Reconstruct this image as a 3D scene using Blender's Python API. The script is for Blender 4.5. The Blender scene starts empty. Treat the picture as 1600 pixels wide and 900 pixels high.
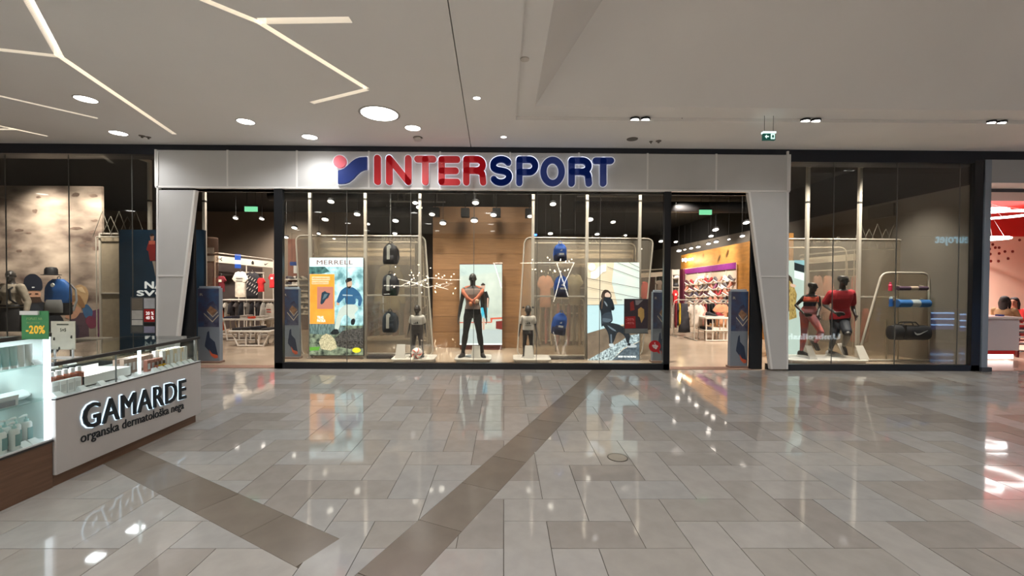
import bpy, bmesh, math, random
from mathutils import Vector, Matrix, Euler
C = bpy.context.scene.collection
rnd = random.Random(7)
PI = math.pi
# ---------------------------------------------------------------- camera, world, exposure
F, YAW, PITCH, ROLL, SHX, EYE = 655.0, math.radians(0.5), math.radians(0.87), math.radians(0.30), 7.0, 1.7
sc = bpy.context.scene
cam = bpy.data.objects.new('camera', bpy.data.cameras.new('camera')); C.objects.link(cam)
cam.data.sensor_width = 36; cam.data.lens = F / 1600 * 36; cam.data.shift_x = SHX / 1600
cam.data.clip_start = 0.05; cam.data.clip_end = 200
RC = Matrix.Rotation(-YAW, 3, 'Z') @ Matrix.Rotation(PI / 2 - PITCH, 3, 'X') @ Matrix.Rotation(ROLL, 3, 'Z')
cam.matrix_world = Matrix.Translation((0, 0, EYE)) @ RC.to_4x4()
sc.camera = cam
sc.view_settings.view_transform = 'Standard'; sc.view_settings.look = 'None'
sc.view_settings.gamma = 1; sc.view_settings.use_curve_mapping = False
sc.view_settings.exposure = 0.9
w = bpy.data.worlds.new('mall_air'); sc.world = w; w.use_nodes = True
w.node_tree.nodes['Background'].inputs[0].default_value = (1.0, 0.965, 0.92, 1)
w.node_tree.nodes['Background'].inputs[1].default_value = 0.34

def at(px, py, Y):                       # photograph pixel -> point on the upright plane y = Y
    d = RC @ Vector(((px - 800 + SHX) / F, -(py - 450) / F, -1))
    t = Y / d.y
    return Vector((d.x * t, Y, EYE + d.z * t))
def fl(px, py, z=0):                     # photograph pixel -> point on the level plane at height z
    d = RC @ Vector(((px - 800 + SHX) / F, -(py - 450) / F, -1))
    t = (z - EYE) / d.z
    return Vector((d.x * t, d.y * t, z))
def proj(p):
    q = RC.transposed() @ (Vector(p) - Vector((0, 0, EYE)))
    if q.z > -0.05: return None
    return (800 - SHX + F * q.x / -q.z, 450 - F * q.y / -q.z)

def lamp(kind, loc, energy, color=(1, .95, .88), size=.1, target=None, spot=80, blend=.6):
    d = bpy.data.lights.new('lamp', kind); o = bpy.data.objects.new('lamp', d); C.objects.link(o)
    d.energy = energy; d.color = color; o.location = loc
    if kind == 'AREA': d.size = size
    else: d.shadow_soft_size = size
    if kind == 'SPOT': d.spot_size = math.radians(spot); d.spot_blend = blend
    if target is not None:
        o.rotation_euler = (Vector(target) - Vector(loc)).to_track_quat('-Z', 'Y').to_euler()
    return o

# ---------------------------------------------------------------- materials
def lin(c):
    r = []
    for v in c[:3]:
        v = v / 255.0
        r.append(v / 12.92 if v <= .04045 else ((v + .055) / 1.055) ** 2.4)
    return (*r, 1)
MATS = {}
def M(key, rgb=(128, 128, 128), rough=.5, metal=0, em=0, noise=0, ns=6, bump=0, stretch=None, rgb2=None, spec=.5, detail=4):
    if key in MATS: return MATS[key]
    m = bpy.data.materials.new(key); m.use_nodes = True; MATS[key] = m
    nt = m.node_tree; b = nt.nodes['Principled BSDF']
    b.inputs['Roughness'].default_value = rough; b.inputs['Metallic'].default_value = metal
    b.inputs['Specular IOR Level'].default_value = spec
    c = lin(rgb); b.inputs['Base Color'].default_value = c
    if noise or bump or rgb2:
        tc = nt.nodes.new('ShaderNodeTexCoord'); mp = nt.nodes.new('ShaderNodeMapping')
        nt.links.new(tc.outputs['Object'], mp.inputs[0])
        if stretch: mp.inputs['Scale'].default_value = stretch
        nz = nt.nodes.new('ShaderNodeTexNoise'); nz.inputs['Scale'].default_value = ns; nz.inputs['Detail'].default_value = detail
        nt.links.new(mp.outputs[0], nz.inputs['Vector'])
        if noise or rgb2:
            mx = nt.nodes.new('ShaderNodeMix'); mx.data_type = 'RGBA'
            c2 = lin(rgb2) if rgb2 else tuple(v * (1 - noise) for v in c[:3]) + (1,)
            c1 = c if rgb2 else tuple(min(1, v * (1 + noise)) for v in c[:3]) + (1,)
            mr = nt.nodes.new('ShaderNodeMapRange'); mr.inputs[1].default_value = .35; mr.inputs[2].default_value = .65
            nt.links.new(nz.outputs[0], mr.inputs[0]); nt.links.new(mr.outputs[0], mx.inputs[0])
            mx.inputs[6].default_value = c1; mx.inputs[7].default_value = c2
            nt.links.new(mx.outputs[2], b.inputs['Base Color'])
            if em: nt.links.new(mx.outputs[2], b.inputs['Emission Color'])
        if bump:
            bp = nt.nodes.new('ShaderNodeBump'); bp.inputs['Strength'].default_value = bump; bp.inputs['Distance'].default_value = .01
            nt.links.new(nz.outputs[0], bp.inputs['Height']); nt.links.new(bp.outputs[0], b.inputs['Normal'])
    if em:
        b.inputs['Emission Strength'].default_value = em
        if not (noise or rgb2): b.inputs['Emission Color'].default_value = c
    return m
def E(rgb, s=1.0): return M('lit_%d_%d_%d_%g' % (*rgb, s), (0, 0, 0), 1, em=0) if False else _E(rgb, s)
def _E(rgb, s):
    k = 'lit_%d_%d_%d_%g' % (*rgb, s)
    if k in MATS: return MATS[k]
    m = bpy.data.materials.new(k); m.use_nodes = True; MATS[k] = m
    b = m.node_tree.nodes['Principled BSDF']
    b.inputs['Base Color'].default_value = tuple(v * .25 for v in lin(rgb)[:3]) + (1,); b.inputs['Roughness'].default_value = .35
    b.inputs['Emission Color'].default_value = lin(rgb); b.inputs['Emission Strength'].default_value = s
    return m
def K(rgb, rough=.7): return M('tone_%d_%d_%d_%g' % (*rgb, rough), rgb, rough, noise=.08, ns=9)
def glass(key, tint=(255, 255, 255), trans=1.0, film=0.0, filmrgb=(200, 190, 170), k=.045):
    if key in MATS: return MATS[key]
    m = bpy.data.materials.new(key); m.use_nodes = True; MATS[key] = m; nt = m.node_tree
    for n in list(nt.nodes): nt.nodes.remove(n)
    out = nt.nodes.new('ShaderNodeOutputMaterial'); mix = nt.nodes.new('ShaderNodeMixShader')
    tr = nt.nodes.new('ShaderNodeBsdfTransparent'); tr.inputs[0].default_value = lin(tint)
    gl = nt.nodes.new('ShaderNodeBsdfGlossy'); gl.inputs['Roughness'].default_value = .0
    lw = nt.nodes.new('ShaderNodeLayerWeight'); lw.inputs[0].default_value = .5
    p = nt.nodes.new('ShaderNodeMath'); p.operation = 'POWER'; p.inputs[1].default_value = 5
    q = nt.nodes.new('ShaderNodeMath'); q.operation = 'MULTIPLY_ADD'; q.inputs[1].default_value = 1 - k; q.inputs[2].default_value = k
    nt.links.new(lw.outputs['Facing'], p.inputs[0]); nt.links.new(p.outputs[0], q.inputs[0]); nt.links.new(q.outputs[0], mix.inputs[0])
    src = tr
    if film:
        df = nt.nodes.new('ShaderNodeBsdfTranslucent'); df.inputs[0].default_value = lin(filmrgb)
        dd = nt.nodes.new('ShaderNodeBsdfDiffuse'); dd.inputs[0].default_value = lin(filmrgb)
        m0 = nt.nodes.new('ShaderNodeMixShader'); m0.inputs[0].default_value = .5
        nt.links.new(df.outputs[0], m0.inputs[1]); nt.links.new(dd.outputs[0], m0.inputs[2])
        m1 = nt.nodes.new('ShaderNodeMixShader'); m1.inputs[0].default_value = film
        nt.links.new(tr.outputs[0], m1.inputs[1]); nt.links.new(m0.outputs[0], m1.inputs[2]); src = m1
    nt.links.new(src.outputs[0], mix.inputs[1]); nt.links.new(gl.outputs[0], mix.inputs[2]); nt.links.new(mix.outputs[0], out.inputs[0])
    return m

# ---------------------------------------------------------------- mesh helpers
def wl(o):
    p = Vector((0, 0, 0))
    while o is not None: p += o.location; o = o.parent
    return p
class MB:
    def __init__(s): s.v = []; s.f = []; s.mi = []; s.ms = []
    def mat(s, m):
        if m not in s.ms: s.ms.append(m)
        return s.ms.index(m)
    def add(s, vs, fs, m):
        n = len(s.v); s.v += [Vector(v) for v in vs]; i = s.mat(m)
        for f in fs: s.f.append([n + k for k in f]); s.mi.append(i)
        return s
    def box(s, x0, x1, y0, y1, z0, z1, m, tf=None):
        vs = [(x, y, z) for z in (z0, z1) for y in (y0, y1) for x in (x0, x1)]
        if tf: vs = [tf @ Vector(v) for v in vs]
        return s.add(vs, [(0, 2, 3, 1), (4, 5, 7, 6), (0, 1, 5, 4), (2, 6, 7, 3), (0, 4, 6, 2), (1, 3, 7, 5)], m)
    def prism(s, pts, ex, m, m2=None):
        n = len(pts); ex = Vector(ex); pts = [Vector(p) for p in pts]
        nn = Vector((0, 0, 0))
        for i in range(n): nn += pts[i].cross(pts[(i + 1) % n])
        if nn.dot(ex) > 0: pts = pts[::-1]
        vs = pts + [p + ex for p in pts]
        s.add(vs, [list(range(n)), list(range(2 * n - 1, n - 1, -1))], m)
        k = len(s.v) - 2 * n; i2 = s.mat(m2 or m)
        for i in range(n): j = (i + 1) % n; s.f.append([k + j, k + i, k + n + i, k + n + j]); s.mi.append(i2)
        return s
    def tube(s, pts, r, m, n=8, flat=None):
        pts = [Vector(p) for p in pts]; N = len(pts); rs = r if isinstance(r, (list, tuple)) else [r] * N
        t0 = (pts[1] - pts[0]).normalized()
        up = Vector(flat) if flat else (Vector((0, 0, 1)) if abs(t0.z) < .9 else Vector((0, 1, 0)))
        vs = []
        for i in range(N):
            t = (pts[min(i + 1, N - 1)] - pts[max(i - 1, 0)]).normalized()
            a = t.cross(up)
            if a.length < 1e-4: a = t.cross(Vector((1, 0, 0)))
            a.normalize(); b = a.cross(t).normalized(); up = b if not flat else up
            ri = rs[i]; ra, rb = ri if isinstance(ri, tuple) else (ri, ri)
            for k in range(n):
                an = 2 * PI * k / n; vs.append(pts[i] + a * math.cos(an) * ra + b * math.sin(an) * rb)
        fs = [(i * n + k, i * n + (k + 1) % n, (i + 1) * n + (k + 1) % n, (i + 1) * n + k) for i in range(N - 1) for k in range(n)]
        fs += [tuple(range(n - 1, -1, -1)), tuple((N - 1) * n + k for k in range(n))]
        return s.add(vs, fs, m)
    def lathe(s, c, prof, m, n=16, ax='z'):
        c = Vector(c); vs = []
        for r, z in prof:
            for k in range(n):
                a = 2 * PI * k / n; x, y = r * math.cos(a), r * math.sin(a)
                vs.append(c + (Vector((x, y, z)) if ax == 'z' else Vector((x, z, y)) if ax == 'y' else Vector((z, x, y))))
        N = len(prof)
        fs = [(i * n + k, i * n + (k + 1) % n, (i + 1) * n + (k + 1) % n, (i + 1) * n + k) for i in range(N - 1) for k in range(n)]
        fs += [tuple(range(n - 1, -1, -1)), tuple((N - 1) * n + k for k in range(n))]
        return s.add(vs, fs, m)
    def ell(s, c, r, m, n=12, k=8, rot=None):
        c = Vector(c); vs = []
        for j in range(1, k):
            th = PI * j / k
            for i in range(n):
                a = 2 * PI * i / n; v = Vector((r[0] * math.sin(th) * math.cos(a), r[1] * math.sin(th) * math.sin(a), -r[2] * math.cos(th)))
                vs.append(c + (rot @ v if rot else v))
        e = Vector((0, 0, r[2])); e = rot @ e if rot else e
        vs += [c - e, c + e]; b = (k - 1) * n
        fs = [(j * n + i, j * n + (i + 1) % n, (j + 1) * n + (i + 1) % n, (j + 1) * n + i) for j in range(k - 2) for i in range(n)]
        fs += [(b, (i + 1) % n, i) for i in range(n)] + [(b + 1, (k - 2) * n + i, (k - 2) * n + (i + 1) % n) for i in range(n)]
        return s.add(vs, fs, m)
    def rings(s, rg, m, n=16):            # rg: (centre, axis a, axis b, ra, rb)
        vs = []
        for c, a, b, ra, rb in rg:
            for k in range(n):
                an = 2 * PI * k / n; ca, sa = math.cos(an), math.sin(an)
                vs.append(Vector(c) + a * ra * math.copysign(abs(ca) ** .9, ca) + b * rb * math.copysign(abs(sa) ** .9, sa))
        N = len(rg)
        fs = [(i * n + k, i * n + (k + 1) % n, (i + 1) * n + (k + 1) % n, (i + 1) * n + k) for i in range(N - 1) for k in range(n)]
        fs += [tuple(range(n - 1, -1, -1)), tuple((N - 1) * n + k for k in range(n))]
        return s.add(vs, fs, m)
    def puff(s, out, c, nrm, t, m):       # a soft flat thing: outline in space, centre, thickness both ways
        out = [Vector(p) for p in out]; c = Vector(c); nrm = Vector(nrm).normalized(); n = len(out)
        for sg in (1, -1):
            vs = []
            for sc_, h in ((1, 0), (.93, .6), (.6, 1)):
                vs += [c + (p - c) * sc_ + nrm * t * h * sg for p in out]
            vs.append(c + nrm * t * sg * 1.02)
            fs = [[j * n + i, j * n + (i + 1) % n, (j + 1) * n + (i + 1) % n, (j + 1) * n + i] for j in range(2) for i in range(n)]
            fs += [[2 * n + i, 2 * n + (i + 1) % n, 3 * n] for i in range(n)]
            if sg < 0: fs = [f[::-1] for f in fs]
            s.add(vs, fs, m)
        return s
    def build(s, name, parent=None, local=False, smooth=False, bevel=0, fix=True):
        me = bpy.data.meshes.new(name)
        off = Vector((0, 0, 0))
        if parent is not None and not local: off = wl(parent)
        loc = Vector((0, 0, 0))
        if parent is None:
            xs = [v.x for v in s.v]; ys = [v.y for v in s.v]; zs = [v.z for v in s.v]
            if not local: loc = Vector(((min(xs) + max(xs)) / 2, (min(ys) + max(ys)) / 2, min(zs)))
        me.from_pydata([v - off - loc for v in s.v], [], s.f)
        for m in s.ms: me.materials.append(m)
        me.polygons.foreach_set('material_index', s.mi)
        if fix:
            bm = bmesh.new(); bm.from_mesh(me); bmesh.ops.recalc_face_normals(bm, faces=bm.faces)
            if bevel:
                bmesh.ops.bevel(bm, geom=[e for e in bm.edges if len(e.link_faces) == 2 and e.calc_face_angle(0) > .5], offset=bevel, segments=2, affect='EDGES', profile=.5)
            bm.to_mesh(me); bm.free()
        if smooth:
            me.polygons.foreach_set('use_smooth', [True] * len(me.polygons))
            try: me.set_sharp_from_angle(angle=math.radians(42))
            except Exception: pass
        me.update()
        o = bpy.data.objects.new(name, me); C.objects.link(o); o.location = loc
        if parent is not None: o.parent = parent
        return o
def thing(name, label, cat, loc=(0, 0, 0), group=None):
    o = bpy.data.objects.new(name, None); C.objects.link(o); o.location = loc; o.empty_display_size = .1
    return tag(o, label, cat, group)
def tag(o, label, cat, group=None):
    o['label'] = label; o['category'] = cat
    if group: o['group'] = group
    return o
def lab(o, s): o['label'] = s; return o
def struct(o): o['kind'] = 'structure'; return o
def stuff(o): o['kind'] = 'stuff'; return o
def copyt(root, loc, label, group=None, rz=None, parent=None):
    def cp(o, par):
        c = o.copy(); C.objects.link(c); c.parent = par
        for ch in o.children: cp(ch, c)
        return c
    r = cp(root, parent); r.location = loc
    if label: r['label'] = label
    if group: r['group'] = group
    if rz is not None: r.rotation_euler = (0, 0, rz)
    return r
def remesh(o, vox, it=2):
    md = o.modifiers.new('r', 'REMESH'); md.mode = 'VOXEL'; md.voxel_size = vox; md.use_smooth_shade = True
    m2 = o.modifiers.new('s', 'SMOOTH'); m2.iterations = it; m2.factor = .5
    dg = bpy.context.evaluated_depsgraph_get(); dg.update()
    me = bpy.data.meshes.new_from_object(o.evaluated_get(dg)); mats = list(o.data.materials)
    o.modifiers.clear(); o.data = me
    if not len(me.materials):
        for m in mats[:1]: me.materials.append(m)
    me.polygons.foreach_set('use_smooth', [True] * len(me.polygons))
    return o
def textmesh(txt, bold=0.0, ext=.0, shear=0, spacing=1.0):
    cu = bpy.data.curves.new('t', 'FONT'); cu.body = txt; cu.size = 1; cu.offset = bold; cu.extrude = ext; cu.shear = shear
    cu.space_character = spacing; cu.resolution_u = 3; cu.fill_mode = 'BOTH'
    o = bpy.data.objects.new('t', cu); C.objects.link(o)
    dg = bpy.context.evaluated_depsgraph_get(); dg.update()
    me = bpy.data.meshes.new_from_object(o.evaluated_get(dg))
    vs = [v.co.copy() for v in me.vertices]; fs = [list(p.vertices) for p in me.polygons]
    bpy.data.objects.remove(o); bpy.data.curves.remove(cu); bpy.data.meshes.remove(me)
    return vs, fs
def textfit(mb, txt, origin, ux, uz, m, bold=0.0, ext=.004, shear=0, spacing=1.06, out=None):
    """text filling the rectangle origin + ux (reading direction and width), uz (up and height)"""
    vs, fs = textmesh(txt, 0.0, .5, shear, spacing)
    x0 = min(v.x for v in vs); x1 = max(v.x for v in vs); y0 = min(v.y for v in vs); y1 = max(v.y for v in vs)
    ux = Vector(ux); uz = Vector(uz); nz = Vector(out) if out else ux.cross(uz).normalized()
    r = bold; sh = [(0, 0)] if r == 0 else [(r * math.cos(k * PI / 3 + .3), r * math.sin(k * PI / 3 + .3)) for k in range(6)]
    for k, (sx_, sy_) in enumerate(sh):
        mb.add([Vector(origin) + ux * ((v.x + sx_ - x0) / (x1 - x0)) + uz * ((v.y + sy_ - y0) / (y1 - y0)) + nz * ((v.z + .5) * ext * (1 + .04 * k)) for v in vs], fs, m)
def txt(mb, s, x0, y0, x1, y1, Y, m, **k):  # text in a pixel box on plane Y (baseline y1)
    a = at(x0, y1, Y); b = at(x1, y1, Y); t = at(x0, y0, Y)
    textfit(mb, s, a, b - a, t - a, m, out=(0, -1, 0), **k)
ROUND = [False]
def soften(P, it=2, r=.2):
    for _ in range(it):
        Q = []
        for i in range(len(P)):
            (ax, ay), (bx, by) = P[i], P[(i + 1) % len(P)]
            Q += [(ax + (bx - ax) * r, ay + (by - ay) * r), (bx + (ax - bx) * r, by + (ay - by) * r)]
        P = Q
    return P
def poly(mb, pts, Y, m, th=.002):
    if ROUND[0] and len(pts) > 4: pts = soften(list(pts))
    mb.prism([at(x, y, Y) for x, y in pts], (0, -th, 0), m)
ORD = ['first', 'second', 'third', 'fourth', 'fifth', 'sixth', 'seventh', 'eighth', 'ninth', 'tenth', 'eleventh', 'twelfth',
       'thirteenth', 'fourteenth', 'fifteenth', 'sixteenth', 'seventeenth', 'eighteenth', 'nineteenth', 'twentieth']
# ---------------------------------------------------------------- large structure
YF = 8.1; CZ = 4.28
tileM = [M('stone_%d' % i, c, .055, noise=.05, ns=7, bump=.015, spec=.42) for i, c in enumerate(
    [(164, 161, 157), (157, 153, 148), (150, 145, 140), (162, 161, 159), (141, 135, 129)])]
bandM = [M('band_stone_%d' % i, c, .16, noise=.05, ns=5, bump=.02) for i, c in enumerate([(126, 118, 109), (121, 113, 104)])]
grout = M('grout', (84, 76, 68), .9, noise=.1)
fb = MB(); fb.box(-16, 26, -6.5, YF + .04, -.06, -.006, grout)
floor = struct(fb.build('floor'))
# diagonal bands: centre lines fitted on the floor plane
def band(p, q, wd):
    p, q = Vector(p), Vector(q); d = (q - p).normalized(); n = Vector((-d.y, d.x, 0))
    return [p - n * wd / 2, q - n * wd / 2, q + n * wd / 2, p + n * wd / 2], d, n
a1 = (fl(558, 900) + fl(652, 900)) / 2; a2 = (fl(857, 639) + fl(869 + 21, 646)) / 2
dd = (a2 - a1).normalized()
B1, d1, n1 = band(a1 - dd * 2.2, a1 + dd * ((YF - a1.y) / dd.y + .3), .35)
u = fl(166, 729); v = fl(463, 886); u2 = fl(227, 705); v2 = fl(529, 841)
bd = ((v - u).normalized() + (v2 - u2).normalized()).normalized()
c2 = (v + v2) / 2; B2, d2, n2 = band(c2 - bd * 5.0, c2, .315)
def ccw(P):
    a = sum(P[i].x * P[(i + 1) % len(P)].y - P[(i + 1) % len(P)].x * P[i].y for i in range(len(P)))
    return P if a > 0 else P[::-1]
def clip(P, a, b, keep):                  # keep = +1 left of a->b
    out = []; n = (b - a); N = Vector((-n.y, n.x, 0)).normalized() * keep
    for i in range(len(P)):
        p, q = P[i], P[(i + 1) % len(P)]; dp, dq = (p - a).dot(N), (q - a).dot(N)
        if dp >= 0: out.append(p)
        if dp * dq < 0: out.append(p + (q - p) * (dp / (dp - dq)))
    return out
def area(P): return abs(sum(P[i].x * P[(i + 1) % len(P)].y - P[(i + 1) % len(P)].x * P[i].y for i in range(len(P)))) / 2 if len(P) > 2 else 0
def subtract(P, Q):
    Q = ccw(Q); rem = P; out = []
    for i in range(len(Q)):
        a, b = Q[i], Q[(i + 1) % len(Q)]; o = clip(rem, a, b, -1)
        if area(o) > .0008: out.append(o)
        rem = clip(rem, a, b, 1)
        if area(rem) < .0008: return out if area(rem) < 1e-9 or True else out
    return out
def overlaps(P, Q):
    Q = ccw(Q); rem = P
    for i in range(len(Q)):
        rem = clip(rem, Q[i], Q[(i + 1) % len(Q)], 1)
        if area(rem) < .0004: return False
    return True
TM = .3035; Y0 = 2.343; g = .0024
x0t = fl(787, 818).x
pieces = []                               # (polygon, kind, tone)
tr = random.Random(3)
for c in range(-40, 45):
    for r in range(-26, 20):
        s_ = (c + r) % 4
        if s_ == 2: wx, wy = 2, 1
        elif s_ == 0: wx, wy = 1, 2
        else: continue
        xa, ya = x0t + c * TM, Y0 + r * TM; xb, yb = xa + wx * TM, min(ya + wy * TM, YF + .02)
        if yb - ya < .03 or xa < -12 or xb > 13: continue
        P = [Vector((xa + g, ya + g, 0)), Vector((xb - g, ya + g, 0)), Vector((xb - g, yb - g, 0)), Vector((xa + g, yb - g, 0))]
        tone = tr.choice([0, 0, 1, 1, 1, 2, 2, 3, 3, 4]) if xa > 3 else tr.choice([0, 0, 0, 1, 1, 3, 3, 1, 2, 2])
        parts_ = [P]
        for B in (B1, B2):
            nx = []
            for Q in parts_: nx += subtract(Q, B) if overlaps(Q, B) else [Q]
            parts_ = nx
        for Q in parts_: pieces.append((Q, tileM[tone]))
def bandtiles(p, d, n, L, wd, step, off):
    k = 0; s0 = off
    while s0 < L:
        e = min(s0 + step, L)
        a = p + d * (s0 + g); b = p + d * (e - g); h = n * (wd / 2 - g)
        Q = ccw([a - h, b - h, b + h, a + h]); Q = clip(Q, Vector((0, YF + .02, 0)), Vector((1, YF + .02, 0)), -1)
        if area(Q) > .001: pieces.append((Q, bandM[k % 2]))
        s0 = e; k += 1
bandtiles(a1 - dd * 2.2, d1, n1, 11, .35, .6, .35)
bandtiles(c2 - bd * 5.0, d2, n2, 5.0, .315, .59, .28)
def shown(Q):
    pts = [proj((p.x, p.y, 0)) for p in Q]
    if any(p is None for p in pts): return 0
    if max(p[0] for p in pts) < 0 or min(p[0] for p in pts) > 1600 or min(p[1] for p in pts) > 900: return 0
    return abs(sum(pts[i][0] * pts[(i + 1) % len(pts)][1] - pts[(i + 1) % len(pts)][0] * pts[i][1] for i in range(len(pts)))) / 2
def under_kiosk(Q): cx = sum(p.x for p in Q) / len(Q); cy = sum(p.y for p in Q) / len(Q); return cx < -4.05 and cy < 5.2
vis = sorted([p for p in pieces if shown(p[0]) > 0 and not under_kiosk(p[0])], key=lambda p: -shown(p[0])); ids = {id(p) for p in vis[:300]}
def tilemesh(mb, Q, m, ctr):
    tx, ty = tr.uniform(-.0035, .0035), tr.uniform(-.0035, .0035)
    z = lambda p: (p.x - ctr.x) * tx + (p.y - ctr.y) * ty
    n = len(Q); vs = [(p.x, p.y, z(p)) for p in Q] + [(p.x, p.y, -.02) for p in Q]
    mb.add(vs, [list(range(n))] + [(i + n, (i + 1) % n + n, (i + 1) % n, i) for i in range(n)], m)
for p in vis[:300]:
    Q = ccw(p[0]); ctr = sum(Q, Vector()) / len(Q); mb = MB(); tilemesh(mb, Q, p[1], ctr)
    mb.v = [x - ctr for x in mb.v]; o = mb.build('tile', floor, local=True, fix=False); o.location = ctr - floor.location
mb = MB()
for p in pieces:
    if id(p) in ids: continue
    Q = ccw(p[0]); tilemesh(mb, Q, p[1], sum(Q, Vector()) / len(Q))
stuff(mb.build('tile_field', floor, fix=False))
# shop floor, a step of brown mat strip at each entrance
sf = MB(); sf.box(-17, 9.3, YF + .04, 27, -.06, 0, M('shop_concrete', (176, 158, 138), .22, noise=.07, ns=1.2, bump=.02)); struct(sf.build('floor'))
sf = MB(); sf.box(9.3, 20, YF + .04, 22, -.06, 0, M('pale_shop_floor', (200, 178, 160), .2, noise=.03, ns=2)); struct(sf.build('floor'))
for k, (xa, xb, nm) in enumerate(((305, 428, 'left'), (1047, 1175, 'right'))):
    a, b = at(xa, 575, YF + .06), at(xb, 575, YF + .06)
    mb = MB(); mb.box(a.x, b.x, YF + .05, YF + .30, 0, .006, M('threshold', (142, 112, 98), .5, noise=.15, ns=12))
    tag(mb.build('threshold_strip'), 'brown strip across the floor of the %s shop entrance' % nm, 'floor strip')
# ceiling
ceilM = M('ceiling_plaster', (235, 232, 229), .85, noise=.02, ns=.6)
def cutter(P, z0, z1):
    mb = MB(); mb.prism([Vector((p.x, p.y, z0)) for p in P], (0, 0, z1 - z0), ceilM); return mb.build('cut')
co = fl(806, 187, CZ); OX, OY = co.x, co.y
ci = fl(836, 171, CZ); IX, IY = ci.x, ci.y
cb = MB(); cb.box(-16, 26, -6.5, YF + .12, CZ, CZ + .10, ceilM); ceiling = cb.build('ceiling')
V2 = lambda x, y: Vector((x, y, 0))
RX = 15.0; RY = -4.5
cuts = [[V2(OX, RY), V2(RX, RY), V2(RX, OY), V2(OX, OY)]]
WS = .080
def seg(p, q, wd=WS, e0=0.0, e1=0.0):
    p = fl(*p, CZ); q = fl(*q, CZ); d = (q - p).normalized(); n = Vector((-d.y, d.x, 0)) * wd / 2
    p = p - d * e0; q = q + d * e1
    return [p - n, q - n, q + n, p + n]
far_a = (-18, -110)
slots = [seg((28, -30), (93, 88), e1=.03), seg((93, 88), (273, 210), e0=.03), seg((-60, 71), (93, 88)), seg((250, -28), (405, 35), e1=.03), seg((405, 35), (572, 138), e0=.03, e1=.02),
         seg((405, 33), (548, 31), .1), seg((572, 140), (487, 161), e0=.02), seg((-40, 141), (153, 185)), seg((-60, 184), (75, 213)), seg((-30, 202), (25, 202))]
jt = seg((684, 0), (736, 229), .014); cuts.append(seg((690, -60), (736, 231), .012, e0=2, e1=.3))
def boolcut(o, c):
    md = o.modifiers.new('b', 'BOOLEAN'); md.operation = 'DIFFERENCE'; md.object = c; md.solver = 'EXACT'
    dg = bpy.context.evaluated_depsgraph_get(); dg.update()
    me = bpy.data.meshes.new_from_object(o.evaluated_get(dg)); o.modifiers.clear(); o.data = me
    bpy.data.objects.remove(c)
for P in cuts + slots: boolcut(ceiling, cutter(P, CZ - .2, CZ + .3))
ceiling.name = 'ceiling'; struct(ceiling)
glowT = _E((255, 244, 226), 1.25); sideT = M('slot_side', (236, 226, 208), .6, em=.35)  # slot sides glow faintly, standing in for strip light falling on them
for k, P in enumerate(slots):
    mb = MB(); z = CZ + .1
    mb.add([(p.x, p.y, z + .02) for p in P] + [(p.x, p.y, CZ + .012) for p in P], [(0, 1, 2, 3)], glowT)
    mb.add([(p.x, p.y, z + .02) for p in P] + [(p.x, p.y, CZ + .004) for p in P], [(i, (i + 1) % 4, (i + 1) % 4 + 4, i + 4) for i in range(4)], sideT)
    mb.build('light_slot', ceiling, fix=False)
mb = MB(); P = cuts[1]; mb.prism([Vector((p.x, p.y, CZ + .08)) for p in ([P[0] + Vector((-.03, 0, 0)), P[1] + Vector((-.03, 0, 0)), P[2] + Vector((.03, 0, 0)), P[3] + Vector((.03, 0, 0))])], (0, 0, .01), M('joint_dark', (60, 54, 48), .9)); mb.build('joint', ceiling)
# raised coffer: a shallow step, then slopes
mb = MB(); st = .05; sl = 1.28; hh = 3.2; IRX, IRY = RX - .3, RY + .3
def ringq(a, b, z1, z2, m):
    A = [(a[0], a[1], z1), (a[2], a[1], z1), (a[2], a[3], z1), (a[0], a[3], z1)]; Bq = [(b[0], b[1], z2), (b[2], b[1], z2), (b[2], b[3], z2), (b[0], b[3], z2)]
    mb.add(A + Bq, [(i, (i + 1) % 4, (i + 1) % 4 + 4, i + 4) for i in range(4)], m)
o_ = (OX - .01, RY - .01, RX + .01, OY + .01); i_ = (IX, IRY, IRX, IY)
ringq(o_, i_, CZ + st, CZ + st, ceilM)
t_ = (IX + hh / sl, IRY + hh / sl, IRX - hh / sl, IY - hh / sl)
ringq(i_, t_, CZ + st, CZ + st + hh, ceilM)
zz = CZ + st + hh; mb.add([(t_[0], t_[1], zz), (t_[2], t_[1], zz), (t_[2], t_[3], zz), (t_[0], t_[3], zz)], [(0, 1, 2, 3)], ceilM)
struct(mb.build('ceiling', fix=False))
# walls of the hall out of view: far wall behind the camera
for (q, nm) in (((-16, 26, -6.7, -6.5), 'wall_rear'), ((-16.2, -16, -6.5, YF + .1), 'wall_left'), ((26, 26.2, -6.5, YF + .1), 'wall_right')):
    mb = MB(); mb.box(*q, 0, CZ + .1, M('hall_wall', (132, 124, 116), .7, noise=.05)); struct(mb.build(nm))
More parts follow.
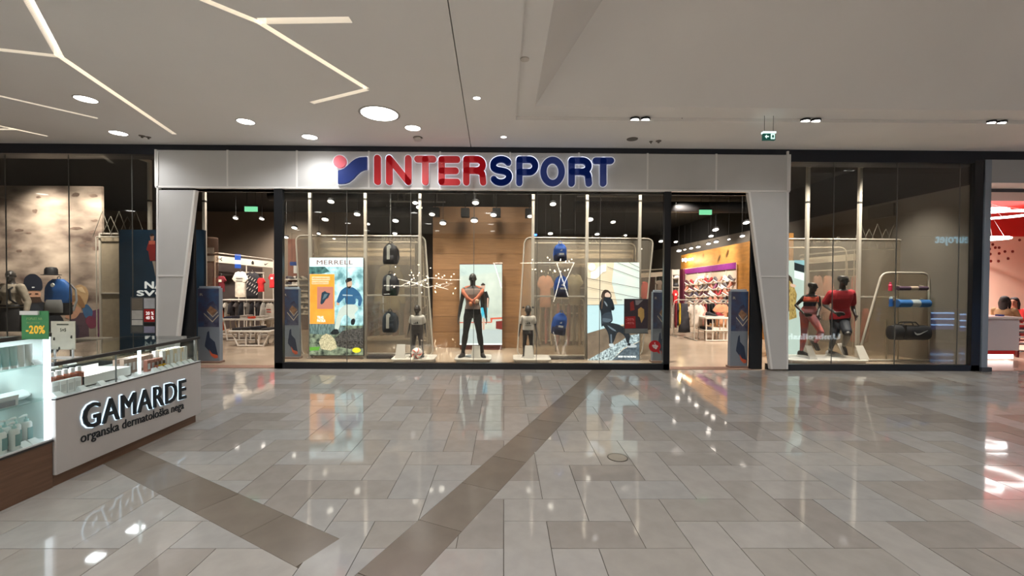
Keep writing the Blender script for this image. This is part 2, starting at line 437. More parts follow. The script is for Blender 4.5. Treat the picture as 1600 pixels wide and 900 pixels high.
# ---------------------------------------------------------------- facade
def X(px, Y=YF, py=440): return at(px, py, Y).x
def Z(py, Y=YF, px=737): return at(px, py, Y).z
ZT, ZB = Z(238), Z(297.5); XL, XR = X(245, py=270), X(1232.5, py=270)
panM = M('panel_grey', (200, 201, 201), .45, noise=.025, ns=2); trimM = M('panel_trim', (232, 232, 231), .4); blk = M('frame_black', (22, 25, 31), .35)
mb = MB(); mb.box(XL, XR, YF + .03, YF + .30, ZB, 4.75, blk); wf = struct(mb.build('wall_front'))
mb = MB(); mb.box(-16, XL, YF - .01, YF + .35, Z(245), 4.75, M('band_navy', (26, 31, 42), .5)); mb.box(XR, 26, YF - .01, YF + .35, Z(249), 4.75, M('band_navy')); mb.box(XL, XR, YF - .012, YF + .03, ZT, 4.5, M('band_navy'))
mb.build('header_band', wf)
jx = [245, 357, 465, 577, 688, 797, 904, 1011, 1118, 1232.5]
for i in range(9):
    mb = MB(); mb.box(X(jx[i], py=270) + .012, X(jx[i + 1], py=270) - .012, YF - .03, YF + .04, ZB + .035, ZT - .01, panM); mb.build('panel', wf, bevel=.004)
for i, x in enumerate(jx):
    mb = MB(); xx = X(x, py=270); mb.box(xx - .016, xx + .016, YF - .034, YF + .02, ZB + .03, ZT, trimM); mb.build('trim', wf)
mb = MB(); mb.box(XL, XR, YF - .045, YF + .32, ZB, ZB + .035, trimM); mb.build('trim', wf, bevel=.004)
def pillar(pts, jy, side):
    mb = MB(); w3 = lambda p, Y=YF: at(*p, Y)
    mb.prism([w3(p, YF - .01) for p in pts], (0, .05, 0), M('pillar_side', (60, 60, 60), .5)); p_ = struct(mb.build('wall_pier_' + side))
    (ax, ay), (bx, by), (cx, cy), (dx, dy) = pts     # top outer, top inner, bottom inner, bottom outer
    L = lambda t, A, B: (A[0] + (B[0] - A[0]) * t, A[1] + (B[1] - A[1]) * t)
    t = (jy - ay) / (dy - ay)
    for (t0, t1) in ((.0, t - .004), (t + .004, 1)):
        q = [L(t0, pts[0], pts[3]), L(t0, pts[1], pts[2]), L(t1, pts[1], pts[2]), L(t1, pts[0], pts[3])]
        mb = MB(); mb.prism([w3(p, YF - .03) for p in q], (0, .03, 0), panM); mb.build('panel', p_)
    def strip(A, B, wd):
        s = 1 if bx > ax else -1
        mb = MB(); q = [A, (A[0] - s * wd, A[1]), (B[0] - s * wd, B[1]), B]; mb.prism([w3(p, YF - .045) for p in q], (0, .085, 0), trimM); mb.build('trim', p_)
    strip(pts[1], pts[2], 3.2); 
    s = 1 if bx > ax else -1; strip((ax + s * 2.6, ZTp), (dx + s * 2.6, dy), 2.6)
    a, b = L(t, pts[0], pts[3]), L(t, pts[1], pts[2]); mb = MB(); mb.prism([w3((a[0], a[1] - 1.2), YF - .04), w3((b[0], b[1] - 1.2), YF - .04), w3((b[0], b[1] + 1.2), YF - .04), w3((a[0], a[1] + 1.2), YF - .04)], (0, .04, 0), trimM); mb.build('trim', p_)
    return p_
ZTp = 236
pillar([(244.5, 297), (305.5, 297), (272, 573), (243.5, 572)], 430.5, 'left')
pillar([(1233, 300), (1169.5, 300), (1204.5, 577), (1231.5, 577)], 432, 'right')
for (xa, xb, nm) in ((279, 303.5, 'left'), (1173.5, 1192.5, 'right')):
    mb = MB(); mb.box(X(xa, YF + .1), X(xb, YF + .1), YF + .10, YF + .16, 0, 4.7, blk); struct(mb.build('trim_1' if nm == 'left' else 'trim_2', bevel=.004))
# ---------------------------------------------------------------- shop shell
mb = MB(); mb.box(18, 26, YF, YF + .3, 0, 4.7, M('hall_wall')); struct(mb.build('wall_front'))
wallM = M('shop_wall', (122, 116, 108), .8, noise=.04, ns=1.5); darkM = M('shop_ceiling_black', (20, 21, 24), .8, noise=.1)
XW = X(1531)
mb = MB(); mb.box(-17, XW, YF + .35, 27, 4.7, 4.8, darkM); struct(mb.build('ceiling'))
mb = MB(); mb.box(-17, XW, 26.8, 27, 0, 4.7, M('shop_wall_back', (84, 76, 70), .8, noise=.05, ns=1)); struct(mb.build('wall_back'))
mb = MB(); mb.box(XW, XW + .15, YF + .08, 27, 0, 3.68, wallM); mb.box(XW, XW + .15, YF + .08, 27, 3.68, 4.8, darkM); struct(mb.build('wall_right'))
mb = MB(); mb.box(-17.2, -17, YF, 27, 0, 4.8, wallM); struct(mb.build('wall_left'))
mb = MB(); mb.box(-17, -6.2, 18.5, 18.7, 0, 4.7, M('shop_wall_side', (128, 114, 100), .8, noise=.05, ns=1)); struct(mb.build('wall_side'))
# ducts and cable trays under the black ceiling
for k, (xa, xb, y, z, r) in enumerate(((-7.5, -3.2, 13.5, 4.4, .16), (-5.5, .5, 16.5, 4.4, .2), (2.5, 9, 15, 4.4, .2), (1.8, 5.2, 12.2, 4.3, .03), (-4.6, -2.2, 10.9, 4.05, .025), (-3.1, -1.6, 11.4, 3.85, .025), (1.9, 3.6, 11.0, 3.95, .025), (2.1, 3.9, 10.2, 4.0, .025))):
    mb = MB(); mb.tube([(xa, y, z), (xb, y, z)], r, M('duct' if r > .1 else 'rail_grey', (26, 26, 27) if r > .1 else (150, 146, 140), .5), 12)
    for q in (.15, .85): mb.tube([(xa + (xb - xa) * q, y, z), (xa + (xb - xa) * q, y, 4.69)], .008, M('rail_grey', (150, 146, 140), .5), 6)
    tag(mb.build('air_duct' if r > .1 else 'ceiling_rail', smooth=True), ('dark round air duct under the black shop ceiling, %s from the left' if r > .1 else 'thin grey lighting rail under the black shop ceiling, %s of its kind') % ORD[k if k < 3 else k - 3], 'duct' if r > .1 else 'rail')
# ---------------------------------------------------------------- shop windows
paneM = glass('window_glass', (236, 238, 236)); 
def window(name, x0, x1, joints, y0, y1, posts, sill):
    """frame of black bars with butt-jointed panes"""
    g0 = YF + .03; mb = MB(); a, b = X(x0), X(x1); zt, zs = Z(y0), Z(sill)
    mb.box(a, b, YF - .02, YF + .08, 0, zs, blk)
    fr = mb.build(name, bevel=.004); struct(fr)
    for (pa, pb) in posts:
        mb = MB(); mb.box(X(pa), X(pb), YF - .02, YF + .07, 0 if pa != x0 or True else zs, zt + .05, blk); mb.build('frame_post', fr, bevel=.004)
    js = [x0] + joints + [x1]
    for i in range(len(js) - 1):
        mb = MB(); mb.box(X(js[i]) + .002, X(js[i + 1]) - .002, g0, g0 + .012, zs - .005, zt + .04, paneM); mb.build('pane', fr)
    for j in joints:
        mb = MB(); mb.box(X(j) - .004, X(j) + .004, g0 - .003, g0 + .015, zs, zt, M('seal', (92, 92, 90), .5)); mb.build('seal', fr)
    return fr
win2 = window('window_2', 430, 1046.5, [541, 641, 740, 839, 938], 298, 575, [(429, 442), (1037, 1047)], 567.5)
win3 = window('window_3', 1233.5, 1531, [1303, 1402, 1500], 249, 575, [(1518, 1532)], 567.5)
mb = MB(); mb.box(X(1203), X(1234), YF + .06, YF + .12, 0, Z(567.5), blk); mb.build('sill', win3)
win1 = window('window_1', -110, 243.5, [7, 106, 205], 246, 572, [], 566)
# ---------------------------------------------------------------- lamps of the hall
HC = (1.0, .975, .95)
rimM = M('lamp_rim', (170, 166, 160), .4); lensM = _E((255, 252, 246), 6.0)
def downlight(c, r, label, watt, ang=150, cat='ceiling light', group='round downlights in the hall ceiling', strength=6.0):
    t = thing('downlight', label, cat, c, group)
    mb = MB(); mb.lathe((0, 0, 0), [(r * 1.0, .012), (r * 1.14, .012), (r * 1.14, 0), (r * 1.02, -.006), (r, 0)], rimM, 24); mb.build('rim', t, local=True, smooth=True)
    mb = MB(); mb.lathe((0, 0, 0), [(r, -.002), (r, .01)], _E((255, 252, 246), strength), 24); mb.build('lens', t, local=True)
    lamp('SPOT', Vector(c) + Vector((0, 0, -.03)), watt, HC, r, Vector(c) - Vector((0, 0, 1)), ang, .8)
    return t
W = 46
zc = CZ - .002
downlight(fl(134, 155, zc), .125, 'round downlight at the left, above the kiosk, nearest of the left pair', W)
downlight(fl(185, 208, zc), .125, 'round downlight at the left, close to the dark header band', W)
downlight(fl(384, 190, zc), .125, 'round downlight between the long light slot and the hooked light slot', W)
downlight(fl(484, 214, zc), .125, 'round downlight close to the header, below the tip of the hooked light slot', W)
downlight(fl(593, 178, zc), .275, 'large bright round ceiling light, widest of all', 2.6 * W, group=None)
downlight(fl(645, 200, zc), .125, 'round downlight just right of the large round ceiling light', W)
for k, (x, y) in enumerate(((745, 153), (787, 214))):
    downlight(fl(x, y, zc), .05, ('tiny bright ceiling spotlight beside the long ceiling joint', 'tiny bright ceiling spotlight nearer the shop sign')[k], 10, 90, 'spotlight', 'tiny spotlights')
for k, (x, y) in enumerate(((1000, 185), (1266, 187), (1555, 190))):
    c = fl(x, y, CZ + .04); t = thing('twin_spotlight', ('pair of recessed spotlights in the coffer edge, left one of three pairs', 'pair of recessed spotlights in the coffer edge, middle one of three pairs', 'pair of recessed spotlights in the coffer edge, near the right border')[k], 'spotlight', c, 'twin spotlights of the coffer')
    for s in (-1, 1):
        mb = MB(); mb.lathe((s * .085, 0, 0), [(.078, .0), (.078, -.028)], blk, 16); mb.build('housing', t, local=True)
        mb = MB(); mb.lathe((s * .085, 0, 0), [(.062, -.028), (.062, -.034)], lensM, 16); mb.build('lens', t, local=True)
    lamp('SPOT', c + Vector((0, 0, -.05)), W, HC, .08, c - Vector((0, 0, 1)), 140, .8)
# downlights continue unseen along the hall, added and boosted to brighten fascia and ceiling
k = 0
for y in (3.4, .4, -2.6, -5.2):
    for x in (-14, -10.5, -7, -3.4, -.6):
        if y == 3.4 and x > -11: continue
        if y == .4 and x in (-3.4,): pass
        k += 1; lamp('SPOT', (x, y, CZ - .03), 62 if y > 1 else 120, HC, .13, (x, y, 0), 150, .8)
        mb = MB(); mb.lathe((x, y, CZ - .004), [(.125, 0), (.125, -.006)], lensM, 20); mb.build('downlight_lens', ceiling)
for x in (17, 20, 24):
    for y in (-4, 0, 4): lamp('SPOT', (x, y, CZ - .03), 50, HC, .13, (x, y, 0), 150, .8)
for x in (12.5, 14.4):
    for y in (6.52,): lamp('SPOT', (x, y, CZ - .03), W, HC, .1, (x, y, 0), 150, .8)
for x in (3, 6, 9, 12):
    for y in (-3, -1, 1.2): lamp('SPOT', (x, y, CZ + 3.1), 150, HC, .15, (x, y, 0), 120, .8)  # lamps without fixtures, added high in the coffer to brighten the fascia
# ---------------------------------------------------------------- lamps of the shop, then added unseen spots
SC = (1.0, .90, .79)
headM = M('spot_head', (14, 14, 15), .8); shopLens = _E((255, 244, 230), 4.5)
def spot(px, py, Y, r, label, aim=None, watt=0, ang=70, group='track spotlights in the shop', col=None):
    c = at(px, py, Y); t = thing('track_spotlight', label, 'spotlight', c, group)
    d = Vector((0, -.38, -.92)).normalized(); 
    mb = MB(); mb.tube([c - d * .05, c], r * 1.3, headM, 12); mb.build('lamp_head', t, smooth=True)
    mb = MB(); mb.tube([c - d * .002, c + d * .004], r * 1.15, _E(col, 10) if col else shopLens, 12); mb.build('lens', t)
    if c.z + .1 < 4.69: mb = MB(); mb.tube([c - d * .05, (c.x, c.y + .02, 4.69)], .004, headM, 6); mb.build('stem', t)
    if watt: lamp('SPOT', c + Vector((0, -.05, -.08)), watt, SC, .06, aim, ang, .7)
    return t
spots = [  # px, py, depth, radius, label
 (368, 341, 13.5, .06, 'bright spotlight high above the white clothes gondola, left one of two'),
 (409, 342, 13.5, .06, 'bright spotlight high above the white clothes gondola, right one of two'),
 (460, 356, 11.5, .06, 'bright spotlight just inside the left edge of the centre window'),
 (447, 371, 14.5, .06, 'spotlight right beside the black post of the left entrance'),
 (508, 343, 11, .07, 'brightest spotlight above the walking man poster'),
 (517, 315, 9.4, .06, 'flat spotlight high above the walking man poster'),
 (558, 335, 9.8, .06, 'flat spotlight just left of the second white post'),
 (498, 365, 14, .05, 'small spotlight above the header of the walking man poster'),
 (522, 373, 16, .05, 'small spotlight behind the rounded frame above the walking man poster'),
 (575, 350, 13, .05, 'small spotlight right beside the second white post'),
 (649, 317, 9.8, .055, 'spotlight left of the third white post, upper of a pair'),
 (655, 324, 9.6, .06, 'spotlight on the third white post, lower of a pair'),
 (618, 345, 11.5, .07, 'glaring spotlight above the black backpacks'),
 (617, 365, 14, .065, 'glaring spotlight just above the top black backpack'),
 (675, 335, 9.9, .055, 'spotlight at the upper left corner of the wooden wall'),
 (692, 349, 9.4, .06, 'spotlight in front of the wooden wall, left one'),
 (741, 345, 9.4, .065, 'spotlight in front of the wooden wall, above the tall mannequin'),
 (743, 317, 9.0, .06, 'spotlight high at the middle of the wooden wall'),
 (771, 336, 9.8, .06, 'spotlight in front of the wooden wall, right of the middle'),
 (828, 338, 9.8, .05, 'spotlight at the upper right corner of the wooden wall'),
 (864, 319, 9.6, .06, 'spotlight high above the blue backpacks'),
 (860, 365, 13, .065, 'bright spotlight just above the top blue backpack'),
 (921, 343, 10.5, .08, 'most glaring spotlight, beside the white post near the seated woman poster'),
 (958, 347, 12, .06, 'spotlight right of the most glaring one'),
 (933, 366, 13.5, .06, 'spotlight above the mirrored lettering at the right'),
 (977, 368, 14, .05, 'small spotlight above the right end of the mirrored lettering'),
 (1033, 377, 13, .06, 'spotlight just inside the right edge of the centre window'),
 (1001, 389, 16, .05, 'small spotlight beside the corner of the right rounded frame'),
 (1056, 378, 14.5, .055, 'spotlight just right of the black post of the right entrance'),
 (1061, 392, 17, .08, 'big spotlight at the left end of the row over the shoe wall'),
 (1070, 390, 19, .05, 'faint spotlight, second in the row over the shoe wall'),
 (1080, 388, 17.5, .065, 'spotlight, third in the row over the shoe wall'),
 (1091, 386, 16.5, .07, 'spotlight, fourth in the row over the shoe wall'),
 (1107, 381, 15.5, .065, 'spotlight, fifth in the row over the shoe wall'),
 (1119, 378, 15, .07, 'spotlight, sixth in the row over the shoe wall'),
 (1139, 374, 14.6, .04, 'faint spotlight, seventh in the row over the shoe wall'),
 (1160, 369, 12.8, .06, 'spotlight, eighth in the row over the shoe wall'),
 (1118, 359, 12.5, .075, 'glaring spotlight above the shoe wall, set apart from the row'),
 (1111, 369, 14, .065, 'spotlight just under the glaring one above the shoe wall'),
 (1166, 348, 11.5, .07, 'spotlight beside the slanted edge of the right pillar')]
for s in spots: spot(*s)
spot(836, 367, 12.5, .05, 'blue glowing spotlight beside the right edge of the wooden wall', col=(40, 90, 255))
def key(x, y, tx, ty, tz, watt, ang=60, z=4.5, col=SC, rad=.08): lamp('SPOT', (x, y, z), watt, col, rad, (tx, ty, tz), ang, .8)  # unseen spot without a lamp head, added to brighten the displays
DW = 330
for x in (-4.2, -3, -1.8, -.5, .8, 1.9, 3.0): key(x, YF + .55, x, 9.7, .9, DW, 75)
for x in (-3, -.5, 1.5): key(x, 9.0, x, 11.2, 1.6, 170, 80, rad=.45)
for x in (6.2, 7.3, 8.3): key(x, YF + .6, x, 9.6, .8, 380, 80)
key(-9.9, YF + .9, -11.2, 10, 2.5, 400, 55); key(-9.0, YF + .7, -10.3, 10, 1.4, 420, 75); key(-8.4, YF + .7, -9.9, 10, 2.8, 200, 70); key(-7.6, YF + .7, -7.6, 9.7, .8, 160, 60); key(8.2, 9.9, 7.6, 11.4, 1.5, 260, 90)
for (x, y, tx, ty, tz, wt) in ((-6.3, 9.6, -6.6, 11.5, .5, 170), (-8.2, 12.2, -9.0, 14.8, 1.6, 420), (-7.3, 14, -8.5, 17, 1.5, 200), (-5.2, 11.5, -5, 14.5, .5, 170), (5.4, 10.6, 5.4, 13, .9, 150), (6.0, 14.4, 8.0, 16.6, 1.7, 420),
                               (5.6, 17, 8.2, 19, 2.0, 380), (6.6, 11.5, 7.0, 13.0, .9, 120), (6.6, 12.4, 8.0, 14.4, 2.6, 150), (-3, 14, -3, 17, 1, 260), (1.5, 14, 2, 17, 1, 260), (3.6, 12, 3.6, 14.5, 1, 200), (0, 19, 0, 23, 1, 200), (-9, 16.2, -9, 18.5, 2.2, 150)):
    key(x, y, tx, ty, tz, wt * 1.7, 85)
# next shop: unseen lamps added to brighten its wall
for x in (11.0, 13.2): key(x, 11.5, x, 12.6, .8, 700, 130, z=3.85, col=(1, .93, .88))
# ---------------------------------------------------------------- shop sign: rounded stroke letters with pale backing
redM = M('sign_red', (186, 36, 44), .4, em=.12); blueM = M('sign_blue', (28, 52, 124), .4, em=.10); pinkM = M('sign_pink', (226, 104, 118), .4, em=.15); backM = M('sign_backing', (226, 228, 236), .4, em=.25)
def stroke_outline(pts, r, closed=False):
    """2D outline of a polyline with round caps; closed returns (outer, inner)"""
    n = len(pts)
    def nrm(i):
        a = pts[i - 1] if (i > 0 or closed) else pts[i]; b = pts[(i + 1) % n] if (i < n - 1 or closed) else pts[i]
        d = Vector((b[0] - a[0], b[1] - a[1])); d.normalize(); return Vector((-d.y, d.x))
    P = [Vector(p) for p in pts]
    Lf = [P[i] + nrm(i) * r for i in range(n)]; Rt = [P[i] - nrm(i) * r for i in range(n)]
    if closed: return Lf, Rt
    def cap(c, a0):
        return [c + Vector((math.cos(a0 - PI * k / 8), math.sin(a0 - PI * k / 8))) * r for k in range(1, 8)]
    e = nrm(n - 1); s = nrm(0)
    return Lf + cap(P[-1], math.atan2(e.y, e.x)) + Rt[::-1] + cap(P[0], math.atan2(-s.y, -s.x))
def arc(cx, cy, rx, ry, a0, a1, n=12): return [(cx + rx * math.cos(math.radians(a0 + (a1 - a0) * k / n)), cy + ry * math.sin(math.radians(a0 + (a1 - a0) * k / n))) for k in range(n + 1)]
def letter_strokes(ch, w):
    h = 1.0
    if ch == 'I': return [[(0, 0), (0, h)]]
    if ch == 'N': return [[(0, 0), (0, h)], [(0, h), (w, 0)], [(w, 0), (w, h)]]
    if ch == 'T': return [[(0, h), (w, h)], [(w / 2, h), (w / 2, 0)]]
    if ch == 'E': return [[(w, h), (0, h)], [(0, h), (0, 0)], [(0, 0), (w, 0)], [(0, .5), (w * .9, .5)]]
    if ch == 'R': return [[(0, 0), (0, h), (w * .6, h)] [:2], [(0, h), (w * .62, h)] + arc(w * .62, .755, w * .36, .245, 90, -90) + [(0, .51)], [(w * .60, .50)] + arc(w * .62, .30, w * .34, .20, 80, 10, 6) + [(w, 0)]]
    if ch == 'P': return [[(0, 0), (0, h)], [(0, h), (w * .62, h)] + arc(w * .62, .73, w * .38, .27, 90, -90) + [(0, .46)]]
    if ch == 'S': return [arc(w * .5, .76, w * .47, .24, 25, 180, 12) + arc(w * .47, .72, w * .45, .20, 195, 262, 6) + arc(w * .53, .28, w * .45, .22, 80, 0, 6)[0:] + arc(w * .5, .26, w * .48, .26, -10, -155, 12)]
    if ch == 'O': return 'O'
def px_plane(Y):
    o = at(500, 307, Y); ux = (at(980, 307, Y) - o) / 1600; uz = (o - at(500, 220, Y)) / 290.0
    return lambda u, v: at(500 + u * .3, 220 + v * .3, Y)
t = thing('shop_sign', 'large INTERSPORT sign of rounded red and blue letters on the grey header', 'sign', at(740, 290, YF - .04))
specs = [('I', 281, 320, 72, 228, redM), ('N', 343, 475, 74, 229, redM), ('T', 490, 605, 77, 230, redM), ('E', 616, 730, 79, 230, redM), ('R', 745, 866, 78, 231, redM), ('S', 883, 1003, 78, 233, blueM), ('P', 1022, 1138, 80, 234, blueM), ('O', 1148, 1276, 82, 236, blueM), ('R', 1295, 1418, 85, 237, blueM), ('T', 1420, 1533, 86, 237, blueM)]
for ch, u0, u1, v0, v1, m in specs:
    hw = 16.5; W_ = (u1 - u0) - 2 * hw; H_ = (v1 - v0) - 2 * hw
    strokes = letter_strokes(ch, W_ / H_ if W_ > 5 else 0)
    def put(mb, r, Y, ex, mm):
        f = px_plane(Y); mp = lambda p: f(u0 + hw + p[0] * H_, v1 - hw - p[1] * H_)
        if strokes == 'O':
            w_ = W_ / H_; N = 40
            outp = arc(w_ / 2, .5, w_ / 2 + r / H_, .5 + r / H_, 0, 360, N)[:-1]; inp = arc(w_ / 2, .5, w_ / 2 - r / H_, .5 - r / H_, 0, 360, N)[:-1]
            vs = [mp(p) for p in outp] + [mp(p) for p in inp]; vs += [v + Vector((0, ex, 0)) for v in vs]
            fs = []
            for i in range(N):
                j = (i + 1) % N; fs += [(i, j, N + j, N + i), (2 * N + i, 3 * N + i, 3 * N + j, 2 * N + j), (i, 2 * N + i, 2 * N + j, j), (N + i, N + j, 3 * N + j, 3 * N + i)]
            mb.add(vs, fs, mm); return
        for st in strokes:
            if len(st) == 2: P = stroke_outline(st, r / H_)
            else:
                for a_, b_ in zip(st[:-1], st[1:]): mb.prism([mp(p) for p in stroke_outline([a_, b_], r / H_)], (0, ex, 0), mm)
                continue
            mb.prism([mp(p) for p in P], (0, ex, 0), mm)
    mb = MB(); put(mb, hw * .99, YF - .145, .06, m); lt = mb.build('letter', t)
    mb = MB(); put(mb, hw * 1.2, YF - .085, .05, backM); mb.build('letter_backing', lt)
f = px_plane(YF - .145); f2 = px_plane(YF - .085)
mb = MB(); mb.prism([f(102 + 33 * math.cos(i * PI / 14), 108 + 33 * math.sin(i * PI / 14)) for i in range(28)], (0, .06, 0), pinkM); lt = mb.build('logo_ball', t)
mb = MB(); mb.prism([f2(103 + 37 * math.cos(i * PI / 14), 109 + 37 * math.sin(i * PI / 14)) for i in range(28)], (0, .05, 0), backM); mb.build('letter_backing', lt)
wave = [(93, 155), (105, 152), (125, 143), (145, 126), (165, 107), (185, 93), (205, 86), (243, 83), (243, 148), (225, 152), (208, 160), (190, 176), (172, 196), (150, 214), (128, 222), (93, 224)]
mb = MB(); mb.prism([f(*p) for p in wave], (0, .06, 0), blueM); lt = mb.build('logo_wave', t)
mb = MB(); cx_, cy_ = 168, 153; mb.prism([f2(cx_ + (p[0] - cx_) * 1.05 + 1, cy_ + (p[1] - cy_) * 1.07 + 1) for p in wave], (0, .05, 0), backM); mb.build('letter_backing', lt)
# ---------------------------------------------------------------- small fittings of the hall
c = fl(653, 215, CZ); t = thing('smoke_detector', 'white smoke detector on the hall ceiling below the round downlight', 'detector', c)
mb = MB(); mb.lathe(c, [(.07, 0), (.075, -.03), (.055, -.055), (.03, -.06)], M('white_plastic', (206, 200, 192), .4), 20); mb.build('body', t, smooth=True); mb = MB(); mb.lathe(c, [(.085, 0), (.085, -.008)], M('vent_grey', (120, 112, 104), .6), 20); mb.build('base_ring', t)
for k, (x, y, r, s) in enumerate(((222, 212, .05, 'small ceiling sensor left of the end of the long light slot'), (232, 214, .04, 'tiny dark ceiling sprinkler beside the sensor near the left header'), (988, 217, .10, 'flat round grey ceiling disc left of the sprinklers'), (1017, 221, .03, 'tiny sprinkler left one of two near the header'), (1029, 220, .05, 'small round sprinkler plate right of the flat ceiling disc'), (820, 92, .055, 'small round cap on the coffer border near its left edge'), (1065, 185, .02, 'tiny dark nozzle in the coffer border'))):
    c = fl(x, y, CZ + (.05 if k in (5, 6) else 0)); t = thing('ceiling_fitting', s, 'ceiling fitting', c)
    mb = MB(); mb.lathe(c, [(r, 0), (r * .95, -.012)], M('vent_grey', (120, 112, 104), .6) if k != 5 else M('white_plastic'), 16); mb.build('plate', t)
    if k in (0, 1, 3, 4): mb = MB(); mb.lathe(c, [(r * .4, -.01), (r * .35, -.04)], M('vent_grey'), 10); mb.build('head', t)
# emergency exit sign hanging from the ceiling
c = at(1201, 213, 6.6); t = thing('exit_sign', 'small green emergency exit sign with white arrow hanging from the hall ceiling', 'exit sign', c)
gm = _E((16, 70, 60), .5); mb = MB(); mb.box(c.x - .095, c.x + .095, c.y - .02, c.y + .02, c.z - .065, c.z + .04, gm); mb.build('panel', t); mb = MB(); mb.box(c.x - .1, c.x + .1, c.y - .03, c.y + .03, c.z + .04, c.z + .068, _E((206, 236, 230), 1.2)); mb.build('lamp_strip', t)
wh = _E((200, 240, 226), .9); mb = MB(); yy = c.y - .024
mb.prism([(c.x - .075, yy, c.z - .012), (c.x - .045, yy, c.z + .018), (c.x - .045, yy, c.z - .004), (c.x - .012, yy, c.z - .004), (c.x - .012, yy, c.z - .02), (c.x - .045, yy, c.z - .02), (c.x - .045, yy, c.z - .042)], (0, -.002, 0), wh)
mb.prism([(c.x + .02, yy, c.z - .05), (c.x + .08, yy, c.z - .05), (c.x + .08, yy, c.z + .03), (c.x + .02, yy, c.z + .03)], (0, -.002, 0), wh); mb.prism([(c.x + .035, yy - .003, c.z - .05), (c.x + .05, yy - .003, c.z - .02), (c.x + .065, yy - .003, c.z - .05), (c.x + .068, yy - .003, c.z), (c.x + .05, yy - .003, c.z + .02), (c.x + .035, yy - .003, c.z)], (0, -.002, 0), gm); mb.build('arrow', t)
mb = MB(); [mb.tube([(c.x + s * .07, c.y, c.z + .06), (c.x + s * .07, c.y, CZ + .3)], .004, K((90, 90, 90)), 5) for s in (-1, 1)]; mb.build('hanger', t)
for k, (x, y) in enumerate(((391.5, 326.5), (1103, 331.5))):       # green exit signs inside the two entrances
    c = at(x, y, 9.6); t = thing('exit_sign', ('green glowing exit sign above the left entrance', 'green glowing exit sign above the right entrance')[k], 'exit sign', c, 'exit signs over the entrances')
    mb = MB(); mb.box(c.x - .14, c.x + .14, c.y, c.y + .04, c.z - .055, c.z + .055, _E((112, 196, 146), .75)); mb.build('panel', t, bevel=.004); mb = MB(); mb.box(c.x - .15, c.x + .15, c.y + .01, c.y + .05, c.z + .055, c.z + .085, blk); mb.build('housing', t)
    mb = MB(); [mb.tube([(c.x + s * .1, c.y + .03, c.z + .08), (c.x + s * .1, c.y + .03, 4.69)], .005, blk, 5) for s in (-1, 1)]; mb.build('hanger', t)
# round cover in the floor
c = fl(965, 715); t = thing('floor_cover', 'round steel-rimmed cover set into the stone floor', 'floor cover', (c.x, c.y, 0))
mb = MB(); mb.lathe((c.x, c.y, 0), [(.098, 0), (.098, .004), (.088, .004), (.088, .002)], M('steel_ring', (96, 90, 84), .35, .8), 32); mb.build('rim', t); mb = MB(); mb.lathe((c.x, c.y, 0), [(.088, .0), (.088, .0035)], M('cover_stone', (150, 142, 130), .3, noise=.05), 32); mb.build('plate', t)
# ---------------------------------------------------------------- posts, rails and rounded frames in the windows
postM = M('post_white', (186, 178, 166), .45); YP = 9.25
def display_post(px, Y, z1, label, arm=0, name='display_post'):
    b = at(px, 500, Y); t = thing(name, label, 'post', (b.x, Y, 0), 'white square display posts')
    mb = MB(); mb.box(-.032, .032, -.032, .032, 0, z1 if arm else 4.69, postM); mb.build('post', t, local=True, bevel=.006)
    mb = MB(); mb.box(-.035, .035, -.035, .035, 3.47, 3.51, M('collar_dark', (50, 48, 46), .5)); mb.build('collar', t, local=True)
    mb = MB(); mb.box(-.06, .06, -.06, .06, 0, .012, postM); mb.build('foot_plate', t, local=True)
    if arm: mb = MB(); mb.box(-.032, .032, -arm, -.032, z1 - .064, z1, postM); mb.build('arm', t, local=True, bevel=.006)
    return t
for x, s in ((485, 'white display post at the left edge of the walking man poster'), (571, 'white display post between the walking man poster and the black backpacks'), (656, 'white display post right of the black backpacks, behind the left child mannequin'),
             (832, 'white display post behind the right child mannequin'), (916, 'white display post between the blue backpacks and the seated woman poster'), (998, 'white display post behind the right edge of the seated woman poster')):
    display_post(x, YP, 4.6, s)
ztop = at(1259, 258, YP).z
display_post(1259, YP, ztop, 'white display post in the right window behind the orange clad running mannequin', .75)
display_post(1340, YP, ztop, 'white display post in the right window right of the red shirted mannequin', .75)
display_post(320.5, 9.62, 4.6, 'white display post behind the navy poster wall, right of the left pier')
display_post(235.5, 9.62, at(235, 250, 9.62).z, 'white display post in the left window above the navy poster', 1.1)
def rails(xa, xb, ys, Y, label, plinth=None):
    a, b = at(xa, 500, Y).x + .034, at(xb, 500, Y).x - .034
    t = thing('display_rail_set', label, 'rails', ((a + b) / 2, Y, 0), 'rails between display posts')
    for y in ys:
        z = at((xa + xb) / 2, y, Y).z; mb = MB(); mb.box(a, b, Y - .015, Y + .015, z - .016, z + .016, postM); mb.build('rail', t, bevel=.004)
    if plinth:
        z = at((xa + xb) / 2, plinth, Y).z; mb = MB(); mb.box(a + .02, b - .02, Y - .1, Y + .1, 0, z, M('plinth_dark', (58, 52, 50), .5)); mb.build('base_board', t, bevel=.005)
rails(571, 656, (461.5, 552.5), YP, 'white horizontal rails between the posts beside the black backpacks', 555)
rails(832, 916, (463, 556), YP, 'white horizontal rails between the posts beside the blue backpacks', 558.5)
rails(1259, 1340, (464, ), YP, 'white horizontal rail behind the two running mannequins')
rails(1340, 1403, (464, ), YP, 'white horizontal rail behind the slanted display rack')
filmM = glass('frame_film', (250, 246, 238), film=.24, filmrgb=(206, 200, 190), k=.02)
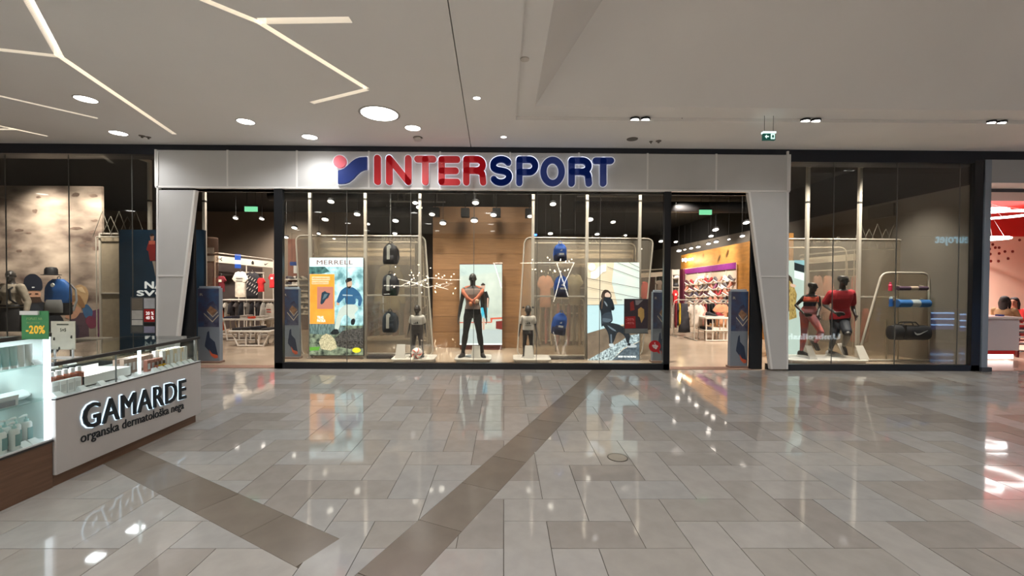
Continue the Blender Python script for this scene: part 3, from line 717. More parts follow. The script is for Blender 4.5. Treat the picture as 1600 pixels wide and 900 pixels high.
def rounded(pts, Y, r=.018, label='', film=True, closed=False, rad=.16, inner=None, cat='frame', name='rounded_frame', par=None):
    P = [at(x, y, Y) for x, y in pts]; n = len(P); path = []
    rng = range(n) if closed else range(1, n - 1)
    if not closed: path.append(P[0])
    for i in rng:
        a, b, c = P[i - 1], P[i], P[(i + 1) % n]; u = (a - b); v = (c - b); rr = min(rad, u.length * .45, v.length * .45)
        p, q = b + u.normalized() * rr, b + v.normalized() * rr
        for k in range(6): s = k / 5; path.append(p * (1 - s) ** 2 + b * 2 * s * (1 - s) + q * s * s)
    if closed: path.append(path[0])
    else: path.append(P[-1])
    if par: mb = MB(); mb.tube(path, r, postM, 8); [mb.tube([p, (p.x, YR, p.z)], .008, postM, 6) for p in (path[0], path[-1])]; return mb.build('inner_tube', par, smooth=True)
    t = thing(name, label, cat, (sum(p.x for p in P) / n, Y, min(p.z for p in P)))
    mb = MB(); mb.tube(path, r, postM, 8); mb.build('tube', t, smooth=True)
    if film: mb = MB(); mb.prism([p + Vector((0, .004, 0)) for p in (path[:-1] if closed else path)], (0, .004, 0), filmM); mb.build('film', t)
    return t
YR = 9.75
fa = rounded([(472, 556), (462, 368), (664, 369), (677, 556)], YR, label='large rounded white tube frame with translucent film behind the walking man poster', closed=True)
fb_ = rounded([(808, 556), (820, 371), (1021, 373), (1003, 556)], YR, label='large rounded white tube frame with translucent film behind the seated woman poster', closed=True)
rounded([(497, 398), (497, 378), (660, 378.5), (664, 480)], YR + .25, .014, 'thinner rounded tube rail just behind the left rounded frame', film=False, par=fa)
rounded([(834, 379.5), (993, 380.5), (993, 408)], YR + .25, .014, 'thinner rounded tube rail just behind the right rounded frame', film=False, par=fb_)
for (xa, xb, px, who) in ((596, 656, 1, 'left'), (918, 977, 2, 'right'), ):
    mb = MB(); a, b, t3 = at(xb, 377 + px, YR + .05), at(xa, 377 + px, YR + .05), at(xb, 366 + px, YR + .05)
    textfit(mb, 'Sportstyle', a, b - a, t3 - a, postM, bold=.012, ext=.02, out=(0, 1, 0))
    tag(mb.build('sign_lettering'), 'pale Sportstyle lettering seen from behind, on the %s rounded frame' % who, 'lettering', 'mirrored Sportstyle letterings')
# banded boards behind the frames
for k, (xa, xb, yy, cols) in enumerate(((500, 648, (381, 387.5, 400.5, 407, 414), [(92, 82, 72), (168, 152, 130), (104, 92, 80), (140, 124, 106)]), (868, 990, (381, 388, 402, 409.5, 416), [(98, 88, 76), (176, 160, 138), (100, 90, 78), (150, 134, 114)]))):
    Y = 10.15; a, b = at(xa, 400, Y).x, at(xb, 400, Y).x
    t = thing('banded_board', ('banded beige and brown board behind the black backpacks', 'banded beige and brown board behind the blue backpacks and the seated woman poster')[k], 'board', ((a + b) / 2, Y, Z(yy[-1], Y)))
    for i in range(4):
        mb = MB(); mb.box(a, b, Y, Y + .03, at(600, yy[i + 1], Y).z + .003, at(600, yy[i], Y).z - .003, K(cols[i])); mb.build('plank', t)
    for q in (a + .03, b - .03): mb = MB(); mb.box(q - .015, q + .015, Y + .03, Y + .06, 0, at(600, yy[0], Y).z, K((90, 84, 78))); mb.build('leg', t)
# wooden wall with its planks
woodM = [M('oak_%d' % i, c, .5, noise=.10, ns=3, stretch=(1, 1, 14), bump=.05) for i, c in enumerate([(146, 108, 72), (138, 101, 66), (152, 113, 77)])]
YW = 10.72
a, b = at(676, 500, YW), at(832, 500, YW); zt = at(750, 323, YW).z
mb = MB(); mb.box(a.x + .01, b.x - .01, YW + .03, YW + .3, 0, zt - .01, M('oak_core', (104, 70, 40), .6)); ww = tag(mb.build('wooden_wall'), 'tall warm brown wooden partition wall in the middle of the shop window', 'wall panel')
n = 9
for i in range(n):
    z0, z1 = zt * i / n, zt * (i + 1) / n
    mb = MB(); mb.box(a.x, b.x, YW, YW + .03, z0 + .003, z1 - .003, woodM[i % 3]); mb.build('board', ww)
# small track boxes on the top edge of the wooden wall
for k, (x, yy) in enumerate(((727, 332), (776, 332), (827, 333), (680, 331))):
    c = at(x, yy, 10.3); mb = MB(); mb.box(c.x - .1, c.x + .1, c.y - .1, c.y + .1, c.z - .12, c.z + .1, headM); mb.tube([(c.x, c.y, c.z + .1), (c.x, c.y, 4.69)], .012, headM, 6)
    tag(mb.build('track_box', bevel=.01), 'black lamp housing in front of the wooden wall top, %s' % ('left of the middle', 'right of the middle', 'at the right end', 'at the left end')[k], 'lamp housing')
# ---------------------------------------------------------------- printed panels
def E2(key, c1, c2, s, ns, stretch=None, detail=6): return M(key, c1, .4, em=s, rgb2=c2, ns=ns, stretch=stretch, detail=detail)
def lightbox(name, label, x0, x1, y0, y1, Y, cat='poster', depth=.08, case=(60, 58, 56)):
    a, b = at(x0, y1, Y), at(x1, y0, Y); t = thing(name, label, cat, ((a.x + b.x) / 2, Y, a.z))
    mb = MB(); mb.box(a.x, b.x, Y, Y + depth, a.z, b.z, K(case, .4)); mb.build('case', t, bevel=.004); return t
# walking man poster
Y = 9.12; L = lightbox('poster_lightbox', 'bright backlit outdoor poster of a man walking, MERRELL heading and orange block', 483.5, 567.5, 403, 556, Y)
q = lambda u, v: (480 + u * .1834, 395 + v * .1833)
def R(mb, u0, v0, u1, v1, Y, m, q=q): poly(mb, [q(u0, v0), q(u1, v0), q(u1, v1), q(u0, v1)], Y, m)
def Pq(mb, pts, Y, m, q=q): poly(mb, [q(*p) for p in pts], Y, m)
mb = MB(); R(mb, 20, 118, 477, 620, Y - .002, E2('leafy_sky', (196, 240, 248), (84, 128, 136), .85, 5)); R(mb, 20, 610, 477, 872, Y - .002, E2('scrub', (142, 156, 132), (34, 44, 40), .75, 9))
R(mb, 20, 42, 477, 120, Y - .003, _E((226, 248, 252), 1.1))
Pq(mb, [(20, 118), (150, 118), (190, 160), (120, 180), (20, 180)], Y - .004, E2('leaf_dark', (78, 124, 120), (28, 60, 66), .8, 12))
Pq(mb, [(20, 605), (235, 605), (330, 640), (300, 680), (190, 700), (20, 690)], Y - .004, E2('scrub_mist', (118, 142, 140), (50, 72, 74), .8, 8, (4, 1, 1)))
Pq(mb, [(300, 665), (380, 650), (477, 640), (477, 815), (360, 820), (260, 800), (235, 730)], Y - .005, E2('bush', (96, 92, 88), (24, 26, 26), .7, 30))
Pq(mb, [(120, 820), (100, 760), (125, 710), (160, 690), (200, 700), (235, 740), (255, 810), (200, 835)], Y - .005, E2('dry_grass', (226, 214, 178), (120, 118, 92), .8, 30, (5, 1, 1)))
Pq(mb, [(20, 805), (110, 800), (100, 830), (20, 835)], Y - .006, _E((104, 170, 60), .8))
mb.build('print', L)
mb = MB(); R(mb, 22, 182, 232, 606, Y - .007, E2('orange', (238, 156, 62), (226, 140, 50), .9, 3)); R(mb, 85, 290, 222, 478, Y - .009, _E((206, 132, 112), .85))
R(mb, 40, 203, 192, 234, Y - .009, _E((248, 214, 170), 1)); R(mb, 40, 240, 182, 268, Y - .009, _E((248, 214, 170), 1))
Pq(mb, [(112, 432), (124, 340), (152, 326), (166, 338), (196, 345), (178, 385), (160, 395), (140, 428), (124, 440)], Y - .011, _E((52, 72, 88), .7)); Pq(mb, [(130, 400), (146, 352), (176, 350), (160, 380)], Y - .013, _E((110, 132, 142), .7))
mb.build('orange_block', L)
mb = MB(); q2 = lambda u, v: q(u, v); g = lambda s, u0, v0, u1, v1, m, **k: txt(mb, s, *q(u0, v0), *q(u1, v1), Y - .011, m, **k)
g('MERRELL', 82, 63, 388, 100, _E((150, 112, 104), .8), bold=.012, ext=.002); g('VIŠENAMJENSKO', 44, 208, 188, 230, _E((236, 150, 60), .9), bold=.03, ext=.002); g('SAVRŠENSTVO', 44, 244, 178, 264, _E((236, 150, 60), .9), bold=.03, ext=.002)
g('TRAIL', 86, 540, 142, 562, _E((255, 250, 240), 1), bold=.04, ext=.002); g('PATIKA', 86, 568, 155, 590, _E((255, 250, 240), 1), bold=.04, ext=.002); mb.build('lettering', L, fix=False)
ROUND[0] = True
mb = MB(); shirt = _E((52, 104, 146), .8); skin = _E((214, 176, 150), .9); pant = _E((206, 216, 206), .9); dk = _E((34, 40, 44), .6)
Pq(mb, [(285, 320), (340, 285), (395, 295), (440, 330), (472, 390), (455, 458), (430, 450), (438, 400), (412, 385), (415, 442), (325, 440), (322, 375), (300, 400), (262, 440), (250, 420), (262, 380)], Y - .012, shirt)
Pq(mb, [(322, 440), (415, 440), (440, 480), (400, 520), (415, 565), (385, 575), (330, 520), (290, 560), (270, 660), (230, 650), (250, 560), (270, 490)], Y - .013, pant)
Pq(mb, [(330, 250), (345, 235), (378, 235), (384, 265), (374, 300), (352, 305), (335, 285)], Y - .014, skin); Pq(mb, [(322, 238), (345, 212), (378, 214), (384, 238), (345, 250), (334, 262)], Y - .016, dk); Pq(mb, [(338, 282), (352, 290), (374, 282), (370, 302), (350, 306)], Y - .016, dk)
Pq(mb, [(252, 420), (276, 432), (270, 448), (250, 444)], Y - .014, skin); Pq(mb, [(190, 690), (225, 650), (262, 650), (276, 690), (230, 700)], Y - .016, dk); Pq(mb, [(372, 572), (400, 556), (412, 580), (398, 618), (372, 612)], Y - .016, dk); Pq(mb, [(300, 355), (385, 360), (388, 368), (304, 366)], Y - .016, _E((190, 210, 220), .8))
mb.build('printed_man', L); ROUND[0] = False
mb = MB(); mb.prism([at(*q(420 + 36 * math.cos(a), 830 + 22 * math.sin(a)), Y - .013) for a in [i * PI / 10 for i in range(20)]], (0, -.002, 0), _E((240, 226, 40), .9)); mb.build('yellow_badge', L)
# seated woman poster
Y = 9.1; L = lightbox('poster_lightbox', 'tall backlit poster of a woman in dark sportswear sitting on a low wall', 917.7, 999, 410, 563, Y)
q = lambda u, v: (910 + u * .1834, 405 + v * .1833)
R = lambda mb, u0, v0, u1, v1, Y, m: poly(mb, [q(u0, v0), q(u1, v0), q(u1, v1), q(u0, v1)], Y, m)
Pq = lambda mb, pts, Y, m: poly(mb, [q(*p) for p in pts], Y, m)
mb = MB(); R(mb, 42, 28, 485, 860, Y - .002, E2('wall_beige', (216, 202, 178), (206, 188, 160), .8, 2)); Pq(mb, [(270, 28), (485, 28), (485, 400), (300, 390), (250, 200)], Y - .003, E2('wall_pale', (206, 212, 200), (190, 204, 200), .9, 2))
Pq(mb, [(42, 390), (485, 380), (485, 520), (42, 632)], Y - .004, _E((196, 226, 232), .9)); Pq(mb, [(42, 632), (190, 588), (400, 560), (485, 600), (485, 640), (300, 715), (60, 850), (42, 850)], Y - .005, E2('low_wall', (128, 112, 96), (104, 92, 80), .7, 4))
Pq(mb, [(60, 850), (300, 715), (400, 650), (485, 636), (485, 700), (350, 760), (250, 862), (42, 862)], Y - .006, E2('cobble_light', (196, 216, 224), (72, 88, 96), .8, 26)); Pq(mb, [(250, 862), (350, 768), (485, 704), (485, 862)], Y - .007, E2('road', (96, 112, 124), (60, 74, 86), .7, 14))
line = _E((122, 112, 104), .6)
for (u0, v0, u1, v1) in ((210, 62, 485, 162), (42, 160, 485, 245), (42, 236, 485, 330), (300, 28, 485, 100), (42, 330, 340, 345), (400, 28, 485, 70), (42, 388, 485, 386)): Pq(mb, [(u0, v0), (u1, v1), (u1, v1 + 4), (u0, v0 + 4)], Y - .008, line)
mb.build('print', L)
mb = MB(); wh = _E((255, 255, 252), 1.3)
mb.prism([at(*q(80 + 30 * math.cos(i * PI / 10), 66 + 30 * math.sin(i * PI / 10)), Y - .009) for i in range(20)], (0, -.002, 0), wh)
Pq(mb, [(74, 110), (110, 98), (150, 58), (200, 42), (200, 102), (172, 108), (130, 156), (104, 166), (74, 162)], Y - .009, wh); mb.build('printed_logo', L)
ROUND[0] = True
mb = MB(); d1_ = _E((42, 50, 58), .55); d2_ = _E((64, 76, 88), .6); sk = _E((222, 190, 170), .9); hr = _E((70, 56, 48), .6)
Pq(mb, [(155, 330), (168, 280), (190, 258), (222, 264), (244, 290), (250, 330), (200, 345)], Y - .010, hr); Pq(mb, [(192, 292), (215, 280), (240, 300), (240, 325), (190, 322)], Y - .012, sk)
Pq(mb, [(160, 340), (185, 324), (250, 326), (278, 420), (262, 440), (245, 432), (262, 520), (240, 545), (190, 545), (160, 590), (158, 450), (138, 400)], Y - .013, d1_); Pq(mb, [(165, 470), (245, 440), (262, 520), (215, 545), (160, 560)], Y - .014, d2_)
Pq(mb, [(158, 545), (240, 540), (330, 560), (410, 640), (398, 720), (378, 715), (360, 650), (300, 610), (262, 720), (228, 730), (225, 650), (205, 600)], Y - .015, d1_); Pq(mb, [(225, 720), (265, 718), (272, 748), (245, 752), (228, 740)], Y - .016, _E((210, 220, 224), .8)); Pq(mb, [(376, 745), (385, 712), (412, 720), (465, 735), (460, 752), (390, 754)], Y - .016, _E((200, 206, 210), .8)); Pq(mb, [(385, 712), (412, 718), (408, 738), (382, 736)], Y - .018, d1_)
Pq(mb, [(182, 352), (205, 372), (216, 400), (206, 402), (188, 372)], Y - .017, _E((150, 160, 168), .6)); Pq(mb, [(170, 500), (240, 508), (252, 522), (215, 540), (172, 530)], Y - .017, _E((96, 110, 122), .7)); Pq(mb, [(205, 556), (262, 590), (290, 612), (280, 616), (240, 596)], Y - .018, _E((120, 134, 146), .7)); Pq(mb, [(238, 640), (250, 640), (254, 716), (240, 716)], Y - .018, _E((110, 124, 136), .7)); Pq(mb, [(165, 345), (172, 300), (182, 285), (178, 340), (170, 420), (158, 430)], Y - .018, _E((104, 84, 70), .6)); Pq(mb, [(244, 400), (268, 412), (262, 436), (244, 430)], Y - .018, _E((26, 30, 36), .5))
mb.build('printed_woman', L); ROUND[0] = False
mb = MB(); txt(mb, 'SPORT TO THE PEOPLE', *q(305, 824), *q(457, 838), Y - .012, wh, bold=.02, ext=.002); mb.build('lettering', L, fix=False)
# screen on the wooden wall
Y = 10.4; L = lightbox('display_screen', 'bright upright screen showing a man in black shirt, in front of the wooden wall', 718, 785.5, 412.5, 541, Y, cat='screen', case=(90, 40, 34))
mb = MB(); mb.box(at(719, 541, Y).x, at(784, 541, Y).x, Y + .02, Y + .06, 0, at(750, 541, Y).z, K((90, 40, 34))); mb.build('foot', L); mb = MB(); z_ = lambda u, v: (590 + u / 5.626, 430 + v / 5.626)
Pp = lambda pts, k, m: poly(mb, [z_(*p) for p in pts], Y - .002 - k * .001, m)
Pp([(722, -94), (1094, -94), (1094, 612), (722, 612)], 0, E2('concrete_lit', (168, 178, 172), (150, 161, 156), .72, 3)); Pp([(722, -94), (1094, -94), (1094, -30), (722, 10)], 1, _E((196, 212, 206), .85)); Pp([(722, 470), (1094, 480), (1094, 612), (722, 612)], 1, _E((190, 202, 202), .75))
Pp([(990, 375), (1094, 370), (1094, 384), (1010, 388), (1005, 418), (722, 420), (722, 412), (995, 410)], 2, _E((214, 92, 66), .8)); Pp([(1040, 405), (1094, 400), (1094, 478), (1040, 470)], 3, _E((126, 40, 36), .7)); Pp([(722, 600), (1094, 600), (1094, 612), (722, 612)], 3, _E((240, 246, 244), 1))
Pp([(930, 150), (960, 140), (982, 200), (975, 285), (905, 290), (900, 200)], 5, _E((26, 28, 32), .4)); Pp([(908, 285), (968, 285), (962, 375), (940, 380), (935, 340), (925, 380), (912, 340)], 6, _E((62, 178, 208), .9)); Pp([(908, 82), (925, 70), (945, 80), (942, 120), (930, 145), (912, 120)], 6, _E((206, 168, 148), .8)); Pp([(906, 84), (925, 66), (947, 80), (942, 90), (912, 90)], 7, _E((50, 40, 36), .6)); Pp([(925, 378), (942, 378), (940, 480), (922, 480)], 6, _E((206, 168, 148), .8)); Pp([(962, 200), (976, 200), (972, 285), (962, 285)], 7, _E((206, 168, 148), .8))
mb.build('picture', L)
mb = MB(); mb.ell(at(724, 422, Y - .04), (.07, .01, .07), _E((190, 206, 200), .9)); mb.build('printed_badge', L)
# navy poster wall in the left window
Y = 9.35; L = lightbox('poster_wall', 'tall dark navy poster wall with white NA SVOJ lettering behind the left pier', 187, 319, 359.5, 548, Y, depth=.06, case=(24, 40, 56))
mb = MB(); Pv = lambda pts, k, m: poly(mb, [(150 + u * .2445, 340 + v * .2445) for u, v in pts], Y - .002 - k * .0015, m)
nv = M('navy_print', (34, 62, 86), .35, noise=.35, ns=.9)
Pv([(152, 78), (690, 78), (690, 850), (152, 850)], 0, nv)
Pv([(335, 160), (352, 148), (380, 160), (380, 275), (345, 278), (335, 215), (322, 205)], 1, K((160, 40, 40))); Pv([(345, 112), (360, 104), (372, 118), (368, 146), (350, 146)], 2, K((196, 140, 118))); Pv([(345, 112), (360, 100), (374, 116), (350, 120)], 3, K((60, 40, 34))); Pv([(360, 278), (382, 278), (382, 380), (372, 330)], 1, K((190, 176, 166))); Pv([(338, 148), (378, 148), (376, 170), (338, 172)], 2, K((220, 110, 90)))
mb.build('print', L)
mb = MB(); wt = M('letter_white', (238, 238, 236), .5, em=.35)
txt(mb, 'NA', 150 + 314 * .2445, 340 + 410 * .2445, 256, 340 + 452 * .2445, Y - .01, wt, bold=.035, ext=.004); txt(mb, 'SVOJ', 150 + 264 * .2445, 340 + 466 * .2445, 268, 340 + 510 * .2445, Y - .01, wt, bold=.035, ext=.004); txt(mb, 'NAČIN', 227, 531, 276, 542, Y - .01, wt, bold=.035, ext=.004)
mb.build('lettering', L, fix=False)
Yg = YF + .024
mb = MB(); Pv = lambda pts, k, m: poly(mb, [(u, v) for u, v in pts], Yg - .001 - k * .0015, m)
def Rr(x0, y0, x1, y1, k, m): Pv([(x0, y0), (x1, y0), (x1, y1), (x0, y1)], k, m)
Rr(204, 464, 243, 521, 0, K((76, 80, 82))); Rr(206, 466, 223, 484, 1, K((120, 112, 100))); Rr(206, 485, 223, 499, 1, K((186, 186, 182))); Rr(206, 500, 223, 508, 1, K((206, 206, 202))); Rr(206, 510, 223, 519, 1, K((96, 96, 92)))
Rr(225, 466, 242, 482, 1, K((186, 190, 196))); Rr(225, 483, 242, 503, 1, K((176, 36, 38))); Rr(225, 504, 242, 509, 1, K((30, 30, 32))); Rr(225, 510, 242, 520, 1, K((150, 150, 176)))
txt(mb, '20 %', 228, 487, 240, 492, Yg - .006, wt, bold=.02, ext=.002); txt(mb, '40 %', 228, 494, 240, 499, Yg - .006, wt, bold=.02, ext=.002)
tag(mb.build('window_notice', fix=False), 'small notice sheet with a red square stuck on the left window beside the left pier', 'poster')
# framed notice and round red sticker on the centre window
t = thing('window_notice', 'dark grey framed sale notice with red square hanging in front of the seated woman poster', 'poster', at(993, 521, Yg - .02))
zz_ = lambda u, v: (900 + u / 5.626, 430 + v / 5.626)
mb = MB(); a, b = at(975, 521, Yg - .02), at(1013, 467, Yg - .02); mb.box(a.x, b.x, Yg - .02, Yg - .004, a.z, b.z, K((70, 72, 72), .4)); mb.build('frame', t, bevel=.003)
mb = MB(); Pn = lambda pts, k, m: poly(mb, [zz_(*p) for p in pts], Yg - .0205 - k * .0015, m)
Pn([(428, 215), (630, 215), (630, 468), (428, 468)], 0, K((60, 50, 58))); Pn([(430, 365), (522, 360), (525, 465), (430, 470)], 1, K((158, 34, 38))); Pn([(475, 240), (505, 225), (515, 305), (478, 315)], 1, K((150, 50, 44))); Pn([(545, 300), (570, 280), (598, 300), (600, 370), (575, 420), (560, 370), (545, 360)], 1, K((196, 160, 96))); Pn([(520, 218), (590, 218), (545, 262), (525, 262)], 1, K((140, 138, 140))); Pn([(430, 470), (630, 470), (630, 505), (430, 512)], 0, K((116, 122, 122)))
mb.build('print', t)
mb = MB(); pk = K((226, 130, 130)); txt(mb, '-20%', *zz_(438, 378), *zz_(512, 398), Yg - .024, pk, bold=.0, ext=.001); txt(mb, '-40%', *zz_(438, 410), *zz_(512, 430), Yg - .024, pk, bold=.0, ext=.001); mb.build('lettering', t, fix=False)
c = at(1023, 541, Yg - .004); t = thing('window_sticker', 'round red sticker low at the right end of the centre window', 'sticker', c)
mb = MB(); mb.lathe(c, [(.115, 0), (.115, -.003)], K((186, 32, 40)), 28, 'y'); mb.prism([c + Vector((.03, -.003, -.10)), c + Vector((.1, -.003, -.15)), c + Vector((.09, -.003, -.06))], (0, .003, 0), K((186, 32, 40))); mb.build('disc', t)
mb = MB(); sw = K((226, 206, 204)); 
for (dx, dz, r) in ((-.03, .01, .022), (.01, .015, .024), (.045, 0, .02), (.02, -.03, .026), (-.015, -.02, .018)): mb.lathe(c + Vector((dx, -.004, dz)), [(r, 0), (r, -.002)], sw, 12, 'y')
mb.prism([c + Vector((-.015, -.004, .05)), c + Vector((.015, -.004, .05)), c + Vector((0, -.004, .08))], (0, -.002, 0), sw); mb.build('printed_mark', t)
# mountain mural of the left window
Y = 10.0; a, b = at(-70, 560, Y), at(158.5, 291, Y); t = thing('mural_panel', 'huge printed mural of rocks and two hikers in the left window', 'mural', ((a.x + b.x) / 2, Y, 0))
mb = MB(); mb.box(a.x, b.x, Y, Y + .06, 0, b.z, M('mural_rock', (214, 194, 176), .6, rgb2=(92, 74, 68), ns=.95, stretch=(1, 1, 2.2), detail=10)); mb.build('board', t)
mb = MB(); Pm = lambda pts, k, m: poly(mb, pts, Y - .001 - k * .0015, m)
rk = M('mural_shade', (132, 110, 98), .6, noise=.3, ns=5); 

mr = random.Random(8)
for (cx0, cy0, w0, h0) in ((30, 360, 20, 5), (45, 364, 12, 3), (14, 384, 10, 9), (30, 392, 12, 5), (120, 357, 22, 5), (146, 362, 16, 5), (148, 345, 12, 4), (128, 384, 10, 5), (150, 388, 16, 7), (138, 378, 8, 3), (60, 308, 9, 5), (118, 304, 14, 7), (146, 306, 14, 6), (54, 330, 10, 8)):
    Pm([(cx0 + w0 * .5 * math.cos(q_) * mr.uniform(.6, 1.1), cy0 + h0 * .5 * math.sin(q_) * mr.uniform(.6, 1.2)) for q_ in [i * PI / 6 for i in range(12)]], 1, rk)
ROUND[0] = True
nvy = K((26, 32, 48)); fc = K((206, 156, 130)); Pm([(36, 452), (38, 434), (46, 428), (56, 428), (66, 437), (67, 455)], 4, nvy); Pm([(41, 455), (64, 455), (63, 466), (54, 474), (44, 468)], 3, fc); Pm([(44, 464), (63, 464), (66, 472), (46, 474)], 4, K((70, 50, 40))); Pm([(40, 474), (66, 468), (104, 500), (106, 560), (38, 560)], 3, K((34, 38, 46)))
Pm([(116, 447), (126, 444), (136, 450), (139, 462), (134, 478), (124, 482), (112, 470)], 5, K((190, 156, 116))); Pm([(104, 476), (114, 462), (124, 468), (128, 484), (118, 499), (101, 497), (104, 488), (101, 482)], 4, fc); Pm([(102, 487), (108, 486), (109, 490), (103, 491)], 6, K((240, 230, 226)))
Pm([(112, 499), (128, 486), (142, 500), (138, 540), (120, 560), (98, 560), (100, 505)], 3, K((92, 72, 84))); Pm([(128, 480), (136, 474), (146, 486), (142, 500), (132, 496)], 5, K((66, 106, 148))); Pm([(142, 486), (158, 482), (158, 535), (146, 520)], 4, K((116, 66, 100))); Pm([(138, 500), (150, 500), (154, 520), (140, 532)], 5, K((150, 140, 130)))
Pm([(106, 470), (112, 462), (124, 460), (130, 470), (134, 480), (128, 482), (118, 470), (110, 474)], 7, K((150, 112, 78))); Pm([(112, 478), (115, 476), (118, 478), (115, 480)], 7, K((60, 40, 36))); Pm([(118, 450), (128, 448), (134, 458), (126, 456)], 7, K((220, 190, 150)))
Pm([(44, 459), (49, 458), (49, 460), (44, 461)], 6, K((60, 40, 36))); Pm([(55, 458), (60, 458), (60, 460), (55, 460)], 6, K((60, 40, 36))); Pm([(50, 448), (54, 448), (54, 450), (50, 450)], 6, K((220, 220, 224))); Pm([(132, 500), (140, 492), (152, 500), (150, 512), (140, 514)], 7, K((128, 60, 84))); Pm([(104, 505), (118, 500), (126, 520), (112, 540), (104, 530)], 6, K((70, 60, 78))); Pm([(44, 478), (58, 474), (70, 490), (60, 520), (44, 520)], 6, K((52, 56, 66)))
mb.build('printed_hikers', t); ROUND[0] = False
# pale panel and cross netting beside it
a, b = at(159, 548, 9.6), at(186, 365, 9.6); t = thing('fabric_screen', 'narrow beige screen with white edges between mural and navy poster wall', 'screen', ((a.x + b.x) / 2, 9.6, 0))
mb = MB(); mb.box(a.x, b.x + .1, 9.6, 9.63, 0, b.z, K((150, 136, 116))); mb.build('panel', t)
mb = MB(); mb.box(a.x - .02, a.x + .02, 9.57, 9.64, 0, b.z, postM); mb.build('upright', t)
for y in (365, 458): z = at(170, y, 9.6).z; mb = MB(); mb.box(a.x, b.x + .1, 9.57, 9.6, z - .015, z + .015, postM); mb.build('rail', t)
# ---------------------------------------------------------------- backpacks
def backpack(c, w, h, main, base, label, group, tilt=0, tagc=(232, 228, 218), logo=False, wire=4.69, pocket=None, scale=1):
    c = Vector(c); rot = Matrix.Rotation(tilt, 3, 'Y'); t = thing('backpack', label, 'backpack', c + Vector((0, 0, -h / 2)), group)
    L = lambda x, y, z: c + rot @ Vector((x, y, z))
    def body(x, z0, z1, d0, d1, m, name):
        mb = MB(); rg = []
        for k in range(9):
            s = k / 8; z = z0 + (z1 - z0) * s; full = (z + h / 2) / h
            f = 1 - .10 * full if full < .62 else (1 - .062) * math.sqrt(max(.04, 1 - ((full - .62) / .40) ** 2.4))
            if k == 0: f *= .86
            rg.append((L(0, (d0 + d1) / 2, z), rot @ Vector((1, 0, 0)), Vector((0, 1, 0)), x * f, (d1 - d0) / 2 * (1 if full < .8 else .75)))
        mb.rings(rg, m, 18); return mb.build(name, t, smooth=True)
    body(w / 2, -h / 2 + (.30 * h if base else 0), h / 2, -.09, .09, main, 'body')
    if base: body(w / 2 * 1.01, -h / 2, -h / 2 + .34 * h, -.095, .09, base, 'lower_body')
    mb = MB(); rg = [(L(0, -.095, -h / 2 + h * (.07 + .36 * s)), rot @ Vector((1, 0, 0)), Vector((0, 1, 0)), w * .34 * (1 - .5 * max(0, s - .6) ** 1.2), .038 * math.sin(PI * (.2 + .65 * s))) for s in [i / 6 for i in range(7)]]
    mb.rings(rg, pocket or base or main, 14); mb.build('pocket', t, smooth=True)
    mb = MB(); mb.tube([L(-.035, .02, h / 2 - .01), L(-.03, .02, h / 2 + .04), L(0, .02, h / 2 + .055), L(.03, .02, h / 2 + .04), L(.035, .02, h / 2 - .01)], .008, pocket or main, 6); mb.build('handle', t, smooth=True)
    for s in (-1, 1): mb = MB(); mb.tube([L(s * w * .25, .08, h * .4), L(s * w * .38, .15, h * .2), L(s * w * .42, .15, -h * .1), L(s * w * .4, .08, -h * .4)], (.022), pocket or main, 6); mb.build('strap', t, smooth=True)
    mb = MB()
    if logo:
        for (dx, dz) in ((-.014, .0), (0, .012), (.014, .022)): mb.box(-.005, .005, 0, .004, 0, .018 + dz, K((230, 230, 232)), Matrix.Translation(L(dx, -.15, .02)) @ Matrix.Rotation(tilt, 4, 'Y'))
        mb.box(-.05, .05, 0, .004, 0, .04, K((226, 226, 228)), Matrix.Translation(L(.01, -.15, -.06)) @ Matrix.Rotation(tilt, 4, 'Y')); mb.build('label_patch', t)
    else:
        mb.box(-.03, .03, 0, .004, -.14, .14, K(tagc), Matrix.Translation(L(0, -.17, .02)) @ Matrix.Rotation(tilt, 4, 'Y')); mb.build('paper_tag', t)
        mb = MB(); mb.lathe(L(0, -.11, h * .33), [(.045, 0), (.04, -.012)], K((200, 204, 200)), 12, 'y'); mb.build('white_emblem', t)
    if wire: mb = MB(); mb.tube([L(0, .02, h / 2 + .05), Vector((L(0, 0, h / 2).x, c.y + .02, wire))], .0025, K((150, 150, 150)), 5); mb.build('hanging_wire', t)
    return t
bk = M('nylon_black', (34, 34, 38), .6, noise=.2, ns=20); bl = M('nylon_blue', (30, 78, 158), .6, noise=.12, ns=20); bn = M('nylon_navy', (26, 34, 66), .6, noise=.12, ns=20); bg_ = M('nylon_graphite', (52, 54, 60), .6, noise=.2, ns=20); bt = M('nylon_teal', (34, 46, 58), .6, noise=.2, ns=20)
def bp(px0, py0, px1, py1, Y, *a, **k):
    p, q = at(px0, py1, Y), at(px1, py0, Y); return backpack((p + q) / 2, q.x - p.x, q.z - p.z, *a, **k)
BG = 'backpacks hanging on wires in the centre window'
bp(598, 381, 622, 413, 8.95, bk, None, 'black backpack with a white paper strip, topmost of the three at the left', BG)
bp(597, 428, 622, 462, 8.9, bg_, bk, 'dark grey and black backpack, middle of the three at the left', BG, wire=at(610, 414, 8.9).z)
bp(597, 487, 621, 519, 8.9, bt, None, 'dark blue-black backpack, lowest of the three at the left', BG, wire=at(610, 463, 8.9).z)
bp(865, 381, 886, 408, 8.95, bl, bn, 'blue and navy backpack, topmost of the three blue ones', BG, logo=True)
bp(866, 431, 888, 464, 8.95, bl, bn, 'blue and navy backpack, middle of the three blue ones', BG, logo=True, wire=at(877, 409, 8.95).z)
bp(863, 489, 886, 523, 8.9, bl, bn, 'bright blue backpack hanging tilted, lowest of the three blue ones', BG, tilt=.16, logo=True, wire=at(877, 465, 8.9).z)
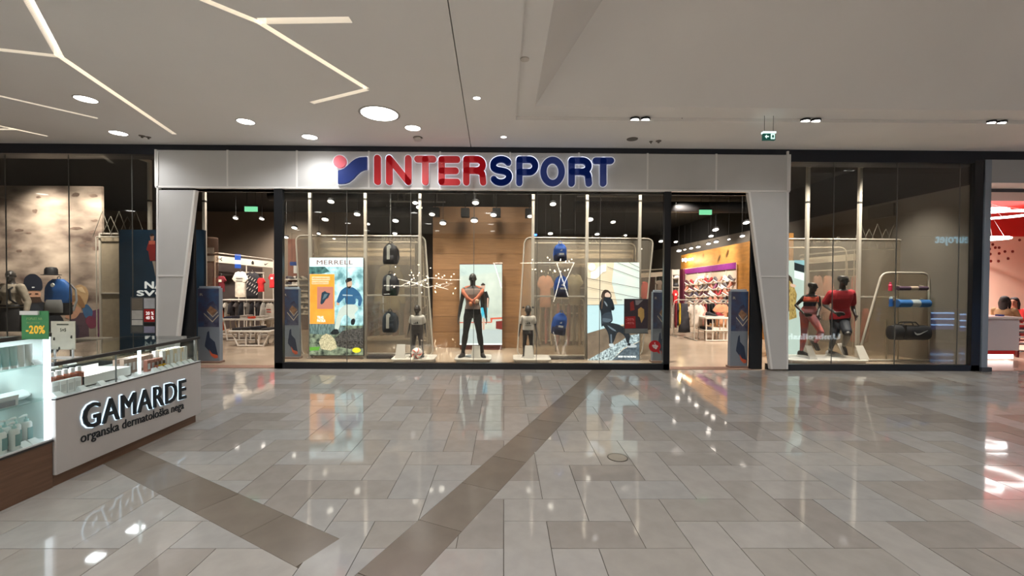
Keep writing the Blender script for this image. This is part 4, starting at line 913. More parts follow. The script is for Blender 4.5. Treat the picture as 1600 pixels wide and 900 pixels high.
b_ = bp(70, 436, 112, 492, 9.3, M('nylon_azure', (40, 92, 160), .6, noise=.1), bk, 'big blue and black trekking backpack in front of the mural', None, wire=0, pocket=M('nylon_grey', (150, 150, 150), .6)); 
c = at(80, 430, 9.25); mb = MB(); mb.lathe(c, [(.16, 0), (.165, .012), (.11, .02), (.105, .13), (.08, .17), (.02, .18)], bk, 18); tag(mb.build('bucket_hat', smooth=True), 'black hat above the blue trekking backpack in the left window', 'hat')
for ch in list(b_.children):
    if ch.name.startswith('paper_tag'): bpy.data.objects.remove(ch)
# ---------------------------------------------------------------- figures
def unit(v): v = Vector(v); return v.normalized()
def limb(mb, A, B, r0, r1, m, bulge=0, n=12):
    A, B = Vector(A), Vector(B); pts = [A.lerp(B, s) for s in (0, .18, .38, .6, .82, 1)]; rs = [r0, r0 * 1.0 + bulge * .6, (r0 * .68 + r1 * .32) + bulge, (r0 * .42 + r1 * .58) + bulge * .5, r0 * .15 + r1 * .85, r1]
    mb.tube(pts, rs, m, n); mb.ell(A, (r0, r0, r0), m, 10, 6); mb.ell(B, (r1, r1, r1), m, 10, 6)
def hand(mb, W, d, palmn, H, m, curl=.35):
    """W wrist, d direction of the fingers, palmn direction the palm faces"""
    d = unit(d); pn = unit(palmn); sd = d.cross(pn).normalized(); s = H / 1.8
    def bx(c, a, b, e): mb.ell(c, (1, 1, 1), m, 10, 6, Matrix((a, b, e)).transposed())
    bx(W + d * .045 * s, d * .05 * s, sd * .038 * s, pn * .015 * s)
    for i, (o, l) in enumerate(((-.030, .060), (-.010, .072), (.011, .068), (.030, .052))):
        p = W + d * .078 * s + sd * o * s; q = p + (d + pn * curl * .6).normalized() * l * .5 * s; r = q + (d + pn * curl * 1.9).normalized() * l * .55 * s
        mb.tube([p - d * .02 * s, p, q, r], [.0095 * s, .0095 * s, .0085 * s, .007 * s], m, 7)
    p = W + d * .025 * s - sd * .03 * s; mb.tube([p, p + (d - sd * .9).normalized() * .035 * s, p + (d * 1.5 - sd * .7).normalized() * .068 * s], [.012 * s, .0105 * s, .008 * s], m, 7)
def torso(mb, J, H, m, t0=0, t1=1, off=0, chest=1, n=20):
    P, N = J['pelvis'], J['neck']; hx = unit(J['hr'] - J['hl']); sx = unit(J['sr'] - J['sl']); ax = (N - P)
    prof = [(0, .083, .060), (.09, .094, .068), (.22, .089, .062), (.40, .072, .052), (.55, .081, .059), (.72, .098, .068), (.86, .101, .060), (.95, .083, .050), (1.0, .045, .040)]
    if chest == 2: prof = [(0, .084, .060), (.09, .098, .070), (.22, .090, .062), (.42, .062, .046), (.55, .069, .052), (.70, .083, .070), (.84, .084, .054), (.95, .068, .044), (1.0, .036, .034)]
    if chest == 3: prof = [(0, .096, .070), (.09, .102, .074), (.22, .100, .072), (.42, .095, .068), (.55, .096, .066), (.72, .106, .068), (.86, .108, .062), (.95, .086, .054), (1.0, .044, .044)]
    def pr(t):
        for i in range(len(prof) - 1):
            if prof[i][0] <= t <= prof[i + 1][0]:
                s = (t - prof[i][0]) / (prof[i + 1][0] - prof[i][0]); return prof[i][1] * (1 - s) + prof[i + 1][1] * s, prof[i][2] * (1 - s) + prof[i + 1][2] * s
        return prof[-1][1:]
    rg = []
    K_ = 14
    for k in range(K_ + 1):
        t = t0 + (t1 - t0) * k / K_; x = hx.lerp(sx, t).normalized(); y = x.cross(unit(ax)).normalized()
        a, b = pr(t); c = P - unit(ax) * .035 * H * (1 - min(1, t / .1)) * (1 if t0 == 0 else 0) + ax * t + J.get('lean', Vector()) * math.sin(PI * t)
        rg.append((c, x, y, a * H + off, b * H + off))
    mb.rings(rg, m, n)
def body(J, H, m, chest=1, vox=.010, parent=None, name='body', hair=None, feet=True, head=True, headscale=1, face=None, flat=0):
    mb = MB(); torso(mb, J, H, m, chest=chest); k = .86 if chest == 2 else 1
    for s in 'lr':
        limb(mb, J['s' + s], J['e' + s], .031 * H * k, .0215 * H * k, m); limb(mb, J['e' + s], J['w' + s], .022 * H * k, .0145 * H * k, m, .002 * H)
        hand(mb, J['w' + s], J.get('hd' + s, J['w' + s] - J['e' + s]), J.get('pn' + s, Vector((1 if s == 'l' else -1, 0, 0))), H * (1.12 if chest != 3 else 1.1), m)
        limb(mb, J['h' + s], J['k' + s], .050 * H, .031 * H, m); limb(mb, J['k' + s], J['a' + s], .031 * H, .019 * H, m, .005 * H)
        if feet:
            f = unit(J['f' + s]); A = J['a' + s]; up = unit(A - J['k' + s]) * -1
            mb.tube([A - f * .02 * H + Vector((0, 0, -.012 * H)), A + f * .03 * H - Vector((0, 0, .018 * H)), A + f * .085 * H - Vector((0, 0, .030 * H))], [.024 * H, .025 * H, .018 * H], m, 10)
    N = J['neck']; Hd = J['head']; mb.tube([N - unit(Hd - N) * .03 * H, N.lerp(Hd, .35), Hd - unit(Hd - N) * .02 * H], [.040 * H, .031 * H, .033 * H], m, 12)
    if head:
        fw = unit(J['face']); up = unit(J.get('headup', Hd - N)); sd = up.cross(fw).normalized(); fw = sd.cross(up).normalized(); h = H * headscale
        rot = Matrix((sd, fw, up)).transposed(); T = lambda x, y, z: Hd + rot @ Vector((x * h, y * h, z * h))
        mb.ell(T(0, -.006, .016), (.042 * h, .052 * h, .050 * h), m, 18, 12, rot); mb.ell(T(0, .010, -.020), (.033 * h, .036 * h, .040 * h), m, 14, 10, rot)
        mb.tube([T(0, .046, .012), T(0, .056, -.008), T(0, .044, -.016)], [.005 * h, .009 * h, .006 * h], m, 8); mb.ell(T(0, .043, -.032), (.014 * h, .006 * h, .005 * h), m, 8, 6, rot); mb.ell(T(0, .037, -.050), (.014 * h, .012 * h, .012 * h), m, 8, 6, rot); mb.ell(T(0, .040, .022), (.030 * h, .010 * h, .006 * h), m, 8, 6, rot)
        if flat:
            for v in mb.v:
                d_ = (v - Hd).dot(up)
                if (v - Hd).length < .2 and d_ > flat * h: v -= up * (d_ - flat * h)
        for s in (-1, 1): mb.ell(T(s * .042, -.006, -.004), (.006 * h, .010 * h, .016 * h), m, 8, 6, rot)
    o = mb.build(name, parent); remesh(o, vox); return o
def top(J, H, m, parent, name='tshirt', t0=.16, t1=.985, off=.016, sleeve=.55, chest=1, vox=.010, sr=.036):
    mb = MB(); torso(mb, J, H, m, t0, t1, off, chest)
    for s in 'lr':
        if sleeve: A = J['s' + s]; B = A.lerp(J['e' + s], min(1, sleeve)); limb(mb, A, B, sr * H + off * .4, (sr - .002 if sleeve < .8 else .026) * H + off * .4, m)
        if sleeve > 1: limb(mb, J['e' + s], J['e' + s].lerp(J['w' + s], sleeve - 1), .027 * H + off * .3, .019 * H + off * .3, m)
    o = mb.build(name, parent); remesh(o, vox); return o
def legs(J, H, m, parent, name='leggings', k=1.0, calf=.96, off=.006, t1=.34, chest=1, vox=.010, r1=None):
    mb = MB(); torso(mb, J, H, m, 0, t1, off, chest)
    for s in 'lr':
        e = J['h' + s].lerp(J['k' + s], k)
        limb(mb, J['h' + s], e, .050 * H + off, (.031 * H + off) if not r1 else r1, m)
        if k >= 1 and calf: limb(mb, J['k' + s], J['k' + s].lerp(J['a' + s], calf), .031 * H + off, (.019 * H + off) if not r1 else r1 * .8, m, .005 * H if not r1 else 0)
    o = mb.build(name, parent); remesh(o, vox); return o
def shoe(A, f, H, m, sole, parent, name='shoe'):
    f = unit(Vector((f.x, f.y, 0))) if abs(f.z) < .35 else unit(f); s = H / 1.8; dn = Vector((0, 0, -1)) if abs(f.z) < .35 else unit(Vector((0, 0, -1)) - f * Vector((0, 0, -1)).dot(f)); sd = f.cross(dn).normalized()
    mb = MB(); B = A + dn * .045 * s
    rg = [(B - f * .075 * s, sd, dn, .022 * s, .030 * s), (B - f * .05 * s - dn * .012 * s, sd, dn, .036 * s, .052 * s), (B - dn * .012 * s, sd, dn, .040 * s, .052 * s), (B + f * .06 * s, sd, dn, .042 * s, .036 * s), (B + f * .12 * s + dn * .006 * s, sd, dn, .046 * s, .027 * s), (B + f * .175 * s + dn * .012 * s, sd, dn, .030 * s, .018 * s)]
    mb.rings(rg, m, 12); o = mb.build(name, parent, smooth=True)
    mb = MB(); D = B + dn * .030 * s; rg = [(D - f * .08 * s, sd, dn, .025 * s, .012 * s), (D - f * .04 * s, sd, dn, .040 * s, .013 * s), (D + f * .06 * s, sd, dn, .043 * s, .012 * s), (D + f * .13 * s, sd, dn, .047 * s, .011 * s), (D + f * .185 * s, sd, dn, .028 * s, .008 * s)]
    mb.rings(rg, sole, 12); mb.build('sole', o); return o
manM = M('mannequin_black', (66, 62, 60), .38, noise=.1, ns=3)
def plinth(x0, x1, ytop, ybot, Y0, Y1, label, card=None):
    a, b = at(x0, ybot, Y0), at(x1, ybot, Y0); zt = at(x0, ytop, Y0).z; t = thing('display_plinth', label, 'plinth', ((a.x + b.x) / 2, (Y0 + Y1) / 2, 0), 'white rounded plinths')
    def rr(x0, x1, y0, y1, r): return [Vector((cx + r * math.cos(an), cy + r * math.sin(an), 0)) for (cx, cy, s) in ((x1 - r, y1 - r, 0), (x0 + r, y1 - r, 1), (x0 + r, y0 + r, 2), (x1 - r, y0 + r, 3)) for an in [(s + q / 5) * PI / 2 for q in range(6)]]
    wM = M('plinth_white', (214, 208, 198), .35, noise=.03)
    mb = MB(); mb.prism(rr(a.x + .03, b.x - .03, Y0 + .03, Y1 - .03, .08), (0, 0, zt - .03), M('plinth_side', (176, 172, 166), .5)); mb.build('base', t)
    mb = MB(); mb.prism([p + Vector((0, 0, zt - .03)) for p in rr(a.x, b.x, Y0, Y1, .1)], (0, 0, .03), wM); mb.build('top', t, bevel=.004)
    if card:
        c0, c1 = at(card[0], card[3], Y0 + .12), at(card[2], card[1], Y0 + .12); mb = MB()
        mb.prism([(c0.x, Y0 + .10, zt), (c1.x + .0, Y0 + .10, zt), (c1.x - .02, Y0 + .2, c1.z), (c0.x + .02, Y0 + .2, c1.z)], (0, .02, 0), wM)
        mb.prism([(c0.x, Y0 + .12, zt), (c1.x, Y0 + .12, zt), (c1.x, Y0 + .3, zt), (c0.x, Y0 + .3, zt)], (0, 0, .01), wM); ca = tag(mb.build('info_card'), 'white leaning info stand on the %s' % card[4], 'info stand', 'white info stands')
    return zt
z1 = plinth(609, 677, 561.5, 570.5, 8.5, 9.1, 'low white plinth under the left child mannequin and the ball', (617, 539, 633, 560, 'plinth of the left child mannequin'))
z2 = plinth(709, 767, 561.5, 570, 8.5, 9.1, 'low white plinth under the tall mannequin', (736, 541, 751, 560, 'plinth of the tall mannequin'))
z3 = plinth(802, 862, 562, 570.5, 8.5, 9.1, 'low white plinth under the right child mannequin', (819, 541, 834, 560, 'plinth of the right child mannequin'))
def standing(x, Y, z, H, spread=.13, arm=.16, chest=1, turn=0, headk=1):
    J = {}; V = Vector; hl = .052 * H
    J['pelvis'] = V((x, Y, z + .50 * H)); J['neck'] = V((x, Y, z + .835 * H)); J['head'] = V((x, Y - .01 * H, z + .925 * H)); J['face'] = V((turn, -1, -.05))
    for s, g_ in (('l', -1), ('r', 1)):
        J['s' + s] = V((x + g_ * .103 * H, Y, z + .795 * H)); J['e' + s] = V((x + g_ * (.103 + arm * .5) * H, Y + .02 * H, z + .625 * H)); J['w' + s] = V((x + g_ * (.103 + arm * .78) * H, Y - .03 * H, z + .475 * H))
        J['h' + s] = V((x + g_ * hl, Y, z + .50 * H)); J['k' + s] = V((x + g_ * (hl + spread * .4 * H), Y - .015 * H, z + .275 * H)); J['a' + s] = V((x + g_ * (hl + spread * .85 * H), Y + .01 * H, z + .042 * H))
        J['f' + s] = V((g_ * .35, -1, 0))
    return J
def marks(c, s, parent, m, name='printed_logo'):        # three slanted bars over a word bar
    mb = MB()
    for i in range(3): mb.prism([c + Vector(((-1.5 + i) * s, 0, 0)), c + Vector(((-.75 + i) * s, 0, 0)), c + Vector(((-1.15 + i) * s, 0, (.5 + .45 * i) * s)), c + Vector(((-1.75 + i) * s, 0, (.3 + .45 * i) * s))], (0, -.006, 0), m)
    textfit(mb, 'adidas', c + Vector((-1.8 * s, 0, -1.1 * s)), (3.6 * s, 0, 0), (0, 0, .8 * s), m, bold=.02, ext=.006, out=(0, -1, 0)); return mb.build(name, parent, fix=False)
# tall mannequin
Hh = 1.77; c = at(738.5, 500, 8.8); J = standing(c.x, 8.8, z2, Hh, .075, .075)
t = thing('mannequin', 'tall black male mannequin in grey tank top with an orange sweater knotted over the shoulders', 'mannequin', (c.x, 8.8, z2))
body(J, Hh, manM, parent=t); 
top(J, Hh, M('tank_grey', (172, 150, 140), .8, noise=.08, ns=30), t, 'tank_top', .2, .93, .012, 0); legs(J, Hh, M('leggings_black', (24, 25, 29), .6, noise=.15), t)
for s in 'lr': shoe(J['a' + s], J['f' + s], Hh, M('shoe_black', (36, 36, 36), .6), M('sole_grey', (90, 88, 82), .7), t)
mb = MB(); x, zz = c.x, z2; sw = [(-.20, 0, .80), (-.19, -.06, .765), (-.10, -.125, .70), (.02, -.14, .655), (.07, -.15, .635)]; 
for sg in (-1, 1):
    mb.tube([Vector((x + sg * p[0], 8.8 + p[1], zz + p[2] * Hh)) for p in sw], [.045, .042, .036, .032, .02], M('sweater_orange', (206, 122, 94), .9, noise=.15, ns=14), 10)
mb.tube([Vector((x + a_, 8.8 + b_2, zz + h_ * Hh)) for a_, b_2, h_ in ((-.19, -.02, .79), (-.14, .06, .815), (0, .08, .83), (.14, .06, .815), (.19, -.02, .79))], .045, M('sweater_orange'), 10)
o = mb.build('sweater', t); remesh(o, .010); mb = MB(); mb.ell((x + .10, 8.62, zz + .665 * Hh), (.045, .04, .045), M('cuff_cream', (226, 190, 160), .8)); mb.ell((x - .03, 8.62, zz + .63 * Hh), (.035, .03, .045), M('cuff_peach', (216, 140, 100), .8)); mb.build('cuff', t)
mb = MB(); mb.lathe((c.x, 8.86, z2), [(.15, 0), (.15, .012)], M('steel', (150, 150, 150), .3, 1), 24); mb.build('base_plate', t)
# children
for (px, nm, zt_, girl) in ((652, 'left', z1, 0), (825, 'right', z3, 1)):
    Hc = 1.07; Yc = 8.8; c = at(px, 500, Yc); J = standing(c.x, Yc, zt_, Hc, .035 if girl else .05, .09, 3)
    J['head'] += Vector((0, 0, .0)); J['neck'] += Vector((0, 0, -.02))
    for s in 'lr': J['s' + s].z -= .02
    t = thing('child_mannequin', ('black boy mannequin in a white and dark T-shirt and trousers, behind the ball', 'black girl mannequin with two hair buns, white T-shirt and dark leggings')[girl], 'mannequin', (c.x, Yc, zt_))
    body(J, Hc, manM, 3, .0085, t, headscale=1.45)
    tw = M('tee_white', (214, 206, 196), .85, noise=.04); top(J, Hc, tw, t, 'tshirt', .12 if girl else .30, .97, .014, .55, 3, .009, .042)
    if not girl: top(J, Hc, M('tee_dark', (58, 52, 50), .85), t, 'shirt_lower_half', .06, .46, .0155, 0, 3, .009); legs(J, Hc, M('trouser_dark', (62, 56, 54), .85, noise=.1), t, 'trousers', 1, 1.02, .012, .3, 3, .009, .042)
    else: legs(J, Hc, M('legging_grey', (50, 44, 44), .8, noise=.1), t, 'leggings', 1, .55, .006, .3, 3, .009)
    for s in 'lr': shoe(J['a' + s], J['f' + s], Hc * 1.1, M('shoe_white', (214, 210, 206), .6) if girl else M('shoe_black'), M('sole_white', (226, 224, 220), .6), t)
    if girl:
        for s in (-1, 1): mb = MB(); p = J['head'] + Vector((s * .075, 0, .055)); mb.tube([p, p + Vector((s * .025, 0, .008)), p + Vector((s * .045, 0, -.01))], [.012, .026, .012], manM, 8); mb.build('hair_bun', t, smooth=True)
    marks(J['neck'] + Vector((0, -.064 * Hc - .03, -.17)), .034, t, K((34, 32, 34)))
    mb = MB(); mb.lathe((c.x + .02, Yc + .05, zt_), [(.13, 0), (.13, .010)], M('steel'), 24); mb.build('base_plate', t)
c = at(651.5, 551, 8.62); t = thing('ball', 'white and red football on the plinth of the boy mannequin', 'ball', (c.x, 8.62, z1))
mb = MB(); mb.ell((c.x, 8.62, z1 + .11), (.11, .11, .11), M('ball_white', (224, 214, 208), .4), 24, 16); o = mb.build('shell', t, smooth=True)
mb = MB()
for k in range(5):
    an = k * 1.257 + 1.9; pts = []
    for j in range(7): th = .25 + j * .2; pts.append(Vector((c.x + .1105 * math.sin(th) * math.cos(an + j * .12), 8.62 - .1105 * math.cos(th), z1 + .11 + .1105 * math.sin(th) * math.sin(an + j * .12))))
    mb.tube(pts, [.004, .01, .012, .012, .012, .01, .004], K((214, 84, 66)), 6)
mb.build('red_stripes', t)
# running mannequins of the right window
zt_ = None
a, b = at(1233, 568, 8.45), at(1361, 568, 8.45)
z4 = plinth(1236, 1361, 563, 574, 8.45, 9.15, 'long low white plinth under the two running mannequins')
for k, (x0, y0, x1, y1) in enumerate(((1263, 541, 1275, 560), (1341, 541, 1356, 560))):
    c0, c1 = at(x0, y1, 8.6), at(x1, y0, 8.6); mb = MB(); mb.prism([(c0.x, 8.55, z4), (c1.x, 8.55, z4), (c1.x - .03, 8.68, c1.z), (c0.x, 8.68, c1.z)], (0, .02, 0), M('plinth_white')); tag(mb.build('info_card'), ('white leaning info stand beside the foot of the woman mannequin', 'white leaning info stand at the right end of the long plinth')[k], 'info stand', 'white info stands')
def P3(px, py, dy, Y=8.85): return at(px, py, Y + dy)
J = dict(pelvis=P3(1262, 491, 0), neck=P3(1268.5, 459, -.05), head=P3(1270, 447.5, -.10), face=Vector((.75, -.6, -.1)), headup=Vector((.1, -.1, 1)),
         sl=P3(1257, 464, .02), sr=P3(1278.5, 464.5, -.12), el=P3(1243.5, 477, .12), wl=P3(1256, 490, -.12), er=P3(1281, 479, -.02), wr=P3(1277, 494, -.28),
         hl=P3(1257.5, 492, .05), hr=P3(1267, 492, -.06), kl=P3(1256, 524, .02), kr=P3(1283, 519, -.30), al=P3(1252, 549, .12), ar=P3(1274, 535, .12), fl=Vector((.7, -.6, -.1)), fr=Vector((.35, -.3, -.8)), hdl=Vector((.7, -.4, -.2)), hdr=Vector((-.1, -.6, -.3)))
t = thing('mannequin', 'black female mannequin running in orange sports bra and coral patterned leggings', 'mannequin', (J['pelvis'].x, 8.85, z4)); Hf = 1.62
body(J, Hf, manM, 2, parent=t, headscale=1.0, flat=.047)
top(J, Hf, M('bra_orange', (206, 84, 58), .7, noise=.1, ns=12), t, 'sports_bra', .62, .86, .010, 0, 2)
for s in 'lr': mb = MB(); d = J['s' + s] - J['neck']; mb.tube([J['neck'] + d * .55 + Vector((0, -.085, -.13)), J['neck'] + d * .6 + Vector((0, -.07, -.03)), J['neck'] + d * .62 + Vector((0, 0, .035))], .013, M('bra_orange'), 6); mb.build('strap', t)
legs(J, Hf, M('leggings_coral', (196, 96, 84), .7, rgb2=(150, 112, 122), ns=4), t, 'leggings', 1, .9, .006, .4, 2)
mb = MB(); torso(mb, J, Hf, M('waistband', (42, 42, 60), .7), .40, .56, .008, 2); mb.build('waistband', t, smooth=True)
for s in 'lr': shoe(J['a' + s], J['f' + s], Hf, M('shoe_grey', (96, 92, 88), .6), M('sole_grey'), t)
Y2 = 8.95; P4 = lambda x, y, d: P3(x, y, d, Y2)
J = dict(pelvis=P4(1312, 502, 0), neck=P4(1316, 452, -.08), head=P4(1317.5, 437.5, -.15), face=Vector((.55, -.8, -.1)), headup=Vector((.05, -.1, 1)),
         sl=P4(1299, 459, .02), sr=P4(1330, 458, -.08), el=P4(1288, 476, .15), wl=P4(1305, 489, -.20), er=P4(1332, 478, .10), wr=P4(1336.5, 493, -.10),
         hl=P4(1307, 503, .03), hr=P4(1318, 502, -.05), kl=P4(1303, 525, -.10), kr=P4(1325, 522, -.35), al=P4(1297, 549, .05), ar=P4(1318, 541, .25), fl=Vector((.8, -.5, -.05)), fr=Vector((.3, -.2, -.9)), hdl=Vector((.7, -.5, -.1)))
t = thing('mannequin', 'black male mannequin running in red T-shirt and black shorts', 'mannequin', (J['pelvis'].x, Y2, z4)); Hm = 1.84
body(J, Hm, manM, 1, parent=t, headscale=1.0, flat=.049)
top(J, Hm, M('tee_red', (160, 26, 38), .75, noise=.12, ns=4), t, 'tshirt', .10, .975, .020, .75, 1, sr=.040); legs(J, Hm, M('shorts_black', (30, 34, 44), .7, noise=.12), t, 'shorts', .82, 0, .014, .3, 1, r1=.088)
for s in 'lr': mb = MB(); limb(mb, J['k' + s] - unit(J['k' + s] - J['h' + s]) * .06, J['k' + s].lerp(J['a' + s], .86), .066 if 0 else .062, .042, M('tights_grey', (150, 146, 140), .7), .006); mb.build('tights', t, smooth=True)
for s in 'lr': shoe(J['a' + s], J['f' + s], Hm, M('shoe_light', (176, 172, 166), .6), M('sole_white'), t)
# hiking mannequin at the left edge
Y3 = 9.0; c = at(19, 500, Y3); Hl = 1.80; J = standing(c.x, Y3, .10, Hl, .08, .12, turn=.5)
t = thing('mannequin', 'dark mannequin in light fleece vest and long dark skirt at the left picture edge', 'mannequin', (c.x, Y3, .10)); body(J, Hl, manM, 2, parent=t)
top(J, Hl, M('fleece_beige', (160, 148, 132), .9, noise=.15, ns=14), t, 'fleece_jacket', .16, .98, .03, 1.85, 2); mb = MB()
for s in (-1, 1): mb.tube([J['neck'] + Vector((s * .10, .02, -.02)), J['neck'] + Vector((s * .12, -.15, -.12)), J['neck'] + Vector((s * .13, -.14, -.34)), J['neck'] + Vector((s * .16, -.02, -.45))], .02, bk, 8)
mb.build('harness_strap', t, smooth=True); mb = MB(); p = J['pelvis']; mb.rings([(p + Vector((0, 0, dz)), Vector((1, 0, 0)), Vector((0, 1, 0)), r, r * .75) for dz, r in ((.12, .17), (0, .21), (-.3, .24), (-.62, .27))], M('skirt_dark', (46, 44, 46), .9, noise=.2, ns=8), 20); mb.build('skirt', t, smooth=True)
mb = MB(); torso(mb, J, Hl, bk, .2, .26, .045, 2); mb.build('hip_belt', t, smooth=True)
for s in 'lr': shoe(J['a' + s], J['f' + s], Hl, M('shoe_grey'), M('sole_grey'), t)
mb = MB(); mb.box(c.x - .5, c.x + .5, 8.75, 9.3, 0, .10, M('plinth_white')); tag(mb.build('display_plinth', bevel=.01), 'low white plinth under the fleece clad mannequin at the left edge', 'plinth')
a, b = at(116, 533, 8.7), at(159, 529, 8.7); t = thing('display_shelf', 'white shelf slab with a black rounded box under it, in front of the mural', 'shelf', ((a.x + b.x) / 2, 8.8, 0))
mb = MB(); mb.box(a.x, b.x, 8.6, 8.95, a.z, b.z, postM); mb.build('slab', t, bevel=.01); mb = MB(); a2_, b2_ = at(117, 550, 8.7), at(146, 535, 8.7); mb.box(a2_.x, b2_.x, 8.65, 8.9, a2_.z, b2_.z, K((44, 44, 48))); mb.build('box', t, bevel=.04); mb = MB(); mb.box(a2_.x + .1, b2_.x - .1, 8.72, 8.84, 0, a2_.z, postM); mb.build('leg', t)
# ---------------------------------------------------------------- cosmetics kiosk at the left
KX = (fl(83, 755).x + fl(300, 667).x) / 2 - .01; KYA = 2.3; KYM = 3.44; KYB = 5.08
KB = -4.55                                     # back side of the kiosk
wnM = M('kiosk_wood', (112, 84, 66), .45, noise=.14, ns=5, stretch=(1, .6, 8), bump=.04); kpM = M('kiosk_panel', (196, 192, 190), .4, noise=.02); drkM = M('kiosk_dark', (52, 50, 50), .4); ledM = _E((236, 248, 255), 1.5); wsM = M('kiosk_white', (222, 226, 228), .4)
kg = glass('kiosk_glass', (250, 254, 253), k=.035); kgl = glass('shelf_glass', (242, 250, 248), k=.04)
kio = thing('kiosk_counter', 'white and wood cosmetics kiosk with glass display top and GAMARDE lettering', 'kiosk', (KX - .4, 3.8, 0))
def part(name, *b, m=None, bevel=0, par=None): mb = MB(); mb.box(*b, m); return mb.build(name, par or kio, bevel=bevel)
part('base', KB, KX, KYM, KYB - .05, 0, .10, m=wnM); part('wood_front', KB, KX + .012, KYA, KYM - .01, 0, .375, m=wnM, bevel=.003); part('wood_edge', KB, KX + .02, KYA, KYM - .008, .375, .39, m=drkM)
pan = part('front_panel', KX - .02, KX + .03, KYM, KYB, .095, .715, m=kpM, bevel=.003); part('end_panel', KB, KX - .02, KYB - .03, KYB, .095, .715, m=kpM, bevel=.003); part('back_panel', KB, KB + .03, KYA, KYB, 0, .715, m=kpM)
part('counter_floor', KB + .03, KX + .03, KYM, KYB, .715, .728, m=wsM); part('panel_edge', KX - .02, KX + .034, KYM, KYB, .712, .722, m=drkM)
ZK = 1.005
for b in ((KX + .008, KX + .016, KYM, KYB - .01), (KB + .01, KB + .018, KYM, KYB - .01)): part('glass_front', *b, .728, ZK, m=kg)
part('glass_end', KB + .02, KX + .008, KYB - .016, KYB - .008, .728, ZK, m=kg); part('glass_top', KB, KX + .02, KYM, KYB, ZK + .012, ZK + .020, m=kg)
for b in ((KX - .01, KX + .024, KYM, KYB), (KB, KB + .03, KYM, KYB)): part('top_rail', *b, ZK - .016, ZK + .014, m=drkM, bevel=.003)
part('top_rail', KB, KX, KYB - .03, KYB, ZK - .016, ZK + .014, m=drkM)
yp = at(228, 560, 4).y; yp = KX / ((228 - 793) / F)            # lit post in the long front
part('lit_post', KX - .018, KX, abs(yp) - .012, abs(yp) + .012, .728, ZK - .016, m=_E((226, 242, 246), 1.1)); part('lit_post', KX - .018, KX + .002, KYB - .05, KYB - .02, .728, ZK - .016, m=M('kiosk_alu', (170, 172, 174), .3, .6))
part('glass_joint', KX + .006, KX + .018, 3.99, 3.996, .728, ZK, m=K((120, 128, 128)))
part('middle_shelf', KB + .04, KB + .36, KYM + .05, KYB - .08, .86, .868, m=kgl)
# taller left vitrine
ZV = 1.235
part('vitrine_back', KB, KB + .03, KYA, KYM, .39, ZV, m=wsM); part('vitrine_side', KB + .03, KX - .06, KYM - .012, KYM - .004, .39, ZV, m=M('vitrine_wall', (206, 218, 220), .4)); part('vitrine_floor', KB + .03, KX + .01, KYA, KYM - .01, .39, .402, m=wsM)
part('vitrine_glass', KX - .002, KX + .006, KYA, KYM - .06, .40, ZV, m=kg); part('vitrine_rail', KX - .015, KX + .016, KYA, KYM - .01, ZV, ZV + .03, m=drkM); part('vitrine_top', KB, KX, KYA, KYM, ZV + .03, ZV + .038, m=kg)
part('led_post', KX - .022, KX + .010, KYM - .042, KYM - .014, .402, ZV, m=ledM)
for z in (1.012, .728): part('vitrine_shelf', KB + .04, KX - .012, KYA, KYM - .02, z, z + .009, m=kgl)
lamp('AREA', (KX - .35, 3.05, ZV - .02), 3.2, (.95, .98, 1), .5, (KX - .35, 3.05, 0)); [lamp('AREA', (KX - .25, y_, ZK - .03), .8, (.98, .98, 1), .12, (KX - .2, y_, 0)) for y_ in (3.65, 4.05, 4.5, 4.9)]  # area lamps added under the glass to brighten vitrine and counter
# backlit lettering on the panel: reading direction runs away from the viewer
def kp(px, py): # pixel on plane x = KX + .03
    d = RC @ Vector(((px - 800 + SHX) / F, -(py - 450) / F, -1)); t_ = (KX + .032) / d.x; return Vector((KX + .032, d.y * t_, EYE + d.z * t_))
def ktext(s, p0, p1, hgt, m, name, ex, bold, off=0, par=None, glow=None, spacing=1):
    a, b = kp(*p0), kp(*p1); mb = MB(); a.x += off; b.x += off; textfit(mb, s, a, b - a, Vector((0, 0, hgt)), m, bold=bold, ext=ex, out=(1, 0, 0), spacing=spacing); return mb.build(name, par or pan, fix=False)
gh = kp(126, 632).z - kp(127, 672).z
def islands(mb):
    par = list(range(len(mb.v)))
    def fd(i):
        while par[i] != i: par[i] = par[par[i]]; i = par[i]
        return i
    for f_ in mb.f:
        for k in f_[1:]: par[fd(k)] = fd(f_[0])
    g_ = {}
    for f_, mi_ in zip(mb.f, mb.mi): g_.setdefault(fd(f_[0]), []).append(f_)
    return list(g_.values())
mb = MB(); a, b = kp(127, 672), kp(288, 622); a.x += .010; b.x += .010; textfit(mb, 'GAMARDE', a, b - a, Vector((0, 0, gh * .97)), M('letter_black', (24, 32, 40), .4), ext=.016, out=(1, 0, 0))
for isl in islands(mb):
    m2 = MB(); idx = sorted({k for f_ in isl for k in f_}); mp_ = {k: i for i, k in enumerate(idx)}
    for (dy, dz) in ((0, 0), (.0025, .0), (-.0025, 0), (0, .0025), (0, -.0025)): m2.add([mb.v[k] + Vector((dy * .2, dy, dz)) for k in idx], [[mp_[k] for k in f_] for f_ in isl], M('letter_black'))
    m2.build('letter', pan, fix=False)
ktext('GAMARDE', (126.4, 672.8), (288.6, 622.4), gh * 1.0, _E((206, 236, 255), .9), 'letter_glow', .003, .022, off=.001)
sl_ = ktext('organska dermatološka nega', (126, 697), (287, 642), (kp(126, 678).z - kp(126, 699).z) * .95, M('letter_black'), 'small_lettering', .004, .008); stuff(sl_)
